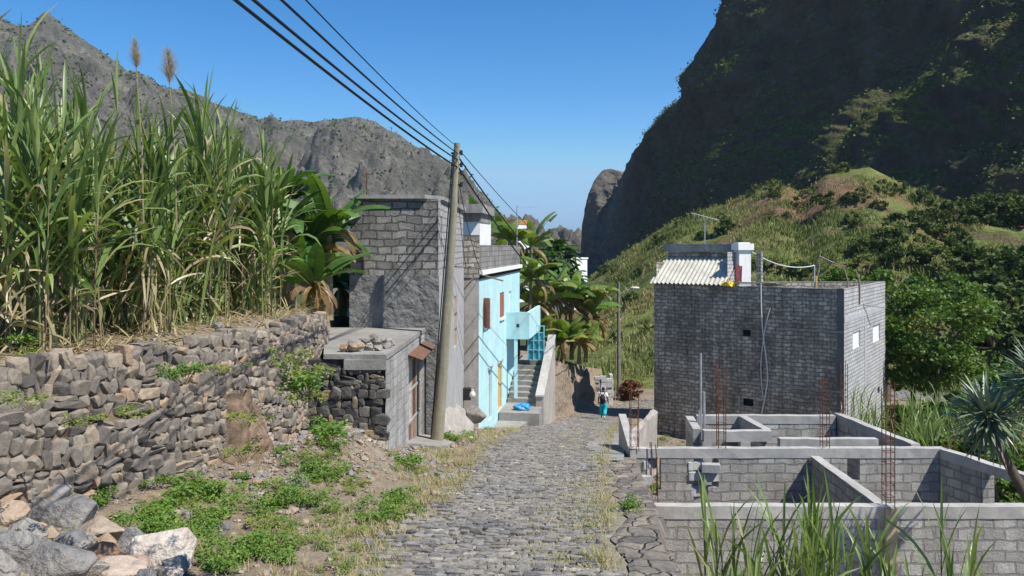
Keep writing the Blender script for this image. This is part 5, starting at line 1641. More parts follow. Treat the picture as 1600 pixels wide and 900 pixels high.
# ------------------------------------------------------------------ the walker
def skin_mesh(pts, edges, radii, subd=2):
    me = bpy.data.meshes.new('tmp'); me.from_pydata([Vector(p) for p in pts], edges, [])
    o = bpy.data.objects.new('tmp', me); C.objects.link(o)
    sk = o.modifiers.new('s', 'SKIN')
    for i_, r in enumerate(radii):
        d = me.skin_vertices[0].data[i_]; d.radius = (r, r) if np.isscalar(r) else r
        d.use_root = (i_ == 0)
    sk.use_smooth_shade = True
    sb = o.modifiers.new('d', 'SUBSURF'); sb.levels = subd; sb.render_levels = subd
    dg = bpy.context.evaluated_depsgraph_get()
    e = o.evaluated_get(dg); m2 = bpy.data.meshes.new_from_object(e)
    V = np.array([v.co[:] for v in m2.vertices]); m2.calc_loop_triangles()
    F = np.array([t.vertices[:] for t in m2.loop_triangles])
    bpy.data.objects.remove(o); bpy.data.meshes.remove(m2); bpy.data.meshes.remove(me)
    return V, F
wx, wy = 5.08, 44.6
wz = roadz(wy) + .02
RZ = Matrix.Rotation(-.25, 3, 'Z')
def place(V): return V @ np.array(RZ).T + np.array((wx, wy, wz))
M_skin = mat_simple('brown_skin', (.10, .055, .035), .6, .1, 10, 0)
M_shirt = mat_simple('white_shirt', (.78, .78, .78), .9, .08, 6, .2)
M_trous = mat_simple('turquoise_trousers', (.02, .42, .52), .9, .15, 6, .3)
M_pack = mat_simple('dark_pack', (.025, .02, .022), .8, .3, 8, .2)
M_hair = mat_simple('black_hair', (.012, .01, .01), .8, .2, 30, .4)
pn = thing('person', 'person walking away in a white T-shirt and turquoise trousers with a dark backpack', 'person', (wx, wy, wz))
pts = [(0, 0, .95), (0, 0, 1.15), (0, .01, 1.36), (0, .02, 1.50), (0, .04, 1.585), (0, .05, 1.665), (0, .04, 1.73)]
rad = [(.15, .11), (.14, .10), (.16, .10), .055, (.075, .085), (.082, .098), (.05, .06)]
ed = [(i_, i_ + 1) for i_ in range(6)]
def branch(start, ps, rs_):
    last = start
    for p, r in zip(ps, rs_):
        pts.append(p); rad.append(r); ed.append((last, len(pts) - 1)); last = len(pts) - 1
    return last
branch(0, [(-.10, .02, .86), (-.10, .14, .50), (-.10, .10, .10), (-.10, .24, .045)], [.09, .06, .04, .035])
branch(0, [(.10, -.01, .86), (.10, .02, .50), (.11, -.30, .22), (.11, -.24, .10)], [.09, .06, .04, .035])
for s_ in (-1, 1):
    h = branch(2, [(s_ * .17, .0, 1.42), (s_ * .25, -.03, 1.16), (s_ * .27, .05 * s_ + .06, .94), (s_ * .27, .06 * s_ + .09, .87)], [.055, .042, .03, (.018, .035)])
    b0 = pts[h]
    for k in range(4):
        branch(h, [(b0[0] + s_ * .004, b0[1] - .03 + k * .021, b0[2] - .05), (b0[0] - s_ * .012, b0[1] - .025 + k * .02, b0[2] - (.085, .095, .09, .075)[k])], [.009, .007])
    branch(h, [(b0[0] - s_ * .02, b0[1] + .045, b0[2] - .01), (b0[0] - s_ * .03, b0[1] + .05, b0[2] - .045)], [.010, .008])
V, F = skin_mesh(pts, ed, rad); mb = MB(); mb.add(place(V), F); mb.build('body', M_skin, pn, smooth=True)
V, F = skin_mesh([(0, 0, .90), (0, 0, 1.12), (0, .01, 1.36), (0, .015, 1.46), (-.18, 0, 1.42), (-.235, -.02, 1.22), (.18, 0, 1.42), (.235, -.02, 1.22)], [(0, 1), (1, 2), (2, 3), (2, 4), (4, 5), (2, 6), (6, 7)], [(.185, .14), (.175, .135), (.19, .135), (.085, .08), .085, .08, .085, .08])
mb = MB(); mb.add(place(V), F); mb.build('shirt', M_shirt, pn, smooth=True)
V, F = skin_mesh([(0, 0, .97), (-.10, .02, .84), (-.11, .13, .50), (-.10, .10, .14), (.10, -.01, .84), (.11, .01, .50), (.11, -.26, .25)], [(0, 1), (1, 2), (2, 3), (0, 4), (4, 5), (5, 6)], [(.17, .14), .125, .12, .10, .125, .12, .10])
mb = MB(); mb.add(place(V), F); mb.build('trousers', M_trous, pn, smooth=True)
mb = MB(); mb.add(place(SPH_V * (.045, .13, .045) + np.array((-.10, .16, .05))), SPH_F)
mb.build('shoe', M_shirt, pn, smooth=True)
E = np.array(Euler((-.95, 0, 0)).to_matrix()); mb = MB(); mb.add(place((SPH_V * (.05, .14, .05)) @ E.T + np.array((.11, -.28, .13))), SPH_F); mb.build('shoe', M_shirt, pn, smooth=True)
mb = MB(); hv = SPH_V * (.092, .108, .10) + np.array((0, .038, 1.675)); hv[:, 2] = np.maximum(hv[:, 2], 1.60 + (hv[:, 1] - .04) * .5); mb.add(place(hv), SPH_F); mb.build('hair', M_hair, pn, smooth=True)
for s_ in (-1, 1):
    mb = MB(); mb.add(place(SPH_V * (.012, .02, .03) + np.array((s_ * .084, .045, 1.645))), SPH_F); mb.build('ear', M_skin, pn, smooth=True)
mb = MB(); mb.add(place(SPH_V * (.014, .02, .02) + np.array((0, .15, 1.645))), SPH_F); mb.build('nose', M_skin, pn, smooth=True)
bp_ = thing('backpack', 'dark backpack worn on the back of the walking person', 'backpack', place(np.array([(0, -.2, 1.0)]))[0])
bm = bmesh.new(); bmesh.ops.create_cube(bm, size=1); bmesh.ops.bevel(bm, geom=list(bm.edges), offset=.22, segments=3, affect='EDGES'); bmesh.ops.triangulate(bm, faces=bm.faces)
bm.verts.index_update(); V = np.array([q.co[:] for q in bm.verts]); F = np.array([[q.index for q in f.verts] for f in bm.faces]); bm.free()
V = V * (.32, .20, .46); V[:, 0] *= 1 - np.maximum(0, V[:, 2]) * .9
mb = MB(); mb.add(place(V + np.array((0, -.23, 1.17))), F); mb.build('bag', M_pack, bp_, smooth=True)
for s_ in (-1, 1):
    mb = MB(); q = place(np.array([(s_ * .07, -.17, 1.36), (s_ * .12, -.13, 1.47), (s_ * .12, .02, 1.52), (s_ * .12, .13, 1.40), (s_ * .14, .10, 1.12)])); mb.tube(list(q), .022, 6); mb.build('strap', M_pack, bp_)
# ------------------------------------------------------------------ plants
M_cane = mat_tint('cane_leaf', [(0, (.36, .28, .17)), (.22, (.44, .37, .22)), (.34, (.33, .36, .13)), (.55, (.205, .285, .085)), (.8, (.125, .20, .055)), (1, (.07, .125, .035))], .42, 0, 9, .5, .01, .25, trans=.28)
M_weed = mat_tint('weed_leaf', [(0, (.22, .19, .07)), (.25, (.24, .28, .06)), (.6, (.145, .25, .04)), (1, (.08, .17, .03))], .6, 0, 9, .3, .01, .2, trans=.3)
M_tree = mat_tint('tree_leaf', [(0, (.16, .15, .04)), (.3, (.12, .20, .028)), (.65, (.065, .135, .022)), (1, (.032, .075, .016))], .5, 0, 9, .35, .01, .2, trans=.3)
M_bush = mat_tint('bush_leaf', [(0, (.20, .18, .07)), (.3, (.15, .185, .05)), (.65, (.095, .135, .036)), (1, (.055, .085, .024))], .7, 0, 9, .2, .01, .2, trans=.2, objrand=.3)
M_redbush = mat_tint('red_brown_leaf', [(0, (.06, .10, .025)), (.4, (.14, .06, .03)), (1, (.18, .07, .04))], .8, 0, 9, .2, .01, .2)
M_ban = mat_tint('banana_leaf', [(0, (.20, .12, .055)), (.2, (.34, .25, .10)), (.32, (.22, .25, .06)), (.6, (.11, .21, .035)), (1, (.045, .11, .022))], .42, 0, 9, .45, .01, .2, trans=.32)
M_stem = mat_tint('plant_stem', [(0, (.16, .11, .07)), (.5, (.26, .22, .12)), (1, (.16, .2, .07))], .85, .4, 12, .2, .01, .5)
M_grass = mat_tint('dry_grass', [(0, (.34, .27, .15)), (.45, (.42, .36, .19)), (.7, (.26, .27, .09)), (1, (.12, .2, .04))], .85, 0, 9, .15, .01, .15, trans=.2)
M_hgrass = mat_tint('hill_grass_blade', [(0, (.33, .28, .14)), (.4, (.26, .25, .095)), (.75, (.15, .18, .055)), (1, (.075, .11, .028))], .9, 0, 9, .1, .01, .15, trans=.15)
M_drac = mat_tint('sword_leaf', [(0, (.17, .14, .09)), (.3, (.13, .165, .09)), (1, (.19, .25, .16))], .42, 0, 9, .5, .01, .15)
M_bark = mat_tint('bark', [(0, (.10, .08, .06)), (1, (.2, .165, .13))], .95, .6, 9, .1, .02, .6)
M_plume = mat_tint('cane_plume', [(0, (.34, .26, .25)), (1, (.56, .48, .44))], .9, 0, 9, .1, .01, .15, trans=.3)

def cane(mb_stalk, mb_leaf, x, y, z, h, g, lean=.08, nleaf=10, dead=5, Lf=1.15, W=.042, dry=0.0):
    """one stalk with hanging straw below and a fan of long blades above"""
    la = g.uniform(0, 2 * PI); ln = abs(g.normal()) * lean
    top = np.array((x + math.cos(la) * ln * h, y + math.sin(la) * ln * h, z + h))
    b = np.array((x, y, z))
    mid = (b + top) / 2 - np.array((math.cos(la), math.sin(la), 0)) * ln * h * .12
    r = g.uniform(.011, .017)
    mb_stalk.tube([b, mid, top], [r, r * .9, r * .55], 5, tint=g.choice([.05, .12, .3, .85, .95]), cap=False)
    def on(t):
        t = np.asarray(t)[:, None]
        return b * (1 - t) ** 2 + 2 * mid * t * (1 - t) + top * t * t
    pl = g.uniform(0, 2 * PI)
    n = nleaf
    t = np.sort(g.uniform(.34, 1.0, n))
    az = pl + (np.arange(n) % 2) * PI + g.normal(size=n) * .55
    up = (t - .34) / .66
    blades(mb_leaf, on(t), az, R(62) + up * R(22) + g.normal(size=n) * .10, Lf * g.uniform(.7, 1.25, n), W * g.uniform(.7, 1.2, n), g.uniform(.5, 2.3, n) * (1.15 - .75 * up), 6,
           np.clip(g.normal(.68, .15, n) - (g.random(n) < .08) * .35 - dry * .4, 0, 1), g.normal(size=n) * .5, .25)
    # upright spindle
    k = 2
    blades(mb_leaf, np.repeat(top[None], k, 0), g.uniform(0, 6.28, k), R(84) + g.normal(size=k) * .06, Lf * g.uniform(.5, .95, k), W * .7, g.uniform(.05, .5, k), 5, np.clip(g.normal(.6, .12, k), 0, 1), None, .25)
    if dead:
        t = g.uniform(.08, .72, dead)
        blades(mb_leaf, on(t), g.uniform(0, 6.28, dead), np.where(g.random(dead) < .75, g.uniform(-1.3, -.2, dead), g.uniform(-.2, .9, dead)), g.uniform(.3, .9, dead), g.uniform(.018, .045, dead), g.uniform(.15, 1.1, dead), 5, g.uniform(0, .26, dead), g.normal(size=dead) * .8, 0, pw=.8)

g = np.random.default_rng(77)
def wall_in(y, d):
    x = float(np.interp(y, WP[:, 1], WP[:, 0])); x2 = float(np.interp(y + .2, WP[:, 1], WP[:, 0]))
    t = np.array((x2 - x, .2)); t /= np.linalg.norm(t)
    return x - t[1] * d, y + t[0] * d
stalks, leafm = MB(), MB()
cnt = 0
while cnt < 300:
    y = g.uniform(6.5, 18.6); d = 1.15 + abs(g.normal()) * 1.9 if g.random() < .75 else g.uniform(.8, 8)
    x, yy = wall_in(min(y, 18.2), d)
    if yy > 19.6 or x < -16: continue
    px = HX + FPX * x / yy
    # keep the stone ledge at the photo's edge open
    if yy < 9.7 and d < 2.2 and px < 40: continue
    if px < 55 and d < 2.6: 
        if g.random() < .8: continue
    hgt = float(np.interp(px, [-60, 60, 130, 165, 250, 300, 340, 385, 430, 520], [3.0, 2.85, 2.6, 1.9, 1.75, 2.1, 2.75, 2.5, 1.7, .95])) + g.normal() * .40 + (.7 if g.random() < .07 else 0) + max(0, d - 2.5) * .05
    if frac(x * 1.1 + 3, yy * 1.1, 11) < -.02: continue
    cane(stalks, leafm, x, yy, ground_z(x, yy) - .05, max(1.1, hgt), g, nleaf=int(g.integers(8, 13)), dead=int(g.integers(4, 11)), W=.058, Lf=1.2, dry=g.uniform(.5, 1.25) if g.random() < .24 else 0.0)
    if d < 3:      # young shoots straight from the ground
        m_ = int(g.integers(2, 7)); blades(leafm, np.array((x, yy, ground_z(x, yy))) + g.normal(size=(m_, 3)) * (.16, .16, 0), g.uniform(0, 6.28, m_), R(80) + g.normal(size=m_) * .1, g.uniform(.7, 1.9, m_), g.uniform(.03, .06, m_), g.uniform(.1, 1.3, m_), 6, np.clip(g.normal(.6, .18, m_), 0, 1), g.normal(size=m_) * .5, .25)
    cnt += 1
o = leafm; stalks.v += leafm.v
so_ = stalks
# one object: the field reads as a single mass
for k, f in enumerate(leafm.q):
    so_.q.append(f + so_.n); so_.mi_q.append(leafm.mi_q[k] * 0 + 1)
so_.tint += leafm.tint; so_.n += leafm.n
tag(so_.build('sugarcane_field', [M_stem, M_cane], smooth=True), kind='stuff')
def cane_clump(name, label, cx_, cy_, n, h, spread, group, seed, z=None, mats=(M_stem, M_cane), **kw):
    g = np.random.default_rng(seed)
    z0 = ground_z(cx_, cy_) if z is None else z
    th = thing(name, label, 'sugarcane', (cx_, cy_, z0), group)
    a, b = MB(), MB()
    for k in range(n):
        x, y = cx_ + g.normal() * spread, cy_ + g.normal() * spread
        zz = (ground_z(x, y) if z is None else z) - .05
        cane(a, b, x, y, zz, h * g.uniform(.78, 1.08), g, **kw)
    a.build('stalk', mats[0], th, smooth=True); b.build('foliage', mats[1], th, smooth=True)
    return th
FR = 'sugarcane clumps along the wall edge'
for (px, Y, n, h, lab, sd, dd) in ((62, 10.0, 6, 2.5, 'sugarcane clump with bleached dry stalks at the stone wall brink', 1, 14), (115, 10.4, 5, 2.9, 'sugarcane clump of dark arching blades beside the bleached stalks', 2, 5), (185, 11.1, 6, 2.0, 'young leafy sugarcane clump in front of the dry straw', 3, 4),
                                 (290, 12.3, 7, 2.7, 'sugarcane clump with straw hanging above the stone wall middle', 4, 9), (378, 14.2, 7, 3.35, 'tallest sugarcane clump with upright blades against the sky', 5, 7), (445, 15.6, 6, 2.5, 'last sugarcane clump at the wall end nearest the bananas', 6, 7)):
    x = Xat(px, Y) - .55; Y += .25
    cane_clump('sugarcane_clump', lab, x, Y, n, h, .2, FR, 500 + sd, dead=dd, nleaf=11, Lf=1.3, W=.07)
def plume(px, py0, py1, pyb, Y, lab, wid, seed):
    g = np.random.default_rng(seed)
    b, m_, t = np.array(P(px + 14, pyb + 170, Y)), np.array(P(px + 3, py1, Y)), np.array(P(px, py0, Y))
    th = thing('cane_flower', lab, 'sugarcane flower', b)
    mb = MB(); mb.tube([b, (b + m_) / 2 + np.array((.03, 0, 0)), m_, t], [.014, .011, .008, .003], 5, .5); mb.build('stalk', M_stem, th)
    mb = MB(); n = 420; s = g.beta(1.3, 1.6, n)
    base = m_ + (t - m_) * s[:, None]
    blades(mb, base, g.uniform(0, 6.28, n), R(60) + g.normal(size=n) * .15, wid * (1.25 - s * .8) * g.uniform(.6, 1.2, n), .007, g.uniform(.3, 1.2, n), 3, g.uniform(0, 1, n))
    mb.build('plume', M_plume, th)
plume(210, 60, 108, 180, 12.0, 'slender pale sugarcane flower plume standing above the cane', .16, 1)
plume(262, 76, 132, 190, 12.5, 'broader feathery purplish sugarcane flower plume standing above the cane', .26, 2)

# ---- bananas
def banana(name, lab, x, y, z, h, n, seed, group, L=2.0, W=.52, dead=4, tn=.62, az0=None, up=.9):
    g = np.random.default_rng(seed)
    th = thing(name, lab, 'banana plant', (x, y, z), group)
    mb = MB(); lx, ly = g.normal() * .12, g.normal() * .12
    pts = [np.array((x + lx * t, y + ly * t, z + h * t)) for t in np.linspace(0, 1, 6)]
    mb.tube(pts, list(np.linspace(.15, .07, 6)), 9, .35); mb.build('stem', M_stem, th, smooth=True)
    top = pts[-1]
    lf, dd = MB(), MB()
    for k in range(n + dead):
        isd = k >= n
        mb = dd if isd else lf
        az = (g.uniform(0, 6.28) if az0 is None else az0[k % len(az0)]) if isd or az0 is not None else k * 2.4 + g.normal() * .3
        e0 = R(g.uniform(40, 84)) * up if not isd else R(g.uniform(-20, 30))
        dr = g.uniform(.5, 1.9) if not isd else g.uniform(1.4, 2.2)
        Lk = L * g.uniform(.75, 1.15) * (.75 if isd else 1); Wk = W * g.uniform(.8, 1.15) * (.6 if isd else 1)
        ns = 16
        s = np.linspace(0, 1, ns + 1); e = e0 - dr * s ** 1.3
        r = np.concatenate([[0], np.cumsum(np.cos((e[1:] + e[:-1]) / 2))]) * Lk / ns; zz = np.concatenate([[0], np.cumsum(np.sin((e[1:] + e[:-1]) / 2))]) * Lk / ns
        rib = np.stack([top[0] + r * math.cos(az), top[1] + r * math.sin(az), top[2] + zz], 1)
        hs_ = np.array((-math.sin(az), math.cos(az), 0)); tw = g.normal() * .35
        nr = np.stack([-np.sin(e) * math.cos(az), -np.sin(e) * math.sin(az), np.cos(e)], 1)
        side0 = hs_ * math.cos(tw) + nr * math.sin(tw)
        prof = np.clip(np.sin(PI * (s * .86 + .10)), 0, 1) ** .55 * (s > .10)
        mb.tube([tuple(q) for q in rib[::3]], list(np.linspace(.028, .008, len(rib[::3]))), 5, .3 if not isd else .08, cap=False)
        tint = g.normal(tn, .10) if not isd else g.uniform(0, .18)
        torn = g.uniform(.1, .6)
        for sd in (-1, 1):
            hang = g.uniform(.05, .4) + (.7 if isd else 0)
            for q in range(1, ns):
                if g.random() < .25 * torn: hang = g.uniform(.05, .9) if g.random() < torn else hang
                a0, a1 = rib[q], rib[q + 1]
                w0, w1 = prof[q] * Wk / 2, prof[q + 1] * Wk / 2
                gap = 1 - (.16 * torn if g.random() < torn else 0)
                d0 = side0[q] * sd * math.cos(hang) - nr[q] * math.sin(hang); d1 = side0[q + 1] * sd * math.cos(hang) - nr[q + 1] * math.sin(hang)
                fwd = (a1 - a0) * .8
                o0, o1 = a0 + d0 * w0 + fwd * .6, a0 + (a1 - a0) * gap + d1 * w1 + fwd * .6
                tq = float(np.clip(tint + g.normal() * .03 - (.30 if g.random() < .03 else 0), 0, 1))
                if sd > 0: mb.add([a0, o0, o1, a0 + (a1 - a0) * gap], [(0, 1, 2, 3)], tq)
                else: mb.add([a0, a0 + (a1 - a0) * gap, o1, o0], [(0, 1, 2, 3)], tq)
    lf.build('foliage', M_ban, th)
    if dead: dd.build('dead_leaves', M_ban, th)
    return th
BG = 'banana plants by the houses'
banana('banana_plant', 'banana plant whose leaf reaches across the grey block house front', -4.75, 20.6, -1.9, 2.4, 8, 11, BG, 1.7, .5, 5, .66, [.25, 1.6, 2.6, 3.5, -.35, 4.6, .8, 5.4])
banana('banana_plant', 'dark banana plant crowded behind the last sugarcane clump', -5.7, 20.0, -1.7, 2.0, 11, 12, BG, 1.7, .5, 6, .92)
banana('banana_plant', 'banana plant with brown hanging leaves at the dark gap by the grey house', -4.8, 18.8, -1.7, .8, 10, 13, BG, 1.35, .42, 8, .88)
banana('banana_plant', 'banana plant farthest behind the sugarcane next to the grey house', -6.4, 21.5, -1.7, 2.7, 9, 14, BG, 1.9, .55, 4, .75)
banana('banana_plant', 'leafy banana plant filling the shade between cane and grey house', -5.2, 20.9, -1.8, 1.7, 11, 18, BG, 1.9, .55, 6, .85)
banana('banana_plant', 'low banana plant in the shade behind the wall end', -5.4, 19.6, -1.7, 1.1, 11, 19, BG, 1.5, .5, 7, .8)
banana('banana_plant', 'banana plant behind the cane with leaves above the shade gap', -6.1, 20.6, -1.7, 2.1, 12, 20, BG, 1.9, .55, 5, .8)
banana('banana_plant', 'dark banana plant tucked against the grey house side wall', -5.15, 23.6, -2.3, 1.0, 13, 21, BG, 1.6, .55, 5, .9)
banana('banana_plant', 'taller banana plant behind the one tucked against the grey house', -5.6, 24.5, -2.4, 2.2, 12, 22, BG, 1.9, .55, 6, .85)
banana('banana_plant', 'banana plant with two upright dark leaves behind the white roof room', -1.6, 43, -5.5, 6.2, 10, 15, BG, 2.3, .75, 3, .8, None, 1.1)
banana('banana_plant', 'banana plant with pale leaves fanned out behind the blue house parapet', -.1, 44.5, -6, 6.2, 11, 16, BG, 2.4, .8, 3, .45, None, 1.0)
banana('banana_plant', 'banana plant leaning out beyond the antenna mast of the blue house', 1.0, 46, -6.2, 6.1, 9, 17, BG, 2.3, .7, 3, .5, [.2, .9, -.3, 2.2, 1.5, 3.2, 4.6, .5], 1.0)
banana('banana_plant', 'shorter banana plant filling in behind the blue house parapet', -.9, 42.6, -5.5, 4.4, 12, 23, BG, 2.2, .75, 3, .6, None, .95)
banana('banana_plant', 'shorter banana plant below the leaning one behind the antenna mast', .9, 45.0, -6.1, 4.2, 12, 24, BG, 2.3, .75, 4, .5, None, .95)
for k, (px, Y, zb_, h, lab) in enumerate(((828, 46.5, -6.6, 3.2, 'banana plant rising right behind the turquoise gate'), (862, 48.5, -6.9, 3.6, 'pale banana plant in the middle of the bank above the bend'), (893, 49.5, -7.0, 3.5, 'banana plant with long drooping leaf in the clump above the bend'), (915, 50.5, -7.3, 2.9, 'outermost banana plant nearest the street lamp'), (905, 49.0, -7.2, 1.4, 'short young banana plant at the foot of the bank clump'), (850, 51.5, -7.0, 3.6, 'banana plant at the back of the bank clump below the papaya'), (835, 44.2, -6.4, 1.2, 'low banana plant just behind the stair side wall'), (878, 47.2, -6.9, 1.3, 'young banana plant in front of the bank clump'))):
    banana('banana_plant', lab, Xat(px, Y), Y, zb_, h, 14, 30 + k, BG, 2.9 if k not in (4, 6, 7) else 2.0, .74, 7, .44 + .08 * (k % 3), None, .95)

def palmate(mb, c, d, size, tint, g):
    """a papaya leaf: seven pointed lobes"""
    d = d / np.linalg.norm(d)
    u = np.cross(d, (0, 0, 1)); u /= np.linalg.norm(u) + 1e-9
    n = np.cross(u, d)
    for k in range(7):
        a = (k - 3) * .72
        t = d * math.cos(a) + u * math.sin(a)
        L = size * (1 - abs(k - 3) * .13); b = np.cross(n, t)
        e = c + t * L - np.array((0, 0, L * .35))
        m_ = c + t * L * .55 - np.array((0, 0, L * .08))
        mb.add([c, m_ + b * L * .2, e, m_ - b * L * .2], [(0, 1, 2, 3)], tint + g.normal() * .06)
def papaya(lab, x, y, z, h, r, n, seed):
    g = np.random.default_rng(seed)
    th = thing('papaya_tree', lab, 'papaya tree', (x, y, z), 'papaya trees beyond the blue house')
    mb = MB(); mb.tube([(x + math.sin(t * 2) * .15, y, z + h * t) for t in np.linspace(0, 1, 7)], list(np.linspace(.14, .07, 7)), 8, .4); mb.build('trunk', M_bark, th, smooth=True)
    lf = MB()
    for k in range(n):
        az = k * 2.4 + g.normal() * .2; el = g.uniform(-.3, 1.1)
        st_ = np.array((x + .1, y, z + h - g.uniform(0, .35 * r)))
        dd = np.array((math.cos(az) * math.cos(el), math.sin(az) * math.cos(el), math.sin(el)))
        c = st_ + dd * r * g.uniform(.6, 1.0)
        lf.tube([st_, c], .015, 4, .3, cap=False)
        palmate(lf, c, np.array((dd[0], dd[1], dd[2] - .5)), r * .55, float(np.clip(g.normal(.85, .1), 0, 1)), g)
    lf.build('crown', M_tree, th)
papaya('dark papaya tree with round crown beyond the blue house', Xat(862, 57), 57, -9.5, 8.7, 1.7, 56, 3)
papaya('lower dark papaya tree beneath the white house', Xat(882, 56), 56, -9.5, 7.0, 1.4, 46, 4)
papaya('small papaya tree behind the blue house parapet end', Xat(836, 55), 55, -9.5, 8.0, 1.6, 46, 5)

# ---- trees and bushes
def crown(mb, c, r, nclump, per, size, g, tint=.6, flat=.4):
    """leaf clumps through an uneven crown"""
    c = np.array(c); r = np.array(r)
    for k in range(nclump):
        d = g.normal(size=3); d /= np.linalg.norm(d)
        rad = g.uniform(.35, 1.0) ** .6
        cc = c + d * r * rad
        cr = g.uniform(.16, .34) * r.mean()
        n = int(per * g.uniform(.6, 1.3))
        p = g.normal(size=(n, 3)); p /= np.linalg.norm(p, axis=1)[:, None]
        p = cc + p * cr * g.uniform(.55, 1.05, (n, 1)) * (1, 1, .7)
        leaves(mb, p, size * g.uniform(.7, 1.3, n), np.clip(tint + g.normal() * .13 + g.normal(size=n) * .08, 0, 1), .6, flat, r_=g)
def tree(name, lab, x, y, z, cz, r, nclump, per, size, seed, tint=.55, group=None, trunk_r=.2, mat=None, limbs=6):
    g = np.random.default_rng(seed)
    th = thing(name, lab, 'tree', (x, y, z), group)
    mb = MB()
    fork = np.array((x + .1, y, z + (cz - z) * .55))
    mb.tube([(x, y, z - .3), (x + .06, y, z + (cz - z) * .3), fork], [trunk_r, trunk_r * .8, trunk_r * .62], 9, .5)
    for k in range(limbs):
        a = k * 2 * PI / limbs + g.normal() * .3
        e = np.array((x + math.cos(a) * r[0] * .75, y + math.sin(a) * r[1] * .75, cz + g.uniform(-.3, .6) * r[2]))
        m_ = (fork + e) / 2 + np.array((0, 0, .15 * r[2]))
        mb.tube([fork, m_, e], [trunk_r * .5, trunk_r * .3, .02], 6, .5, cap=False)
    mb.build('trunk', M_bark, th, smooth=True)
    lf = MB(); crown(lf, (x, y, cz), r, nclump, per, size, g, tint); lf.build('crown', mat or M_tree, th)
    return th
tree('leafy_tree', 'large bright green leafy tree beside the dark block house', Xat(1462, 50), 50, -10.5, -5.4, (3.3, 3.2, 3.5), 95, 95, .30, 41, .42)
tree('leafy_tree', 'lower leafy tree filling in under the large bright green tree', Xat(1425, 51.5), 51.5, -10.8, -7.2, (2.4, 2.2, 2.2), 45, 90, .30, 42, .5)
tree('leafy_tree', 'bright tree top rising just behind the dark house roof', Xat(1308, 54), 54, -11, -2.6, (1.8, 1.5, 1.5), 40, 80, .28, 43, .32)
tree('leafy_tree', 'leafy tree between the dark house roof and the big tree', Xat(1385, 56), 56, -11, -3.8, (2.6, 2.2, 2.2), 50, 80, .3, 44, .6)
def hill_at(u, py):
    best = None
    for s in np.linspace(0, 1.0, 240):
        x, y, z = hill_s(u, float(s))
        e = abs((HY - z * FPX / y) - py)
        if best is None or e < best[0]: best = (e, x, y, z)
    return best[1:]
# three kinds of hillside bush, each built once with a stem and a crown, then copied
def bush_proto(lab, seed, r, nclump, per, size, tint, mat):
    g = np.random.default_rng(seed)
    th = thing('bush', lab, 'bush', (0, 0, 0), 'bushes scattered over the hillside')
    mb = MB()
    for k in range(4):
        a = g.uniform(0, 6.28); mb.tube([(0, 0, -.2), (math.cos(a) * r[0] * .5, math.sin(a) * r[1] * .5, r[2] * .9)], [.06, .02], 5, .4, cap=False)
    mb.build('stem', M_bark, th)
    lf = MB(); crown(lf, (0, 0, r[2] * .75), r, nclump, per, size, g, tint); lf.build('crown', mat, th)
    return th
LB = ['dark round bush growing on the grassy hillside', 'pale green loose bush growing on the grassy hillside', 'wide low dark thicket bush growing on the hillside']
protos = [bush_proto(LB[0], 61, (1.0, 1.0, .85), 30, 45, .22, .8, M_bush), bush_proto(LB[1], 62, (1.0, 1.0, .8), 24, 40, .22, .4, M_bush), bush_proto(LB[2], 63, (1.25, 1.2, .7), 36, 45, .22, .85, M_bush)]
used = [False] * 3
def put_bush(k, x, y, z, sc, rz, lab=None):
    o = protos[k] if not used[k] else copy_tree(protos[k]); used[k] = True
    o.location = (x, y, z - .1 * sc); o.scale = (sc, sc * .95, sc); o.rotation_euler = (0, 0, rz)
    o['label'] = lab or LB[k]
g = np.random.default_rng(64)
def hb(u, py, wpx, k, lab=None):
    x, y, z = hill_at(u, py); put_bush(k, x, y, z, wpx * y / FPX / 2, g.uniform(0, 6), lab)
for (u, py, w_, k) in ((1133, 362, 34, 0), (1205, 345, 22, 1), (1262, 322, 40, 1), (1210, 300, 30, 1), (1345, 312, 30, 1), (1405, 300, 26, 0), (1385, 390, 60, 0), (1350, 395, 40, 2), (1330, 352, 30, 0), (1420, 362, 60, 2), (1460, 350, 44, 0),
                      (1500, 350, 60, 0), (1530, 345, 66, 2), (1560, 350, 60, 0), (1590, 352, 70, 2), (1620, 350, 70, 0), (1480, 375, 44, 2), (1440, 400, 46, 1), (1500, 400, 54, 0), (1410, 420, 60, 2), (1460, 430, 66, 1), (1520, 430, 80, 0), (1560, 440, 90, 2), (1600, 445, 90, 0),
                      (1540, 480, 100, 0), (1590, 500, 110, 2), (1500, 470, 80, 2), (1450, 470, 80, 0), (1555, 540, 110, 0), (1600, 560, 120, 2), (1245, 430, 40, 2), (1215, 425, 34, 1), (1180, 420, 26, 2), (1010, 520, 30, 1), (985, 470, 24, 2), (1000, 430, 22, 0), (945, 425, 20, 2), (968, 440, 18, 1), (1030, 380, 24, 0), (1062, 352, 20, 1), (1100, 372, 22, 2), (1085, 410, 26, 1),
                      (1355, 430, 50, 1), (1378, 300, 30, 1), (1320, 268, 22, 1), (1300, 270, 22, 1), (1180, 300, 20, 1), (1440, 318, 40, 0), (1540, 330, 50, 0), (1580, 335, 54, 0)):
    hb(u, py, w_, k)
for k in range(46):
    u = g.uniform(930, 1620); s = g.uniform(.15, .97)
    x, y, z = hill_s(u, s); put_bush(int(g.integers(3)), x, y, z, g.uniform(.35, 1.0), g.uniform(0, 6))
x, y, z = hill_at(1290, 332)
tree('small_tree', 'small lone dark tree standing on the hillside terrace', x, y, z, z + 2.2, (1.7, 1.6, 1.0), 22, 60, .3, 71, .85, trunk_r=.12, mat=M_bush)
g = np.random.default_rng(15)
g = np.random.default_rng(16)
th = thing('shrub', 'red brown leafy shrub at the foot of the street lamp', 'bush', (8.3, 56.2, -11)); 
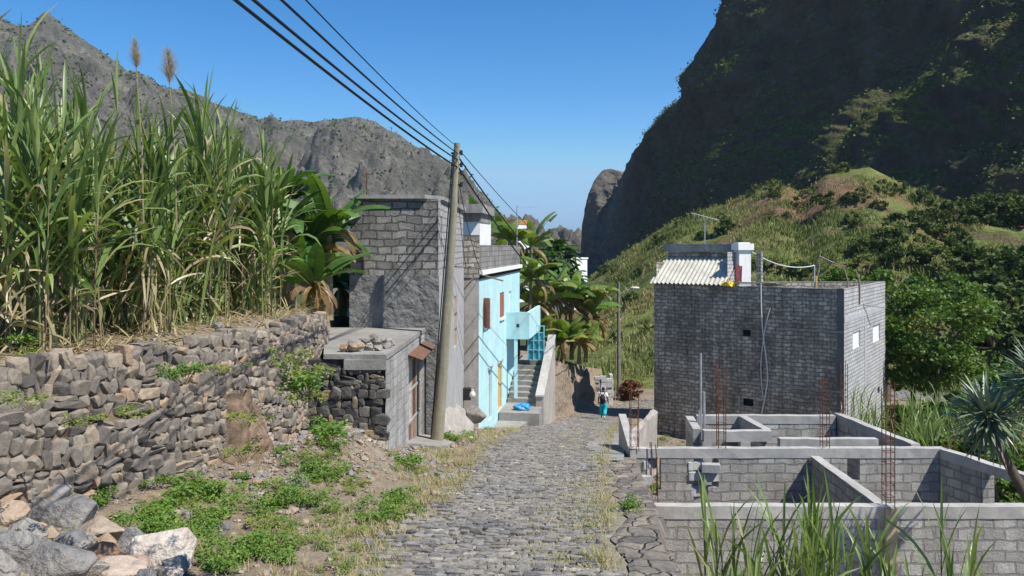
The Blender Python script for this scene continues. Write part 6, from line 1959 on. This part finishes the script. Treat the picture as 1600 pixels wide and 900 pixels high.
mb = MB(); mb.tube([(8.3, 56.2, -11), (8.3, 56.2, -9.8)], .05, 5); mb.build('stem', M_bark, th)
mb = MB(); crown(mb, (8.25, 56.2, -10.05), (1.05, .7, .72), 75, 55, .13, g, .55); mb.build('crown', M_redbush, th)

# hillside grass: one mass
g = np.random.default_rng(81); n = 9500
us_ = np.concatenate([g.uniform(915, 1620, n), g.uniform(1300, 1640, 2500), g.uniform(1440, 1720, 3200)]); sv_ = np.concatenate([g.uniform(.03, 1.0, n) ** .9, g.uniform(0, .35, 2500), g.uniform(.3, 1.0, 3200)])
pts = np.array([hill_s(float(u), float(s)) for u, s in zip(us_, sv_)])
den = np.array([frac(p[0] * .06, p[1] * .06, 2) for p in pts])
keep = (den > -.18) & ~((us_ > 1235) & (us_ < 1345) & (sv_ > .78) & (g.random(len(us_)) < .6))
pts, den = pts[keep], den[keep]
mb = MB()
for k in range(5):
    q = pts + g.normal(size=pts.shape) * (.3, .3, .03)
    m_ = len(q)
    blades(mb, q, g.uniform(0, 6.28, m_), R(80) + g.normal(size=m_) * .18, g.uniform(.3, .85, m_) * (1 + .3 * (den > .15)), g.uniform(.07, .14, m_), g.uniform(.2, 1.2, m_), 2, np.clip(.45 + den * .8 + g.normal(size=m_) * .22, 0, 1))
tag(mb.build('hill_grass', M_hgrass), kind='stuff')

# scrub on the cliff ledges and on the far mountain: masses nobody could count
g = np.random.default_rng(82)
mb = MB()
for k in range(3):
    q = CLIFF_SCRUB + g.normal(size=CLIFF_SCRUB.shape) * .7
    m_ = len(q); leaves(mb, q, g.uniform(.35, .95, m_) * (1 + (q[:, 1] > 280) * .5), np.clip(g.normal(.58, .2, m_), 0, 1), .8, .5, r_=g)
tag(mb.build('cliff_scrub', M_bush), kind='stuff')
mb = MB()
for k in range(2):
    q = MTN_SCRUB + g.normal(size=MTN_SCRUB.shape) * 2.0
    m_ = len(q); leaves(mb, q, g.uniform(1.5, 4.2, m_), np.clip(g.normal(.62, .2, m_), 0, 1), .9, .6, r_=g)
tag(mb.build('mountain_scrub', M_bush), kind='stuff')

# tall reeds and rank grass in the valley below the unfinished house
a, b = MB(), MB()
g = np.random.default_rng(83)
def reeds(x0, x1, y0, y1, n, h0, h1):
    for k in range(n):
        x, y = g.uniform(x0, x1), g.uniform(y0, y1)
        if (np.array((x, y)) - RC) @ np.array((.821, -.57)) < .4 and y > 38: continue
        cane(a, b, x, y, ground_z(x, y) - .1, g.uniform(h0, h1), g, nleaf=9, dead=3 if g.random() < .6 else 9, Lf=1.3, W=.05, lean=.12)
reeds(13.4, 19.5, 25, 34, 130, 1.6, 3.4)
reeds(17, 24, 34, 42, 70, 1.8, 3.2)
reeds(9.6, 15, 61, 66, 80, 1.2, 3.0)
a.v += b.v
for k, f in enumerate(b.q):
    a.q.append(f + a.n); a.mi_q.append(b.mi_q[k] * 0 + 1)
a.tint += b.tint; a.n += b.n
tag(a.build('reeds', [M_stem, M_cane], smooth=True), kind='stuff')
for k, (px, py, Y, r, lab) in enumerate(((1475, 700, 27, 1.1, 'green shrub growing just past the unfinished house corner'), (1520, 690, 26, 1.2, 'green shrub below the spiky dragon tree'), (1440, 715, 28, .9, 'low shrub among the reeds behind the unfinished wall'), (1560, 735, 22, 1.1, 'shrub seen through the gap under the concrete beam'), (1600, 700, 25, 1.4, 'dark shrub behind the dragon tree trunk'), (1500, 640, 36, 1.9, 'taller green shrub behind the reeds'), (1555, 640, 38, 2.2, 'large dark shrub behind the dragon tree'), (1420, 655, 40, 1.5, 'shrub at the foot of the large leafy tree'), (1600, 610, 44, 2.8, 'big dark shrub at the valley side'))):
    x, _, z = P(px, py, Y); gz_ = ground_z(x, Y)
    g = np.random.default_rng(900 + k)
    th = thing('shrub', lab, 'bush', (x, Y, gz_), 'shrubs below the unfinished house')
    mb = MB(); 
    for q in range(4): mb.tube([(x, Y, gz_ - .1), (x + g.normal() * .4 * r, Y + g.normal() * .4 * r, z + .3 * r)], [.05, .02], 5, .4, cap=False)
    mb.build('stem', M_bark, th)
    mb = MB(); crown(mb, (x, Y, (z + gz_) / 2 + .2), (r, r, max(r, (z - gz_) / 2 + .4)), 40, 70, .16 + .012 * (Y - 20), g, .45 + .1 * (k % 3)); mb.build('crown', M_tree, th)

# ---- dragon tree
dt = thing('dragon_tree', 'spiky grey green dragon tree with sword leaves at the photo\'s edge', 'tree', (8.4, 11.75, -6.8))
mb = MB()
mb.tube([(8.44, 11.7, -7.0), (8.2, 11.8, -5.25), (7.92, 12.0, -4.13), (7.5, 12.2, -3.2), (7.26, 12.2, -2.58)], [.11, .09, .08, .07, .06], 9, .1)
mb.tube([(7.92, 12.0, -4.13), (8.2, 12.2, -3.0), (8.09, 12.2, -2.06)], [.09, .075, .07], 9, .3)
mb.build('trunk', M_bark, dt, smooth=True)
g = np.random.default_rng(44)
for (c, n, L) in (((7.26, 12.2, -2.58), 190, .62), ((8.09, 12.2, -2.02), 170, .66)):
    mb = MB()
    el = np.arcsin(np.clip(g.uniform(-.45, 1.0, n), -1, 1)); az = g.uniform(0, 6.28, n)
    b0 = np.array(c) + np.stack([np.cos(az) * .05, np.sin(az) * .05, g.uniform(-.12, .1, n)], 1)
    blades(mb, b0, az, el, L * g.uniform(.8, 1.1, n), .048, g.uniform(.0, .35, n), 4, np.clip(g.normal(.75, .2, n), .2, 1), None, .3, sharp=.45)
    m_ = 60
    az = g.uniform(0, 6.28, m_)
    blades(mb, np.array(c) + np.stack([np.cos(az) * .05, np.sin(az) * .05, g.uniform(-.3, -.05, m_)], 1), az, R(-35) + g.normal(size=m_) * .25, L * g.uniform(.7, 1.0, m_), .04, g.uniform(.3, .9, m_), 4, g.uniform(0, .35, m_), None, .3)
    mb.build('leaf_rosette', M_drac, dt)

# ---- sugarcane in front of the unfinished house
FG = 'sugarcane clumps in front of the unfinished house'
for k, (px, Y, n, top, lab, dd, nl) in enumerate(((1108, 9.6, 3, 735, 'thin sugarcane clump nearest the street kerb', 3, 8), (1142, 9.3, 3, 690, 'sugarcane clump with a dead straw coloured stalk', 8, 9), (1205, 9.0, 4, 700, 'dense tall sugarcane clump before the middle of the unfinished house', 3, 11), (1245, 8.6, 4, 735, 'sugarcane clump with broad pale arching blades', 3, 11), (1290, 8.8, 3, 770, 'sugarcane clump with thin crossing blades', 3, 9), (1335, 9.6, 3, 760, 'sparse sugarcane clump with one upright shoot beside the inner wall', 2, 7), (1395, 9.3, 4, 815, 'short dark sugarcane clump below the timber formwork', 2, 8), (1478, 9.0, 3, 765, 'dark sugarcane plant with few spreading blades before the block wall', 0, 7), (1165, 8.2, 4, 830, 'low sugarcane clump at the foot of the kerb wall', 4, 9), (1560, 8.6, 3, 850, 'low sugarcane clump before the block wall end', 1, 7))):
    x = Xat(px, Y); gz_ = ground_z(x, Y)
    h = Zat(top, Y) - gz_ - (1.5 if k == 1 else .8)
    cane_clump('sugarcane_clump', lab, x, Y, n, h, .13, FG, 700 + k, nleaf=nl + 3, dead=dd, Lf=1.05, W=.04, lean=.06)

# ------------------------------------------------------------------ verge: rocks, rubble, weeds, dry grass
def ground_hit(px, py):
    dx, dz = (px - HX) / FPX, (HY - py) / FPX
    y = 3.0
    while y < 60:
        if dz * y <= ground_z(dx * y, y): return dx * y, y, ground_z(dx * y, y)
        y += .03
    return dx * y, y, dz * y
g = np.random.default_rng(55)
RG = 'rocks heaped at the foot of the terrace wall'
big = ((246, 872, 92, 78, .98, 'big white boulder at the end of the rock heap', 1), (160, 868, 54, 42, .86, 'smooth red brown oval rock on the rock heap', 2), (88, 882, 105, 72, .16, 'large flat blue grey slab in the rock heap', 3), (22, 868, 80, 64, .34, 'grey angular rock with a tan edge at the corner of the heap', 4), (102, 815, 84, 62, .28, 'grey rock with a pale flat face in the heap', 5), (48, 796, 66, 46, .08, 'dark blue grey rock at the wall foot', 6),
      (148, 838, 88, 46, .62, 'tan flat rock behind the red brown oval rock', 7), (198, 858, 60, 56, .22, 'grey rock wedged beside the white boulder', 8), (185, 898, 84, 42, .93, 'pale cream rock at the bottom of the heap', 9), (16, 812, 52, 42, .68, 'orange tan rock at the heap top', 10), (44, 842, 56, 46, .45, 'dull brown rock in the middle of the heap', 11), (135, 896, 60, 36, .5, 'beige rock under the flat blue slab', 0),
      (-12, 895, 70, 60, .38, 'grey brown rock cut by the photo\'s edge', 1), (118, 782, 60, 30, .72, 'low brown rock where the heap meets the wall', 2), (70, 772, 70, 34, .3, 'grey rock leaning on the wall foot', 3), (215, 888, 46, 34, .9, 'small whitish rock tucked under the white boulder', 4), (110, 850, 46, 32, .12, 'small dark slate rock between the slabs', 5), (22, 770, 60, 40, .18, 'dark grey angular rock against the wall', 8), (255, 898, 60, 24, .95, 'white flat rock before the white boulder', 6))
for (px, py, wp, hp, tn, lab, sh_) in big:
    x, y, z = ground_hit(px, min(py + hp * .18, 930))
    V, F = ROCKS[sh_]
    w_ = wp * y / FPX; h_ = hp * y / FPX
    E = np.array(Euler((g.normal() * .18, g.normal() * .18, g.uniform(0, 6.28))).to_matrix())
    q = V * (.55, .55, .5) @ E.T
    q = q / np.array((np.ptp(q[:, 0]), np.ptp(q[:, 1]), np.ptp(q[:, 2]))) * (w_ * 1.12, w_ * .85, h_ * 1.25)
    zc = Zat(py, y)
    mb = MB(); mb.add(q + np.array((x, y, zc)), F, tn)
    tag(mb.build('rock', M_rock, None, origin=(x, y, zc)), lab, 'rock', RG)
for k in range(34):
    px, py = g.uniform(-30, 300), g.uniform(775, 925)
    if py < 790 + (px - 40) * .3 or (px > 130 and py < 830): continue
    x, y, z = ground_hit(px, py); V, F = ROCKS[g.integers(12)]; r = g.uniform(.07, .15)
    E = np.array(Euler((g.normal() * .5, g.normal() * .5, g.uniform(0, 6.28))).to_matrix())
    mb = MB(); mb.add((V * r) @ E.T + np.array((x, y, z + r * .3)), F, float(np.clip(g.normal(.42, .2), 0, .75)))
    tag(mb.build('rock', M_rock, None, origin=(x, y, z)), 'fist sized grey or brown rock between the larger rocks of the heap', 'rock', RG)
# rubble: one mass
mb = MB(); n = 0
while n < 4200:
    y = g.uniform(4, 30) if g.random() < .8 else g.uniform(4, 17)
    xl = float(np.interp(y, XL_Y, XL_X)); L = edgeL(y)
    if y < 18 and g.random() < .35: x = -3.1 + g.normal() * .75; y = 14.4 + g.normal() * 1.3
    elif g.random() < .25: x = xl + abs(g.normal()) * .8
    else: x = g.uniform(xl - .9, L - .05)
    if y > 16 and x < -2.3 and y < 29.5: continue
    if y > 29.5: continue
    if frac(x * .7, y * .7, 4) < -.05 and g.random() < .8: continue
    V, F = ROCKS[g.integers(12)]; r = min(.14, g.lognormal(math.log(.026), .55))
    an_ = g.uniform(0, 6.28); c, s_ = math.cos(an_), math.sin(an_)
    q = V * r; q = np.stack([q[:, 0] * c - q[:, 1] * s_, q[:, 0] * s_ + q[:, 1] * c, q[:, 2]], 1)
    mb.add(q + np.array((x, y, ground_z(x, y) + r * .25)), F, float(np.clip(g.normal(.46, .2), 0, 1))); n += 1
n = 0
while n < 700:
    y = g.uniform(19, 44); x = edgeR(y) + .5 + abs(g.normal()) * 2.2
    if y < 22 and x > 4.4: continue
    if (np.array((x, y)) - RC) @ np.array((-.57, -.821)) < .1 and y > 38: continue
    V, F = ROCKS[g.integers(12)]; r = min(.2, g.lognormal(math.log(.06), .5))
    mb.add(V * r + np.array((x, y, ground_z(x, y) + r * .25)), F, float(np.clip(g.normal(.25, .2), 0, 1))); n += 1
tag(mb.build('rubble', M_rock), kind='stuff')
# weeds
WG = 'green weeds on the verge'
def weed_proto(seed, r, n, size, tint):
    g = np.random.default_rng(seed); mb = MB()
    k = 9
    for q in range(k):
        c = np.array((g.normal() * r * .45, g.normal() * r * .45, g.uniform(.25, .8) * r * .8))
        mb.tube([(c[0] * .3, c[1] * .3, -.05), c], .004, 4, .3, cap=False)
        p = g.normal(size=(n // k, 3)); p /= np.linalg.norm(p, axis=1)[:, None]
        leaves(mb, c + p * r * .34 * g.uniform(.4, 1, (n // k, 1)) * (1, 1, .8), size * g.uniform(.6, 1.3, n // k), np.clip(tint + g.normal() * .12 + g.normal(size=n // k) * .1, 0, 1), .6, .6, r_=g)
    o = mb.build('weed', M_weed); return o
WL = ['low bright green weed clump growing on the stony verge', 'small yellowish weed clump growing in the verge rubble']
wp_ = [weed_proto(1, .32, 620, .045, .72), weed_proto(2, .30, 520, .04, .6), weed_proto(3, .26, 360, .04, .3)]
wu = [False] * 3
def put_weed(k, x, y, z, sc, lab=None):
    o = wp_[k] if not wu[k] else wp_[k].copy()
    if wu[k]: C.objects.link(o)
    wu[k] = True
    o.location = (x, y, z); o.scale = (sc, sc, sc * g.uniform(.5, .9)); o.rotation_euler = (0, 0, g.uniform(0, 6.28))
    tag(o, lab or WL[1 if k == 2 else 0], 'weed', WG)
for (px, py, sc, k) in ((225, 812, 1.1, 0), (262, 800, 1.2, 0), (300, 782, 1.2, 0), (335, 772, 1.1, 0), (362, 778, 1.0, 1), (250, 835, 1.1, 0), (300, 822, 1.1, 1), (345, 812, 1.0, 0), (385, 800, .9, 1), (210, 840, .9, 1), (330, 862, .9, 1), (372, 872, 1.0, 0), (410, 862, .9, 1), (440, 880, .8, 0), (350, 893, .9, 0), (300, 880, .9, 1), (430, 790, .9, 0), (462, 785, 1.0, 1), (445, 765, .9, 1), (480, 795, .8, 0), (505, 752, .9, 0), (530, 745, .8, 1), (512, 700, .9, 0), (520, 680, .8, 1), (470, 720, .8, 1), (490, 740, .9, 0), (545, 760, .7, 2), (600, 800, .9, 1), (615, 790, .9, 0), (640, 780, .8, 2), (590, 818, .9, 0), (560, 832, .7, 2), (625, 812, .8, 1), (640, 728, .9, 0), (655, 742, .7, 2), (700, 690, .9, 0), (718, 688, .9, 1), (735, 685, .7, 2), (470, 850, .6, 2), (520, 800, .6, 2), (420, 825, .8, 2), (765, 672, .6, 2), (990, 800, .7, 0), (985, 808, .6, 2), (690, 715, .5, 2)):
    x, y, z = ground_hit(px, py); m_ = (1.0 if y < 9 else 1.15) * (1.0 if y < 14 else 1.25)
    put_weed(k, x, y, z, sc * m_)
for k in range(48):
    c = ((285, 820, 60, 38), (350, 790, 45, 25), (480, 745, 45, 40), (590, 805, 45, 22), (400, 860, 70, 30), (500, 700, 25, 35), (650, 735, 30, 15))[int(g.choice(7, p=[.28, .14, .2, .14, .14, .05, .05]))]
    x, y, z = ground_hit(c[0] + g.normal() * c[2], min(925, c[1] + g.normal() * c[3]))
    if x > edgeL(y) - .15 or (y > 15.6 and x < -2.35): continue
    put_weed(int(g.integers(3)), x, y, z, g.uniform(.45, .95))
for k in range(46):
    y = g.uniform(21.5, 44); x = edgeR(y) + .7 + abs(g.normal()) * 2.0
    if y < 22.5 and x > 4.2: continue
    if (np.array((x, y)) - RC) @ np.array((-.57, -.821)) < .3 and y > 38: continue
    put_weed(int(g.integers(1, 3)), x, y, ground_z(x, y), g.uniform(1.0, 2.0), 'rank weed clump on the waste ground before the dark block house')
def on_wall(px, py):
    dx, dz = (px - HX) / FPX, (HY - py) / FPX
    for y in np.arange(6, 18.2, .04):
        if dx * y > float(np.interp(y, WP[:, 1], WP[:, 0])) - .2 and px < 540: 
            return dx * y, y, dz * y
    return dx * 12, 12, dz * 12
g = np.random.default_rng(91)
for (px, py, sc, k) in ((455, 565, .8, 2), (462, 590, .8, 0), (450, 605, .7, 2), (10, 610, .8, 2), (115, 640, .5, 2), (185, 628, .6, 2), (270, 570, .6, 0), (330, 560, .5, 2), (370, 640, .6, 2), (365, 690, .6, 2), (500, 660, .8, 0), (440, 545, .6, 2)):
    x, y, z = on_wall(px, py); put_weed(k, x + .10, y - .05, z - .1, sc, 'weed tuft rooted between the stones of the terrace wall')
for (px, Y, sc, k) in ((25, 10.5, 1.4, 0), (150, 10.2, 1.0, 0), (95, 10.1, .9, 1), (200, 10.9, 1.0, 0), (235, 11.2, .9, 1), (120, 9.95, .8, 2), (40, 10.0, .9, 2), (300, 12.0, .7, 2)):
    x = Xat(px, Y); put_weed(k, x, Y, ground_z(x, Y), sc, 'green weed clump on the soil ledge before the sugarcane')
# dry grass: one mass, thick along the road edges and sparse between the cobbles
pts, tn = [], []
g = np.random.default_rng(95)
while len(pts) < 7000:
    y = 3 + 40 * g.random() ** 1.7
    L, Rr = edgeL(y), edgeR(y)
    m_ = g.random()
    if m_ < .50: x = L + .25 - abs(g.normal()) * .75
    elif m_ < .68: x = Rr - .15 - abs(g.normal()) * .33
    elif m_ < .82: x = (L + Rr) / 2 + .25 + g.normal() * .3
    else: x = g.uniform(float(np.interp(y, XL_Y, XL_X)), L)
    if y > 15.8 and y < 29 and x < -1.9: continue
    if y > 29 and x < L - 1: continue
    if frac(x * .8, y * .8, 12) < -.02 and g.random() < .75: continue
    inroad = L + .1 < x < Rr - .35
    pts.append((x, y, (roadz(y) - .005 if L - .1 < x < Rr + .1 else ground_z(x, y)))); tn.append((.75 if g.random() < .25 else .3) if not inroad else (.85 if g.random() < .35 else .35))
pts = np.array(pts); tn = np.array(tn)
mb = MB(); inr = np.array([edgeL(p[1]) + .1 < p[0] < edgeR(p[1]) - .35 for p in pts])
for k in range(6):
    m_ = len(pts); q = pts + g.normal(size=(m_, 3)) * (.045, .045, 0)
    ln = np.where(inr, g.uniform(.03, .07, m_), g.uniform(.05, .17, m_))
    blades(mb, q, g.uniform(0, 6.28, m_), R(62) + g.normal(size=m_) * .35, ln, g.uniform(.004, .009, m_), g.uniform(.3, 1.4, m_), 3, np.clip(tn + g.normal(size=m_) * .15, 0, 1))
tag(mb.build('dry_grass', M_grass), kind='stuff')
# straw litter and low green cover on the terrace ledge
mb = MB(); n = 1500
yy = g.uniform(8, 18, n); dd = abs(g.normal(size=n)) * .9 + .1
xy = np.array([wall_in(a_, b_) for a_, b_ in zip(yy, dd)])
zz = np.array([ground_z(a_, b_) for a_, b_ in xy])
blades(mb, np.stack([xy[:, 0], xy[:, 1], zz + .02], 1), g.uniform(0, 6.28, n), g.normal(size=n) * .25 + .15, g.uniform(.15, .7, n), g.uniform(.012, .03, n), g.uniform(-.1, .4, n), 3, g.uniform(0, .4, n))
tag(mb.build('straw_litter', M_grass), kind='stuff')

# ------------------------------------------------------------------ the air of the valley
hm = bpy.data.materials.new('haze')
hm.use_nodes = True
hn = hm.node_tree
hn.nodes.clear()
ho = hn.nodes.new('ShaderNodeOutputMaterial')
hv = hn.nodes.new('ShaderNodeVolumePrincipled')
hv.inputs['Color'].default_value = (.66, .78, .95, 1)
hv.inputs['Density'].default_value = .0001
hv.inputs['Anisotropy'].default_value = .2
hn.links.new(hv.outputs[0], ho.inputs['Volume'])
mb = MB(); mb.box((0, 5300, 131), (18400, 17200, 346))
tag(mb.build('haze', hm), kind='stuff')
